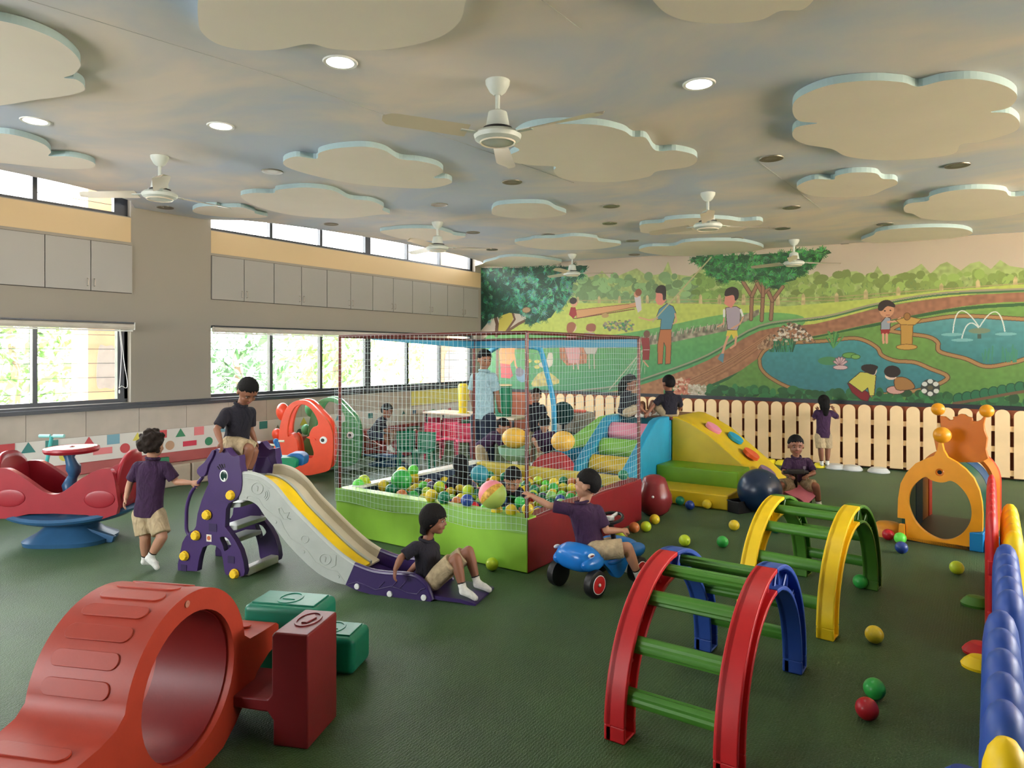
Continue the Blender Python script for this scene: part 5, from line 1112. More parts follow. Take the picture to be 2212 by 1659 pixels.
def disc(mb, px, py, r, h, off, seg=20, sx=1): P = sp.P(px, py, off); mb.lathe([(0, 0), (r, 0), (r, h * .8), (r * .92, h), (0, h)], P, seg, -sp.un, sx); return mb
ex, ey = go[0] + 538 / gk, go[1] + 455 / gk
obj('eye', disc(MB(), ex, ey, .040, .004, -.008, sx=.82), GW, t, world=True); obj('pupil', disc(MB(), ex - .3, ey, .030, .003, -.0125, sx=.85), GB_, t, world=True); obj('eye_glint', disc(MB(), ex + 1.5, ey + 8, .010, .002, -.016, sx=.7), GW, t, world=True)
for a, b in (((465, 350), (490, 385)), ((485, 330), (512, 378)), ((510, 325), (530, 372)), ((540, 322), (548, 365))):
    obj('eyelash', MB().tube([sp.P(go[0] + a[0] / gk, go[1] + a[1] / gk, -.009), sp.P(go[0] + b[0] / gk, go[1] + b[1] / gk, -.009)], .0035, 6), M_black, t, world=True)
for x, y in ((620, 672), (352, 892), (228, 1122), (102, 1350), (662, 1552)):
    mb = MB(); P = sp.P(go[0] + x / gk, go[1] + y / gk, -.004)
    mb.lathe([(0, 0), (.031, 0), (.031, .02), (.026, .028), (0, .028)], P - sp.un * 0, 8, -sp.un); bo = obj('bolt', mb, BOLT, t, world=True, bev=.003, ang=20)
    obj('bolt_boss', MB().lathe([(0, 0), (.034, 0), (.034, .008), (0, .008)], P, 24, -sp.un), BOLT, t, world=True)
sx_, sz_ = sp.sz(go[0] + 372 / gk, go[1] + 1152 / gk); obj('sticker', MB().prism([(-.021, -.024), (.021, -.024), (.021, .024), (-.021, .024)], sp.W(sx_, sz_, -.0015), sp.ux, sp.uz, -sp.un, .001), mat('white_sticker', (226, 220, 206), .4), t, world=True); obj('sticker_dot', MB().lathe([(0, 0), (.015, 0), (.015, .001), (0, .001)], sp.W(sx_, sz_, -.003), 16, -sp.un), mat('orange_print', (190, 100, 56), .4), t, world=True)
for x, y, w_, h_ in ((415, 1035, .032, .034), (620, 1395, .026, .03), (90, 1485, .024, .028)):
    s_, z_ = sp.sz(go[0] + x / gk, go[1] + y / gk); obj('recess_shade', MB().prism([(-w_, -h_ * .8), (w_, -h_ * .8), (w_, h_ * .8), (-w_, h_ * .8)], sp.W(s_, z_, -.002), sp.ux, sp.uz, -sp.un, .0015), plastic('purple_shadow_plastic', (44, 28, 72)), t, world=True)  # recess shade painted as flat darker plates
obj('hand_rail', MB().tube(catmull([sp.P(go[0] + x / gk, go[1] + y / gk, .01) for x, y in ((300, 470), (230, 560), (165, 660), (125, 800), (118, 940), (120, 1060), (150, 1120))], 6), .0125, 12), PUR, t, world=True)
obj('hand_rail', MB().tube(catmull([sp.P(go[0] + x / gk, go[1] + y / gk, .01) + sp.un * W_ for x, y in ((300, 470), (230, 560), (165, 660), (125, 800), (118, 940), (120, 1060), (150, 1120))], 6), .0125, 12), PUR, t, world=True)
obj('foot_bar', MB().prism([(0, 0), (.07, 0), (.07, .055), (0, .055)], sp.W(sp.sz(525, 1235)[0] - .055, .005, .04), sp.ux, sp.uz, sp.un, W_ - .02), plastic('white_grey_plastic', (206, 206, 200)), t, world=True, bev=.01)
for px, py, dz in ((487, 1180, .03), (498, 1148, .025), (506, 1098, .02)):
    s_, z_ = sp.sz(px - 8, py); obj('ladder_step', MB().prism([(-.10, -.02), (.045, 0), (.045, .03), (-.10, .022)], sp.W(s_, z_, .045), sp.ux, sp.uz, sp.un, W_ - .03), GRY, t, world=True, bev=.008)
s_a, z_a = sp.sz(475, 1010); s_b, z_b = sp.sz(525, 1010); z_a = .64
obj('platform', MB().prism([(s_a - .06, z_a - .04), (s_b + .02, z_a - .04), (s_b + .02, z_a), (s_a - .06, z_a)], sp.O + sp.un * .045, sp.ux, sp.uz, sp.un, W_ - .03), GRY, t, world=True, bev=.01)
ck, co = 3.016, (370, 780)
top = [(460, 735), (520, 738), (600, 768), (680, 835), (760, 935), (880, 1060), (1000, 1180), (1100, 1268), (1190, 1330)]
low = [(1135, 1458), (1060, 1438), (960, 1385), (860, 1300), (760, 1195), (680, 1095), (610, 1010), (560, 940), (500, 908), (440, 905)]
ptop = [(1190, 1330), (1300, 1372), (1400, 1388), (1530, 1395), (1600, 1415), (1660, 1475), (1692, 1560)]
plow = [(1690, 1572), (1500, 1556), (1300, 1530), (1200, 1492), (1135, 1458)]
T_, Lo, PT_, PL_ = sp.L(top, ck, co), sp.L(low, ck, co), sp.L(ptop, ck, co), sp.L(plow, ck, co)
PL_ = [(a, max(0.0, z - .0)) for a, z in PL_]; zend = min(z for a, z in PL_)
T_s = [(p.x, p.y) for p in catmull(T_, 4)]; Lo_s = [(p.x, p.y) for p in catmull(Lo, 4)]; PT_s = [(p.x, p.y) for p in catmull(PT_, 4)]
for off in (.0, W_ - .015):
    mb = MB(); sp.prism(mb, T_s + Lo_s, .03, off); obj('chute_side', mb, GRY if off == 0 else CRM, t, world=True, bev=.01, bseg=3, ang=50)
    mb = MB(); sp.prism(mb, PT_s + PL_, .03, off); obj('runout_side', mb, PUD, t, world=True, bev=.01, bseg=3, ang=50)
    for Q in (T_s,): obj('side_bead', MB().tube([sp.W(a, z, off + .015) for a, z in Q], .016, 10), GRY if off == 0 else CRM, t, world=True)
    obj('side_bead', MB().tube([sp.W(a, z, off + .015) for a, z in PT_s], .017, 10), PUD, t, world=True)
def bed(Q, o0, o1, dz, m, nm, th=.01):
    rings = [[sp.W(a, z - dz, o0), sp.W(a, z - dz, o1), sp.W(a, z - dz - th, o1), sp.W(a, z - dz - th, o0)] for a, z in Q]; return obj(nm, MB().loft(rings), m, t, world=True, ang=50)
bed(T_s, .03, W_ - .01, .055, CRM, 'chute_bed'); bed(T_s[2:] , .035, .20, .042, YELLOW, 'yellow_bed', .012)
bed(T_s[2:], .20, .225, .032, GRY, 'bed_ridge', .02); Q2 = [(a, max(.06, z * 1.0)) for a, z in PT_s if z > .12]
Qr = [(PT_s[0][0] - .03, PT_s[0][1] + .012)] + PT_s[:18]; Qr = [(a, max(z - .085, .03) + .085) for a, z in Qr]; Qr += [(Qr[-1][0] + .12, .03 + .085), (Qr[-1][0] + .26, .03 + .085), (Qr[-1][0] + .36, .012 + .085)]
bed(Qr, .02, W_, .085, PUD, 'runout_bed', .022)
# moulded relief on the grey side
def relief(pts, r=.0032, cl=False): obj('moulded_line', MB().tube([sp.P(co[0] + x / ck, co[1] + y / ck, -.001) for x, y in pts], r, 6, closed=cl), GRY, t, world=True)
for cx, cy, r in ((560, 830, 38), (1003, 1290, 36), (870, 1160, 24)): relief([(cx + r * math.cos(a * .4), cy + r * math.sin(a * .4)) for a in range(16)], cl=True)
for cx, cy in ((560, 830), (1003, 1290)): relief([(cx - 5, cy - 15), (cx + 4, cy - 12), (cx, cy + 18)])
for r in (14, 26, 38): relief([(590 + (r + 10) * math.cos(a), 868 + (r + 10) * math.sin(a)) for a in (-.6, -.2, .2, .6, 1.0)], .0028)
relief([(700, 960), (715, 955), (735, 990), (770, 985), (755, 1020), (780, 1030), (730, 1030), (705, 990)], cl=True)
relief([(475, 885), (520, 878), (570, 900), (600, 950), (660, 1000), (710, 1030), (735, 1090), (780, 1160), (850, 1200), (890, 1240), (940, 1310), (1010, 1350), (1080, 1370), (1130, 1440)], .0036)
relief([(480, 760), (560, 775), (640, 830)], .0028); relief([(1040, 1250), (1075, 1265), (1070, 1330), (1040, 1345)], .0028)
for x, y in ((490, 887), (680, 1048), (862, 1243), (1088, 1405)): obj('rivet', MB().lathe([(0, 0), (.011, 0), (.009, .004), (0, .005)], sp.P(co[0] + x / ck, co[1] + y / ck), 14, -sp.un), GRY, t, world=True)
for x, y in ((1210, 1468), (1423, 1517), (1645, 1541)): obj('screw_cap', MB().lathe([(0, 0), (.019, 0), (.017, .007), (0, .009)], sp.P(co[0] + x / ck, co[1] + y / ck), 16, -sp.un), M_white, t, world=True)
def rel2(pts, r=.0035): obj('moulded_line', MB().tube([sp.P(co[0] + x / ck, co[1] + y / ck, -.001) for x, y in pts], r, 6), PUD, t, world=True)
rel2([(1150, 1455), (1210, 1440), (1260, 1458), (1330, 1490), (1380, 1480), (1430, 1468), (1500, 1490), (1540, 1510), (1600, 1518), (1625, 1490), (1655, 1480)])
for x in (1350, 1430, 1490): rel2([(x, 1478), (x + 40, 1435)])
SLIDE_TOP = sp.W(s_a, z_a, W_ / 2)

# ================================================================ red rocker with steering table (left)
def rocker(O, rot, lab, s=1.0, wheel=True, RC=None, BC_=None):
    RC = RC or plastic('raspberry_plastic', (152, 34, 46), .36); BC_ = BC_ or plastic('steel_blue_plastic', (48, 90, 128), .36)
    t = thing('seesaw_rocker', lab, 'ride-on toy', O, rot)
    # base: splayed foot and boat-shaped deck
    def el(a, b, z, n=32, p=2.0, yo=0): return [V((a * s * math.copysign(abs(math.cos(2 * math.pi * i / n)) ** (2 / p), math.cos(2 * math.pi * i / n)), b * s * math.copysign(abs(math.sin(2 * math.pi * i / n)) ** (2 / p), math.sin(2 * math.pi * i / n)) + yo, z * s)) for i in range(n)]
    obj('foot', MB().loft([el(.40, .30, 0, p=3), el(.41, .31, .035, p=3), el(.30, .22, .09, p=2.6), el(.20, .16, .165, p=2.4), el(.22, .18, .19)]), BC_, t, ang=30)
    obj('foot_fin', MB().prism([(-.02, 0), (.46, 0), (.48, .05), (.18, .14), (0, .14)], (0, -.12 * s, 0), (s, 0, 0), (0, 0, s), (0, 1, 0), .05 * s), BC_, t, bev=.006)
    def deck(a, b, z, bow=.05): return [V((p.x, p.y, p.z + bow * s * (p.x / (.6 * s)) ** 2)) for p in el(a, b, z, 40, 2.2)]
    obj('deck', MB().loft([deck(.54, .30, .18), deck(.62, .36, .205), deck(.63, .37, .225), deck(.60, .345, .245)]), BC_, t, ang=30)
    # two-ended body: side walls that dip in the middle and seat backs at both ends
    prof_t = [(-.60, .60), (-.585, .655), (-.53, .665), (-.43, .655), (-.28, .575), (-.12, .475), (-.02, .445), (.08, .47), (.22, .56), (.36, .63), (.46, .655), (.53, .64), (.565, .56)]
    prof_b = [(.60, .34), (.58, .27), (.45, .235), (.30, .27), (0, .285), (-.25, .285), (-.45, .25), (-.56, .25), (-.61, .30), (-.64, .42)]
    Pt = [(p.x * s, p.y * s) for p in catmull([(a, b, 0) for a, b in prof_t], 4)]; Pb = [(a * s, b * s) for a, b in prof_b]
    for y0 in (-.27, .21): obj('side_wall', MB().prism(Pt + Pb, (0, y0 * s, 0), (1, 0, 0), (0, 0, 1), (0, 1, 0), .06 * s), RC, t, bev=.022 * s, bseg=4, ang=50)
    obj('side_bulge', MB().ell((-.43 * s, -.27 * s, .42 * s), (.15 * s, .008 * s, .075 * s)).ell((.42 * s, -.27 * s, .40 * s), (.15 * s, .008 * s, .075 * s)), RC, t, ang=180)
    for sg in (-1, 1):
        rings = []
        for i in range(9):
            u = i / 8; z = .30 + .48 * u; w_ = .25 - .05 * u ** 3; x = (.50 + .08 * u) * sg
            rings.append([V(((x + sg * .05 * math.cos(v_ * math.pi / 2 * .9)) * s, w_ * s * v_, (z - .10 * abs(v_) ** 3 * u) * s)) for v_ in [-1 + j / 6 for j in range(13)]])
        o = obj('seat_back', MB().loft(rings, cap=False, closed_ring=False), RC, t, fixn=False); q_ = o.modifiers.new('thick', 'SOLIDIFY'); q_.thickness = .035 * s; q_.offset = 0
        obj('seat', MB().bb((min(sg * .18, sg * .52) * s, -.22 * s, .30 * s), (max(sg * .18, sg * .52) * s, .22 * s, .36 * s)), RC, t, bev=.015)
        for yy in (-.12, .12): obj('head_lamp', MB().ell(((sg * .63) * s, yy * 1.5 * s, .40 * s), (.03 * s, .045 * s, .04 * s)), RC, t)
    if wheel:
        obj('spiral_post', MB().tube([(0.02 * s * math.sin(k * .9), .02 * s * math.cos(k * .9), (.27 + k * .04) * s) for k in range(13)], [(.056 + .014 * math.sin(k * 1.6)) * s for k in range(13)], 16), BC_, t, ang=60)
        w_ = obj('steering_table', MB().lathe([(0, .755 * s), (.2 * s, .757 * s), (.235 * s, .765 * s), (.25 * s, .785 * s), (.245 * s, .803 * s), (.225 * s, .81 * s), (.21 * s, .804 * s), (0, .80 * s)], seg=40), RC, t, ang=40)
        obj('table_top', MB().lathe([(0, .802 * s), (.205 * s, .803 * s), (.205 * s, .808 * s), (0, .808 * s)], seg=40), plastic('cream_table_plastic', (214, 206, 184)), w_)
        obj('hub_cap', MB().lathe([(0, .81 * s), (.03 * s, .812 * s), (0, .82 * s)], seg=20), RC, w_)
    return t
rk = rocker(CW(-3.55, 5.60, 0), YAW + math.radians(4), 'raspberry red two seat rocker with round steering table on a blue base', .98); rk.scale = (.80, .86, .95)
rocker(PZ(838, 1004, 0), YAW + math.radians(-8), 'dark red rocking ride-on behind the net with a child on it', .62, wheel=False, RC=plastic('brick_red_plastic', (150, 50, 44)))
# teal scooter behind it
t = thing('scooter', 'teal handled scooter leaning behind the red rocker', 'scooter', CW(-4.4, 6.45, 0))
TQ = plastic('turquoise_plastic', (70, 170, 166)); B0 = PD(112, 942, 6.45)
obj('stem', MB().tube([(0, 0, .08), (B0.x - t.location.x, B0.y - t.location.y, B0.z)], .016, 10), TQ, t)
h_ = V((B0.x - t.location.x, B0.y - t.location.y, B0.z)); u_ = V((RX, RY, 0))
for sg in (-1, 1): obj('grip', MB().tube([h_ + u_ * sg * .015, h_ + u_ * sg * .115], .017, 10), plastic('pale_teal_grip', (150, 210, 206)), t)
obj('deck', MB().box((0, 0, .06), (.5, .11, .03), Matrix.Rotation(YAW, 3, 'Z')), TQ, t, bev=.01)
for sg in (-1, 1): obj('wheel', MB().lathe([(0, -.012), (.055, -.012), (.055, .012), (0, .012)], u_ * sg * .24 + V((0, 0, .055)), 20, (-RY, RX, 0)), M_black, t)

# ================================================================ duck rockers
OR2 = plastic('coral_orange_plastic', (226, 82, 52), .36); GN2 = plastic('sea_green_plastic', (84, 160, 108), .36)
def duck(O, ref, lab, m):
    pl = Plane(*ref, (1, 0)); s4, o4 = 7.54, (560, 840)
    t = thing('duck_rocker', lab, 'ride-on toy', pl.O, 0, 'duck shaped rocking toys')
    outer = [(315, 800), (322, 680), (368, 480), (430, 340), (500, 250), (590, 198), (700, 182), (810, 212), (920, 310), (1020, 420), (1120, 530), (1180, 680), (1200, 850), (1195, 1050), (1175, 1230), (1130, 1330), (1000, 1372), (850, 1405), (760, 1408), (560, 1380), (380, 1320), (250, 1240), (200, 1120), (220, 980), (280, 880)]
    hole = [(465, 780), (462, 620), (500, 440), (560, 320), (625, 268), (700, 255), (800, 290), (880, 380), (932, 470), (958, 560), (945, 602), (880, 625), (832, 690), (815, 765), (830, 870), (862, 955), (886, 1040), (872, 1108), (820, 1142), (720, 1145), (650, 1120), (630, 980), (600, 830), (540, 752)]
    A, B = cat2(pl.L(outer, s4, o4), 2), cat2(pl.L(hole, s4, o4), 2)
    dv = (CW(-.02, .26, 0) - CW(0, 0, 0))
    for k, off in enumerate((V((0, 0, 0)), dv)):
        mb = MB().prism([A, B], pl.O + off, pl.ux, pl.uz, pl.un, .06); obj('side_panel', mb, m, t, world=True, bev=.018, bseg=3, ang=45)
    sea = pl.L([(330, 1160), (325, 780), (420, 735), (520, 738), (590, 800), (620, 900), (640, 1150)], s4, o4)
    obj('seat_back', MB().prism(sea, pl.O + dv * .12, pl.ux, pl.uz, dv, .78), m, t, world=True, bev=.02, bseg=3)
    fl = pl.L([(250, 1180), (900, 1170), (1100, 1250), (1090, 1330), (850, 1385), (500, 1350), (300, 1260)], s4, o4)
    obj('hull', MB().prism(fl, pl.O + dv * .1, pl.ux, pl.uz, dv, .8), m, t, world=True, bev=.02)
    E = pl.P(o4[0] + 1045 / s4, o4[1] + 835 / s4)
    for k, e_ in enumerate((E - pl.un * .002, E + dv + pl.un * .062)):
        sg = -1 if k == 0 else 1
        obj('eye', MB().lathe([(0, 0), (.045, 0), (.042, .008), (0, .011)], e_, 22, pl.un * sg), GW, t, world=True); obj('pupil', MB().lathe([(0, 0), (.022, 0), (.02, .003), (0, .004)], e_ + pl.un * sg * .010 + pl.ux * -.006, 18, pl.un * sg), plastic('pupil_grey', (50, 54, 52)), t, world=True)
    bk = pl.L([(770, 790), (800, 775), (850, 780), (905, 800), (925, 840), (880, 830), (820, 812)], s4, o4); obj('beak', MB().prism(bk, pl.O - pl.un * .015, pl.ux, pl.uz, pl.un, .12), m, t, world=True, bev=.008)
    obj('wing_lobe', MB().ell(pl.P(o4[0] + 300 / s4, o4[1] + 400 / s4) + dv * .9, (.09, .07, .11)), m, t, world=True); obj('grab_knob', MB().ell(pl.P(o4[0] + 230 / s4, o4[1] + 760 / s4) + dv * .6, (.07, .05, .07)), m, t, world=True)
    return t
dk = duck(None, (-2.255, 8.3), 'coral orange duck shaped rocker left of the ball pit net', OR2)
# second duck: same shape, its own colour
c0 = CW(-2.255, 8.3, 0); c1 = CW(-2.05, 8.80, 0)
d2 = dup(dk, dk.location + (c1 - c0) , None, 'sea green duck shaped rocker seen half through the net')
for ch in list(d2.children):
    if ch.data.materials[0] == OR2: ch.data = ch.data.copy(); ch.data.materials[0] = GN2
# blue and green spring rider between them
t = thing('spring_rider', 'small blue and green rider toy behind the grey chute', 'ride-on toy', CW(-2.30, 7.0, 0))
P_ = lambda px, py, d=7.0: PD(px, py, d) - t.location
obj('post', MB().tube([(0, 0, .02), (0, 0, .34)], .05, 14), BLUE, t); obj('base', MB().lathe([(0, 0), (.2, 0), (.18, .03), (0, .04)], seg=24), BLUE, t)
obj('green_seat', MB().prism([(-.12, -.06), (.10, -.06), (.11, .02), (.06, .05), (-.13, .05)], P_(616, 1000), (RX, RY, 0), (0, 0, 1), (FX, FY, 0), .22), plastic('jade_plastic', (24, 134, 92)), t, bev=.02)
obj('blue_seat', MB().prism([(-.09, -.07), (.09, -.07), (.10, .02), (.05, .06), (-.05, .06), (-.10, .02)], P_(636, 992, 7.1), (RX, RY, 0), (0, 0, 1), (FX, FY, 0), .2), plastic('mid_blue_plastic', (30, 96, 156)), t, bev=.025)
obj('neck', MB().limb([P_(603, 985), P_(600, 962), P_(596, 953)], [.03, .024, .03]), plastic('mid_blue_plastic', (30, 96, 156)), t, voxel=.008)
for a, b in (((580, 960), (598, 962)), ((600, 953), (614, 953))): obj('handle', MB().tube([P_(*a), P_(*b)], .011, 8), plastic('cream_grip', (220, 214, 190)), t)

# ================================================================ ride-on cars
def ride_on(O, rot, lab, c, c2=None, wheels=True):
    m = plastic(c[0], c[1], .25); t = thing('ride_on_car', lab, 'ride-on toy', O, rot)
    # x forward; loft of rounded cross-sections
    st = [(-.30, .06, .20, .25), (-.28, .13, .15, .285), (-.20, .155, .125, .32), (-.11, .135, .13, .275), (0, .105, .15, .222), (.07, .10, .16, .22), (.16, .12, .15, .25), (.22, .13, .13, .275), (.29, .125, .13, .265), (.33, .08, .16, .23)]
    rings = []
    for x, hw, z0, z1 in st:
        rings.append([V((x, hw * math.copysign(abs(math.cos(a)) ** .7, math.cos(a)), (z0 + z1) / 2 + (z1 - z0) / 2 * math.copysign(abs(math.sin(a)) ** .8, math.sin(a)))) for a in [2 * math.pi * i / 20 for i in range(20)]])
    obj('body', MB().loft(rings), m, t, sub=1)
    for x in (-.21, .22):
        for sg in (-1, 1):
            obj('fender', MB().ell((x + .02, sg * .118, .20), (.10, .045, .05)), m, t)
            y = sg * .155; w_ = obj('wheel', MB().lathe([(0, -.03), (.06, -.03), (.082, -.024), (.086, 0), (.082, .024), (.06, .03), (0, .03)], (x, y, .086), 28, (0, 1, 0)), M_black, t)
            obj('rim', MB().lathe([(0, sg * .031), (.052, sg * .031), (.055, sg * .034), (.048, sg * .036), (0, sg * .034)], (x, y, .086), 24, (0, 1, 0)), RED, w_)
            obj('rim_line', MB().lathe([(.052, sg * .033), (.056, sg * .036), (.059, sg * .033)], (x, y, .086), 24, (0, 1, 0)), M_white, w_)
            obj('hub', MB().lathe([(0, sg * .034), (.011, sg * .034), (.010, sg * .040), (0, sg * .041)], (x, y, .086), 14, (0, 1, 0)), M_white, w_)
    for sg in (-1, 1): obj('side_skirt', MB().prism(cat2([(-.13, .22), (-.02, .215), (.12, .22), (.18, .20), (.13, .11), (.08, .065), (.02, .07), (-.04, .13)], 3), (0, sg * .115 - .018, 0), (1, 0, 0), (0, 0, 1), (0, 1, 0), .036), m, t, bev=.012, bseg=3)
    obj('knee_flare', MB().ell((.02, 0, .18), (.17, .16, .05)), m, t, voxel=.012)
    for sg in (-1, 1):
        obj('tail_mark', MB().ell((-.235, sg * .145, .262), (.028, .012, .013)), M_white, t); obj('tail_mark_centre', MB().ell((-.237, sg * .152, .262), (.018, .009, .007)), DKRED, t)
    obj('column', MB().tube([(.17, 0, .24), (.13, 0, .40)], .017, 10), M_black, t)
    R_ = Matrix.Rotation(-.25, 3, 'Y'); cc = V((.125, 0, .41)); ring_ = [cc + R_ @ V((.085 * math.cos(a), .085 * math.sin(a), 0)) for a in [2 * math.pi * i / 24 for i in range(24)]]
    sw = obj('steering_wheel', MB().tube(ring_, .011, 8, closed=True), M_black, t)
    obj('horn_pad', MB().tube([cc + R_ @ V((-.08, 0, 0)), cc, cc + R_ @ V((.08, 0, 0))], .012, 8).lathe([(0, -.01), (.03, -.01), (.028, .012), (0, .016)], cc, 16), M_white if c2 else M_black, sw)
    return t
CAR = CW(.56, 4.53, 0); CARROT = YAW + math.radians(43)
ride_on(CAR, CARROT, 'glossy blue ride-on car with black wheels and red hubs', ('bright_blue_plastic', (26, 112, 196)), 1)
PCAR = PZ(1722, 1094, 0)
pc = thing('star_ride_on', 'pink petal shaped ride-on toy under the seated boy', 'ride-on toy', PCAR)
pp_ = Plane((1722 - CX0) / F0 * 2250 / (1094 - HY), 2250 / (1094 - HY), (1, 0)); pet = [(1684, 1064), (1700, 1064), (1708, 1054), (1722, 1049), (1738, 1057), (1757, 1068), (1757, 1077), (1745, 1086), (1732, 1093), (1720, 1084), (1702, 1076)]
PKM = plastic('pink_plastic', (236, 136, 160)); tl_ = (pp_.uz * .78 + pp_.un * .62).normalized(); o_l = cat2([(a_, (z_ - .16) * 1.2) for a_, z_ in pp_.L(pet)], 3)
obj('shell', MB().prism(o_l, pp_.W(0, .17, .04), pp_.ux, tl_, pp_.ux.cross(tl_), .045).prism(cat2(pp_.L([(1700, 1070), (1722, 1060), (1745, 1070), (1740, 1084), (1722, 1088), (1706, 1078)]), 3), pp_.W(0, 0, .06), pp_.ux, pp_.uz, pp_.un, .36), PKM, pc, world=True, bev=.014, bseg=3)
for a, b in ((-.12, .05), (.12, .05), (-.12, .36), (.12, .36)): obj('wheel', MB().lathe([(0, -.02), (.06, -.02), (.06, .02), (0, .02)], V((RX, RY, 0)) * a + V((FX, FY, 0)) * b + V((0, 0, .06)), 22, (RX, RY, 0)), M_black, pc)
hb = PD(1719, 1020, 6.75) - PCAR; obj('column', MB().tube([PD(1719, 1052, 6.85) - PCAR, hb], .016, 8), M_black, pc); obj('handle_bar', MB().tube([hb - V((RX, RY, 0)) * .12, hb + V((RX, RY, 0)) * .12], .017, 10), M_black, pc); obj('bar_pad', MB().box(hb + V((0, 0, .005)), (.17, .05, .05), Matrix.Rotation(YAW, 3, 'Z')), M_black, pc, bev=.012)

# ================================================================ tables, chairs and tubs at the back
PKC = plastic('rose_plastic', (226, 76, 110)); GNC = plastic('emerald_plastic', (10, 116, 82))
def chair(O, rot, lab, m, h=.50):
    t = thing('child_chair', lab, 'chair', O, rot, 'small plastic chairs at the back')
    obj('seat', MB().bb((-.15, -.14, .255), (.15, .15, .28)), m, t, bev=.012)
    rings = []
    for i in range(7):
        u = i / 6; z = .27 + (h - .27) * u; w_ = .145 + .01 * u; rings.append([V((w_ * v_, .15 + .05 * u - .03 * abs(v_) ** 2, z)) for v_ in [-1 + j / 4 for j in range(9)]])
    o = obj('backrest', MB().loft(rings, cap=False, closed_ring=False), m, t, fixn=False); q_ = o.modifiers.new('thick', 'SOLIDIFY'); q_.thickness = .018
    for x in (-.13, .13):
        for y in (-.12, .14): obj('leg', MB().cone((x, y, .26), .02, (x * 1.12, y * 1.12, .012), .015, 8), m, t)
    t.scale = (.78, .78, 1); return t
cp = chair(PZ(880, 972, .27) * 1.0, 0, 'x', GNC); cp.location.z = 0; cp.rotation_euler = (0, 0, YAW + .3); cp['label'] = 'green child chair, leftmost of the back chairs'
cps = [(915, 975, YAW - .2, GNC, 'green child chair left of the rose ones'), (935, 950, YAW + .1, PKC, 'rose child chair nearest the green ones'), (970, 948, YAW - .1, PKC, 'rose child chair in the middle of the rose row'), (1003, 952, YAW + .2, PKC, 'rose child chair behind the standing man'), (930, 930, YAW + 3.1, PKC, 'rose child chair farthest back by the window'), (975, 932, YAW + 3.2, PKC, 'rose child chair farthest back, right one')]
for px, py, rz, m, lab in cps:
    P = PZ(px, py, .27); P.z = 0; P.x = max(P.x, WX + .45); P.y = min(P.y, WY - .6); c = dup(cp, P, rz, lab)
    for ch in c.children: ch.data = ch.data.copy(); ch.data.materials[0] = m
WT = mat('pale_table_laminate', (214, 196, 170), .5)
def table(px, py, z, w_, dp, lab, d, items=()):
    P = PD(px, py, d); t = thing('activity_table', lab, 'table', (P.x, P.y, 0), 0, 'pale tables at the back')
    obj('table_top', MB().bb((-w_ / 2, -dp / 2, z - .03), (w_ / 2, dp / 2, z)), WT, t, bev=.01)
    for x in (-1, 1):
        for y in (-1, 1): obj('leg', MB().tube([(x * (w_ / 2 - .05), y * (dp / 2 - .05), 0), (x * (w_ / 2 - .05), y * (dp / 2 - .05), z - .02)], .018, 8), M_frame, t)
    return P
TA = table(1085, 898, .62, .75, .5, 'pale table carrying the green tub', 9.9)
TB = table(985, 893, .60, .95, .5, 'pale table by the far window corner', 10.8)
t = thing('green_tub', 'tall dark green ribbed tub on the pale table', 'tub', (TA.x + .02, TA.y, .62))
n = 24; obj('shell', MB().loft([[V(((.105 + (.012 if k % 2 else 0) + .02 * math.sin(u * 3)) * math.cos(2 * math.pi * k / n), (.105 + (.012 if k % 2 else 0)) * math.sin(2 * math.pi * k / n), .43 * u)) for k in range(n)] for u in [i / 6 for i in range(7)]]), GNC, t, ang=20)
obj('rim', MB().lathe([(.10, .43), (.125, .43), (.125, .45), (.10, .45)], seg=24), plastic('cream_rim', (226, 206, 160)), t)
t = thing('yellow_roller', 'upright yellow foam roller on the far table', 'roller', (TB.x + .22, TB.y - .1, .60)); obj('body', MB().lathe([(0, 0), (.06, 0), (.065, .02), (.075, .42), (.06, .45), (0, .455)], seg=22), plastic('yellow_foam', (232, 206, 40)), t); obj('base_ring', MB().lathe([(0, 0), (.09, 0), (.085, .015), (0, .015)], seg=22), plastic('yellow_foam', (232, 206, 40)), t)
t = thing('toy_truck', 'small white toy truck beside the green tub', 'toy', (TA.x - .2, TA.y - .12, .62)); obj('body', MB().bb((-.09, -.04, .025), (.03, .04, .11)).bb((.03, -.035, .025), (.09, .035, .085)), M_white, t, bev=.012)
for x in (-.06, .05):
    for y in (-.04, .04): obj('wheel', MB().lathe([(0, -.008), (.025, -.008), (.025, .008), (0, .008)], (x, y, .025), 16, (0, 1, 0)), M_black, t)
P = PD(1245, 905, 9.6); t = thing('round_table', 'round table under a long grey cloth behind the green slide', 'table', (P.x, P.y, 0))
n = 48; rgs = []
for i, (r0, z, am) in enumerate(((.05, .70, 0), (.20, .70, 0), (.235, .695, 0), (.25, .66, .006), (.27, .45, .02), (.29, .2, .03), (.30, .02, .035))): rgs.append([V(((r0 + am * math.sin(k * 9 * 2 * math.pi / n)) * math.cos(2 * math.pi * k / n), (r0 + am * math.sin(k * 9 * 2 * math.pi / n)) * math.sin(2 * math.pi * k / n), z)) for k in range(n)])
obj('table_cloth', MB().loft(rgs), cloth('grey_brown_cloth', (150, 140, 124)), t); obj('pedestal', MB().tube([(0, 0, 0), (0, 0, .69)], .03, 10), M_frame, t)
tag(obj('serving_tray', MB().lathe([(0, 0), (.13, 0), (.145, .02), (.135, .02), (.12, .008), (0, .008)], (0, 0, 0), 28), plastic('coral_tray', (226, 110, 90)), loc=None), 'coral red tray on the round grey clothed table', 'tray').location = (P.x, P.y, .702)
P = PD(1216, 893, 9.3); t = thing('padded_seat', 'dark green padded round seat back beside the round table', 'chair', (P.x, P.y, 0))
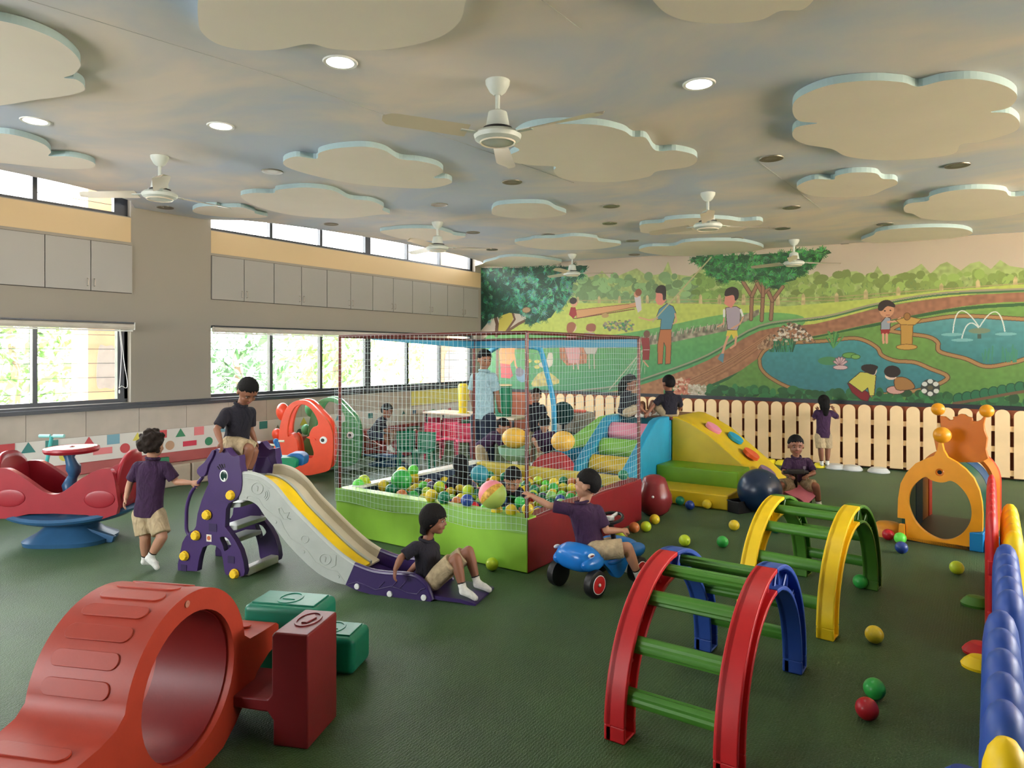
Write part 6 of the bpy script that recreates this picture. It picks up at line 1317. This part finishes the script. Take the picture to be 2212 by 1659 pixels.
obj('backrest', MB().lathe([(0, -.03), (.13, -.03), (.15, 0), (.13, .03), (0, .03)], (0, 0, P.z), 28, (FX, FY, 0), 1, 1.05), plastic('dark_teal_pad', (14, 56, 54)), t); obj('seat', MB().lathe([(0, 0), (.15, 0), (.16, .02), (.14, .05), (0, .055)], V((-FX, -FY, 0)) * .15 + V((0, 0, .42)), 28), plastic('dark_teal_pad', (14, 56, 54)), t)
obj('stem', MB().tube([(0, 0, .02), (0, 0, P.z - .1)], .02, 10), M_frame, t); obj('base', MB().lathe([(0, 0), (.18, 0), (.17, .02), (0, .03)], V((-FX, -FY, 0)) * .1, 24), M_frame, t)
P = PD(860, 960, 9.3); 
# ================================================================ PEOPLE
def skinmat(n, c): return mat(n, c, .55, var=.05, vscale=14, bump=.05, bscale=120)
SKN = [skinmat('skin_tan', (150, 104, 80)), skinmat('skin_warm_brown', (134, 88, 66)), skinmat('skin_light_tan', (176, 130, 104))]
SHP = cloth('plum_polo_cotton', (52, 25, 60)); SHN = cloth('dark_navy_polo_cotton', (22, 20, 34)); KH = cloth('khaki_shorts_cotton', (176, 158, 126)); SOCK = cloth('white_sock_cotton', (226, 226, 220))
BLUESH = cloth('pale_blue_polo_cotton', (150, 182, 192)); JEAN = cloth('dark_denim', (28, 38, 58)); HAIRM = mat('black_hair', (14, 12, 13), .75, spec=.2, bump=.5, bscale=90); HAIRB = mat('dark_brown_hair', (34, 25, 20), .75, spec=.2, bump=.5, bscale=90)
LIP = mat('lip_tone', (136, 72, 64), .5); EYEW = mat('eye_white_tone', (168, 158, 150), .4); EYEB = mat('eye_iris_dark', (26, 16, 12), .2)
for m_ in (SHP, SHN, KH, BLUESH, JEAN):   # broad soft creases in cloth
    n_ = m_.node_tree; b_ = n_.nodes['Principled BSDF']; old = b_.inputs['Normal'].links[0].from_node
    t1 = n_.nodes.new('ShaderNodeTexNoise'); t1.inputs['Scale'].default_value = 16; t1.inputs['Detail'].default_value = 2; t1.inputs['Distortion'].default_value = 1.2
    co_ = n_.nodes.new('ShaderNodeTexCoord'); mp_ = n_.nodes.new('ShaderNodeMapping'); mp_.inputs['Scale'].default_value = (1, 1, .45); n_.links.new(co_.outputs['Object'], mp_.inputs[0]); n_.links.new(mp_.outputs[0], t1.inputs['Vector'])
    b2 = n_.nodes.new('ShaderNodeBump'); b2.inputs['Strength'].default_value = .55; b2.inputs['Distance'].default_value = .05; n_.links.new(t1.outputs['Fac'], b2.inputs['Height']); n_.links.new(old.outputs[0], b2.inputs['Normal']); n_.links.new(b2.outputs[0], b_.inputs['Normal'])
def hand(mb, w_, dirv, nrm, s, curl=.5, side=1, spread=.06):
    """palm, four unequal fingers bent towards nrm, thumb leaving the side of the palm near its base"""
    d = V(dirv).normalized(); n = V(nrm); n = (n - d * n.dot(d)).normalized(); a = d.cross(n) * side
    R_ = Matrix((a, d, n)).transposed()
    mb.ell(w_ + d * .022 * s, (.0205 * s, .027 * s, .0095 * s), R_, 14, 8); mb.ell(w_ + d * .036 * s, (.0215 * s, .014 * s, .0085 * s), R_, 14, 8)
    for i, (o_, l_) in enumerate(((-.0165, .030), (-.0055, .034), (.0055, .032), (.0165, .025))):
        b0 = w_ + d * .042 * s + a * o_ * s; fd = (d + a * (o_ / .0165) * spread).normalized(); p = b0; an = 0; rr = .0052 * s
        for k in range(3):
            an += curl * (.6, 1.0, .8)[k]; q_ = p + (fd * math.cos(an) + n * math.sin(an)) * l_ * s * (.42, .33, .27)[k]; mb.cone(p, rr, q_, rr * .93, 8); p = q_; rr *= .93
    t0 = w_ + d * .010 * s - a * .014 * s; t1 = t0 + (d * .6 - a * .75 + n * .35).normalized() * .020 * s; t2 = t1 + (d * .9 - a * .15 + n * .55).normalized() * .018 * s
    mb.cone(t0, .0085 * s, t1, .0062 * s, 8); mb.cone(t1, .0062 * s, t2, .0052 * s, 8)
def person(lab, d0, J, s=1.0, f=(0, 1), look=0.0, tilt=0.0, skin=0, shirt=None, pants=None, hair='short', hm=None, hs=None, bs=None, vox=.005, hands={}, sock=True, face=True, long_pants=False, group=None, fem=0):
    """J: joint -> (px, py, depth offset). f: head direction in camera frame (right, away); look: downwards pitch; tilt: sideways lean of head"""
    hs = hs or s; bs = bs or s; W = {}
    for k, v in J.items(): W[k] = PD(v[0], v[1], d0 + (v[2] if len(v) > 2 else 0))
    base = W['pv'].copy(); base.z = 0
    t = thing('person', lab, 'person', base); sk = SKN[skin]; shirt = shirt or SHP; pants = pants or KH; hm = hm or HAIRM
    up = (W['nk'] - W['pv']).normalized(); r = (W['sr'] - W['sl']); r = (r - up * r.dot(up)).normalized(); fw = up.cross(r)
    # ---- head frame
    hf = CW(f[0], f[1], 0).normalized(); hu = V((0, 0, 1)); hr_ = hf.cross(hu).normalized()
    Rp = Matrix.Rotation(-look, 3, hr_) @ Matrix.Rotation(tilt, 3, hf); hf = Rp @ hf; hu = Rp @ hu; hr_ = Rp @ hr_
    H = Matrix((hr_, hf, hu)).transposed(); hc = W['hd']
    def h(x, y, z): return hc + H @ (V((x, y, z)) * hs)
    mb = MB()
    mb.ell(h(0, -.006, .016), V((.0665, .077, .074)) * hs, H, 24, 16); mb.ell(h(0, .014, -.026), V((.053, .058, .058)) * hs, H, 20, 14); mb.ell(h(0, .044, -.070), V((.022, .019, .015)) * hs, H); mb.ell(h(0, .030, -.052), V((.040, .034, .034)) * hs, H)
    for sg in (-1, 1):
        mb.ell(h(sg * .029, .046, -.030), V((.019, .018, .019)) * hs, H); mb.ell(h(sg * .067, -.004, -.010), V((.007, .015, .021)) * hs, H, 12, 8); mb.ell(h(sg * .026, .058, .017), V((.019, .010, .006)) * hs, H, 12, 8)
    mb.cone(h(0, .066, .004), .0052 * hs, h(0, .077, -.020), .0082 * hs, 10); mb.ell(h(0, .073, -.022), V((.0125, .007, .006)) * hs, H, 10, 8); mb.ell(h(0, .062, -.044), V((.018, .009, .009)) * hs, H, 12, 8)
    nkr = .030 * bs; mb.cone(W['nk'] - up * .02 * s, nkr * 1.1, h(0, -.014, -.045), nkr, 14)
    # ---- torso core and limbs
    ch = W['nk'] * .72 + W['pv'] * .28; mb.limb([W['nk'] - up * .02 * s, ch, W['pv']], [.035 * bs, .055 * bs, .058 * bs], 12)
    U, Fo = .024 * bs, .0205 * bs
    for q_ in 'lr':
        mb.limb([ch + (W['s' + q_] - ch) * .5, W['s' + q_], W['e' + q_], W['e' + q_] * .6 + W['w' + q_] * .4, W['w' + q_]], [.035 * bs, .029 * bs, .0225 * bs, .0225 * bs, .0150 * bs], 12)
        nrm, curl, dr = hands.get(q_, (None, .55, None)); wd = (W['w' + q_] - W['e' + q_]).normalized()
        if dr is not None: wd = (wd * .3 + CW(dr[0], dr[1], dr[2]).normalized()).normalized()
        nv = CW(*nrm) if nrm is not None else fw
        hand(mb, W['w' + q_], wd, nv, bs * 1.0, curl, 1 if q_ == 'r' else -1)
        mb.limb([W['h' + q_], W['k' + q_], W['k' + q_] * .62 + W['a' + q_] * .38, W['a' + q_]], [.05 * bs, .036 * bs, .035 * bs, .0205 * bs], 14)
        tv = (W['t' + q_] - W['a' + q_]); mb.cone(W['a' + q_] + V((0, 0, -.012 * s)), .018 * bs, W['t' + q_], .013 * bs, 10)
    obj('body', mb, sk, t, world=True, voxel=vox, vsm=3)
    # ---- face details
    if face:
        for sg in (-1, 1):
            e_ = obj('eye', MB().ell(h(sg * .025, .0605, .0015), V((.0105, .0068, .0058)) * hs, H, 14, 10), EYEW, t, world=True)
            obj('iris', MB().ell(h(sg * .025, .0660, .0012), V((.0055, .0028, .0052)) * hs, H, 12, 8), EYEB, t, world=True)
            obj('eyebrow', MB().tube([h(sg * .012, .073, .0185), h(sg * .025, .0725, .0225), h(sg * .040, .062, .018)], [.002 * hs, .0028 * hs, .0015 * hs], 8), hm, t, world=True)
        obj('mouth', MB().ell(h(0, .0688, -.0425), V((.0165, .0045, .0034)) * hs, H, 14, 8).ell(h(0, .0680, -.0485), V((.0135, .0048, .0040)) * hs, H, 14, 8), LIP, t, world=True)
    # ---- hair: a cap that sinks under the skin below the hairline
    mbh = MB(); seg, rn = 40, 26; R_ = random.Random(len(lab) * 7); A = dict(short=(.0725, .084, .086, -.98, .32, .002), bob=(.079, .090, .098, -1.2, .20, -.012), curly=(.080, .090, .090, -.75, .40, -.004), long=(.077, .088, .094, -1.2, .42, -.01), bun=(.0735, .085, .084, -.62, .50, 0))[hair]
    ax, ay, az, tb, tf, dzc = A; vs = []; fs = []; ctr = V((0, -.010, .018 + dzc))
    for i in range(rn + 1):
        th = math.pi * i / rn
        for k in range(seg):
            ph = 2 * math.pi * k / seg; x, y, z = math.sin(th) * math.cos(ph), math.sin(th) * math.sin(ph), math.cos(th)
            u = (y + 1) / 2; thr = tb + (tf - tb) * (u * u * (3 - 2 * u)) + (.10 * math.sin(x * 19 + 1) * (u > .6)); u2 = min(1, max(0, (z - thr) / .16 + .5)); u2 = u2 * u2 * (3 - 2 * u2) * (0 if (hair == 'short' and abs(x) > .88 and z < -.02 and abs(y) < .4) else 1)
            k_ = .80 + .20 * u2; nz_ = 1 + .022 * noise.noise(V((x * 5, y * 5, z * 5))) + (.05 * noise.noise(V((x * 9, y * 9, z * 9 + 4))) if hair == 'curly' else .012 * noise.noise(V((x * 16, y * 16, z * 4))))
            vs.append(h(*(ctr + V((x * ax, y * ay, z * az)) * k_ * nz_)))
    for i in range(rn):
        for k in range(seg): k2 = (k + 1) % seg; fs.append((i * seg + k, (i + 1) * seg + k, (i + 1) * seg + k2, i * seg + k2))
    mbh.add(vs, fs)
    if hair == 'curly':
        for i in range(46):
            a, b = R_.uniform(0, 6.28), R_.uniform(-.7, 1.0); c = math.sqrt(1 - b * b)
            if math.sin(a) * c > -.1 and b < .45: continue
            mbh.ell(h(ax * c * math.cos(a), -.01 + ay * c * math.sin(a), .016 + az * b), V((.017, .017, .017)) * hs, None, 8, 6)
        mbh.ell(h(.0, -.03, .10), V((.024, .024, .018)) * hs, H)
    if hair == 'bob': mbh.loft([[h((.070 - .004 * j) * math.cos(a) , -.018 + .068 * math.sin(a), .0 - .032 * j) for a in [math.pi + .25 + i * (math.pi - .5) / 12 for i in range(13)]] + [h((.055 - .004 * j) * math.cos(a), -.018 + .050 * math.sin(a), .0 - .032 * j) for a in [2 * math.pi - .25 - i * (math.pi - .5) / 12 for i in range(13)]] for j in range(4)])
    if hair == 'long': mbh.limb([h(0, -.07, .0), h(0, -.092, -.07), h(0, -.085, -.16)], [.055 * hs, .05 * hs, .034 * hs]); mbh.ell(h(0, -.05, -.06), V((.07, .04, .07)) * hs, H)
    if hair == 'bun': mbh.ell(h(0, -.10, .04), V((.034, .03, .034)) * hs, H)
    obj('hair', mbh, hm, t, world=True, voxel=.006 if hair in ('curly', 'long', 'bun', 'bob') else 0, vsm=2, ang=180)
    # ---- polo shirt with sleeves, collar
    ms = MB(); rings = []; L_ = (W['nk'] - W['pv']).length; hw = (W['sr'] - W['sl']).length / 2
    for u, a, b, o_ in ((-.13, .096, .079, 0), (.0, .094, .078, 0), (.25, .088, .073, .004), (.5, .093, .074, .004), (.72, .096, .071, 0), (.86, .084, .062, -.004), (.95, .056, .048, -.004), (1.0, .040, .040, -.002)):
        a = min(a * bs, max(hw * 1.0, .06 * bs) + .012 * bs) if u > .6 else a * bs
        c = W['pv'] + up * L_ * u + fw * o_ * bs; rings.append([c + r * a * math.copysign(abs(math.cos(k)) ** .85, math.cos(k)) + fw * b * bs * math.sin(k) for k in [2 * math.pi * i / 28 for i in range(28)]])
    ms.loft(rings)
    for q_ in 'lr':
        S0, E0 = W['s' + q_], W['e' + q_]; en = S0 + (E0 - S0) * (.80 if s < 1.3 else .75)
        ms.cone(W['nk'] - up * .05 * bs, .042 * bs, S0, .040 * bs, 12); ms.tube([S0, S0 + (en - S0) * .5, en], [.041 * bs, .040 * bs, .041 * bs], 16); ms.cone(S0 - up * .04 * bs + (W['nk'] - S0) * .3, .045 * bs, S0, .036 * bs, 12)
    sh = obj('shirt', ms, shirt, t, world=True, voxel=.007, vsm=3)
    obj('collar', MB().tube([W['nk'] + (r * math.cos(k) * .041 + fw * math.sin(k) * .041) * bs + up * (.012 - .014 * max(0, math.sin(k))) * bs for k in [2 * math.pi * i / 20 for i in range(20)]], .0105 * bs, 8, closed=True), shirt, sh, world=False)
    sh.children[0].data.transform(Matrix.Translation(-base))
    # ---- shorts or trousers
    mp = MB(); mp.ell(W['pv'] - up * .005 * bs, V((.090, .074, .068)) * bs, Matrix((r, fw, up)).transposed(), 20, 12)
    for q_ in 'lr':
        A_, B_, C_ = W['h' + q_], W['k' + q_], W['a' + q_]
        if long_pants: mp.limb([A_, B_], [.070 * bs, .052 * bs], 16); mp.tube([B_, C_], [.053 * bs, .046 * bs], 16)
        else:
            en = A_ + (B_ - A_) * .86; mp.ell(A_, .064 * bs, None, 16, 10); mp.tube([A_, A_ + (en - A_) * .5, en], [.064 * bs, .063 * bs, .062 * bs], 18)
        mp.cone(W['pv'], .062 * bs, A_, .062 * bs, 12)
    obj('trousers' if long_pants else 'shorts', mp, pants, t, world=True, voxel=.007, vsm=3)
    # ---- socks
    if sock:
        for q_ in 'lr':
            A_, T_ = W['a' + q_], W['t' + q_]; K_ = W['k' + q_]; shn = (K_ - A_).normalized(); tv = (T_ - A_); tvh = tv.normalized(); heel = A_ - shn * .020 * s - tvh * .008 * s
            mk = MB(); mk.tube([A_ + shn * .035 * s, A_], [.0265 * bs, .0245 * bs], 14); mk.cone(A_, .0245 * bs, heel, .0235 * bs, 12); mk.cone(heel, .0225 * bs, A_ * .4 + T_ * .6 , .0235 * bs, 12); mk.cone(A_ * .4 + T_ * .6, .0235 * bs, T_, .0185 * bs, 12); mk.cone(A_, .0235 * bs, A_ * .5 + T_ * .5, .021 * bs, 12)
            so = obj('sock', mk, SOCK, t, world=True, voxel=.0055, vsm=3)
            obj('sock_band', MB().tube([A_ + shn * .033 * s, A_ + shn * .040 * s], [.0272 * bs, .0272 * bs], 14), M_black, t, world=True)
    return t, W, (r, fw, up)
# --- girl walking beside the slide
person('child walking away in plum polo and khaki shorts, holding the slide rail', 4.80, dict(hd=(330, 961, 0), nk=(330, 993, 0), pv=(321, 1100, 0), sl=(299, 1008, 0), sr=(357, 1008, 0), el=(281, 1043, .02), wl=(272, 1077, -.02), er=(381, 1041, .02), wr=(414, 1043, -.02), hl=(306, 1112, 0), hr=(338, 1112, 0), kl=(314, 1162, -.02), al=(314, 1209, .03), tl=(338, 1217, .07), kr=(350, 1160, -.05), ar=(325, 1203, -.04), tr=(339, 1226, -.06)),
       s=1.0, f=(.12, .99), skin=2, hair='curly', hm=HAIRB, vox=.0038, hands={'l': ((1, .3, 0), .35, None), 'r': ((0, 1, -.2), .9, None)}, face=False)
# --- boy at the top of the slide
person('boy in dark polo and khaki shorts crouching at the top of the giraffe slide', 4.86, dict(hd=(535, 845, -.02), nk=(520, 875, .0), pv=(510, 953, .02), sl=(541, 890, .12), sr=(489, 892, -.07), er=(468, 928, -.13), wr=(477, 955, -.18), el=(541, 928, .14), wl=(551, 951, .16), hr=(499, 958, -.04), hl=(520, 956, .08), kr=(538, 969, -.08), ar=(524, 1024, -.05), tr=(543, 1036, -.05), kl=(548, 974, .12), al=(536, 1022, .14), tl=(554, 1032, .14)),
       s=.98, f=(.55, -.55), look=.75, skin=1, shirt=SHN, hair='short', vox=.0038, hands={'r': ((0, -.2, -1), .3, (.1, -.1, -1)), 'l': ((0, 0, -1), .5, None)})
# --- child at the foot of the slide
person('child with a dark bob and navy polo sitting at the foot of the slide', 4.34, dict(hd=(938, 1122, 0), nk=(921, 1167, .0), pv=(925, 1246, .02), sl=(938, 1184, .12), sr=(898, 1182, -.07), er=(866, 1205, -.12), wr=(854, 1230, -.14), el=(905, 1215, .16), wl=(880, 1240, .17), hr=(936, 1254, -.04), hl=(945, 1246, .09), kr=(985, 1207, -.10), ar=(1000, 1272, -.14), tr=(1027, 1292, -.16), kl=(1012, 1191, .05), al=(1030, 1257, .02), tl=(1057, 1274, .0)),
       s=.98, hs=.99, f=(1, -.18), look=.10, skin=1, shirt=SHN, hair='bob', vox=.0036, hands={'r': ((.4, .2, -.4), .32, (0, -.05, -1)), 'l': ((0, 0, -1), .4, None)})
# --- boy on the blue car
person('boy in plum polo riding the blue car, one arm stretched to the pit', 4.47, dict(hd=(1268, 1047, 0), nk=(1258, 1086, 0), pv=(1275, 1176, .02), sl=(1232, 1100, .0), sr=(1290, 1103, .0), el=(1186, 1092, .02), wl=(1150, 1072, .08), er=(1310, 1146, -.02), wr=(1343, 1146, .02), hl=(1268, 1190, .08), hr=(1290, 1190, -.06), kr=(1355, 1183, -.08), ar=(1378, 1241, -.04), tr=(1396, 1256, .02), kl=(1330, 1178, .25), al=(1352, 1225, .28), tl=(1372, 1236, .34)),
       s=1.0, f=(-.80, .35), look=-.05, skin=2, hair='short', vox=.0038, hands={'l': ((0, .3, -1), .3, None), 'r': ((0, .6, -.6), 1.0, None)})
# --- boy on the pink toy
PT5 = person('boy in plum polo facing the camera on the pink ride-on', 6.92, dict(hd=(1719, 963, -.02), nk=(1720, 988, 0), pv=(1722, 1042, .02), sr=(1702, 997, 0), sl=(1745, 997, 0), er=(1693, 1021, -.06), wr=(1707, 1028, -.16), el=(1758, 1022, -.06), wl=(1742, 1029, -.16), hr=(1711, 1046, -.02), hl=(1734, 1046, -.02), kr=(1684, 1048, -.14), ar=(1686, 1086, -.10), tr=(1682, 1094, -.18), kl=(1762, 1050, -.14), al=(1769, 1088, -.10), tl=(1774, 1096, -.18)),
       s=1.02, hs=1.06, f=(-.22, -1), look=.08, skin=1, hair='short', vox=.005, hands={'l': ((0, 0, -1), .9, None), 'r': ((0, 0, -1), .9, None)})
t5, W5, (r5, f5, u5) = PT5; c5 = W5['pv'] + u5 * (W5['nk'] - W5['pv']).length * .64 - r5 * .045 + f5 * .070
obj('crest', MB().prism([(-.013, .016), (.013, .016), (.013, -.004), (.0, -.02), (-.013, -.004)], c5, -r5, u5, f5, .012), mat('grey_crest_print', (120, 108, 124), .7), t5, world=True)
# --- girl at the fence
person('girl in plum polo and khaki shorts standing with her back turned at the fence', 9.1, dict(hd=(1779, 868, .02), nk=(1780, 884, 0), pv=(1778, 938, 0), sl=(1765, 891, 0), sr=(1795, 892, 0), el=(1758, 905, .05), wl=(1765, 886, .12), er=(1810, 902, .06), wr=(1800, 884, .13), hl=(1770, 943, 0), hr=(1787, 943, 0), kl=(1773, 972, -.02), al=(1775, 1000, 0), tl=(1776, 1007, .06), kr=(1788, 972, 0), ar=(1787, 1000, 0), tr=(1791, 1007, .06)),
       s=.95, hs=.95, f=(.1, 1), skin=1, hair='long', vox=.0055, face=False)
# --- two on the foam platform
person('child with long dark hair sitting on the foam platform', 8.02, dict(hd=(1362, 826, 0), nk=(1356, 846, 0), pv=(1350, 888, .02), sl=(1346, 856, .05), sr=(1368, 858, -.05), el=(1352, 876, .1), wl=(1372, 886, .08), er=(1378, 876, -.09), wr=(1392, 889, -.1), hl=(1350, 890, .06), hr=(1356, 891, -.04), kl=(1388, 872, .06), al=(1391, 893, .06), tl=(1401, 897, .06), kr=(1384, 878, -.06), ar=(1378, 896, -.08), tr=(1390, 899, -.1)),
       s=.92, hs=.95, f=(.8, -.5), look=.3, skin=1, shirt=SHN, hair='long', vox=.0055)
person('boy in dark polo sitting with his back turned atop the foam ramp', 7.92, dict(hd=(1444, 829, 0), nk=(1446, 848, 0), pv=(1447, 889, .0), sl=(1428, 859, 0), sr=(1465, 860, 0), el=(1412, 876, .02), wl=(1400, 892, -.02), er=(1470, 880, .08), wr=(1458, 894, .14), hl=(1438, 891, 0), hr=(1455, 891, 0), kl=(1410, 870, .14), al=(1402, 896, .10), tl=(1392, 900, .10), kr=(1428, 872, .25), ar=(1420, 896, .22), tr=(1410, 899, .24)),
       s=.98, hs=1.0, f=(-.25, 1), look=.1, skin=1, shirt=SHN, hair='short', vox=.0055, face=False)
# --- adult
person('man in pale blue polo and dark jeans standing behind the net', 8.35, dict(hd=(1047, 777, -.02), nk=(1046, 803, 0), pv=(1044, 893, 0), sl=(1026, 815, .10), sr=(1064, 815, -.10), el=(1018, 852, .12), wl=(1024, 882, .20), er=(1074, 852, -.06), wr=(1078, 878, -.02), hl=(1034, 905, .05), hr=(1054, 905, -.05), kl=(1033, 965, .03), al=(1033, 1018, .06), tl=(1037, 1030, -.05), kr=(1055, 966, -.08), ar=(1055, 1022, -.06), tr=(1061, 1034, -.18)),
       s=1.6, hs=1.22, bs=1.45, f=(.45, -.9), look=.25, skin=0, shirt=BLUESH, pants=JEAN, hair='short', vox=.008, long_pants=True)
# --- standing boy, leaning child, bending child behind the pit
person('boy in dark polo standing behind the pit by the blue pipe', 8.95, dict(hd=(1158, 855, 0), nk=(1158, 873, 0), pv=(1157, 925, 0), sl=(1143, 880, 0), sr=(1172, 880, 0), el=(1138, 902, .0), wl=(1141, 922, -.04), er=(1178, 900, 0), wr=(1180, 918, -.06), hl=(1150, 930, 0), hr=(1165, 930, 0), kl=(1150, 968, 0), al=(1150, 1004, 0), tl=(1149, 1012, -.08), kr=(1166, 968, 0), ar=(1166, 1004, 0), tr=(1168, 1012, -.08)),
       s=.98, f=(-.2, -1), look=.1, skin=0, shirt=SHN, hair='short', vox=.006)
person('child in plum polo bending over behind the pit, reaching to the blue pipe', 8.0, dict(hd=(1176, 915, -.06), nk=(1176, 931, 0), pv=(1180, 975, .04), sl=(1162, 936, 0), sr=(1194, 938, 0), el=(1152, 950, -.05), wl=(1160, 966, -.1), er=(1200, 952, .02), wr=(1196, 925, .06), hl=(1171, 982, .02), hr=(1190, 982, .02), kl=(1168, 1010, -.08), al=(1168, 1040, 0), tl=(1166, 1050, -.08), kr=(1192, 1010, -.06), ar=(1192, 1040, .02), tr=(1192, 1050, -.06)),
       s=.98, f=(.1, 1), look=.3, skin=2, hair='short', vox=.006, face=False)
person('child in plum polo bent forward behind the back wall of the pit', 8.0, dict(hd=(1086, 922, -.02), nk=(1075, 937, 0), pv=(1040, 966, .02), sl=(1070, 938, .10), sr=(1074, 946, -.08), el=(1088, 958, .12), wl=(1098, 980, .10), er=(1088, 966, -.10), wr=(1096, 990, -.08), hl=(1040, 972, .06), hr=(1037, 972, -.05), kl=(1048, 1010, .05), al=(1040, 1044, .06), tl=(1052, 1052, .06), kr=(1042, 1010, -.06), ar=(1034, 1046, -.05), tr=(1046, 1054, -.05)),
       s=.98, f=(.9, -.2), look=.5, skin=0, hair='short', vox=.006)
# --- two in the pit
person('dark haired child sitting in the pit with back turned', 6.25, dict(hd=(994, 1004, 0), nk=(993, 1027, 0), pv=(993, 1080, .0), sl=(976, 1036, 0), sr=(1010, 1036, 0), el=(968, 1056, .02), wl=(975, 1074, -.04), er=(1016, 1058, .02), wr=(1008, 1076, .06), hl=(985, 1084, 0), hr=(1001, 1084, 0), kl=(975, 1078, .2), al=(972, 1096, .3), tl=(972, 1098, .38), kr=(1010, 1078, .2), ar=(1012, 1096, .3), tr=(1012, 1098, .38)),
       s=.95, f=(-.4, .9), skin=1, shirt=SHN, hair='long', vox=.006, face=False, sock=False)
person('dark haired child crawling among the balls with face down towards the camera', 5.5, dict(hd=(1108, 1036, -.05), nk=(1098, 1054, .06), pv=(1060, 1060, .38), sl=(1122, 1062, .06), sr=(1080, 1062, .04), el=(1128, 1082, 0), wl=(1124, 1100, -.08), er=(1074, 1084, 0), wr=(1076, 1100, -.08), hl=(1064, 1066, .40), hr=(1052, 1066, .36), kl=(1066, 1096, .30), al=(1050, 1098, .55), tl=(1046, 1098, .62), kr=(1048, 1096, .30), ar=(1036, 1098, .5), tr=(1030, 1098, .58)),
       s=.95, hs=1.0, f=(-.15, -1), look=.55, skin=0, shirt=SHN, hair='short', vox=.0055, sock=False)
# --- child on the far rocker
person('child in dark clothes sitting on the brick red rocker behind the net', 8.95, dict(hd=(836, 888, -.02), nk=(830, 904, 0), pv=(806, 936, .02), sl=(822, 908, .08), sr=(826, 912, -.07), el=(830, 926, .08), wl=(846, 930, .06), er=(832, 930, -.08), wr=(848, 934, -.06), hl=(808, 940, .06), hr=(806, 941, -.05), kl=(836, 940, .07), al=(842, 966, .07), tl=(852, 972, .07), kr=(834, 943, -.07), ar=(840, 968, -.07), tr=(850, 975, -.07)),
       s=.95, f=(.95, -.2), look=.3, skin=1, shirt=SHN, pants=JEAN, hair='short', vox=.006)
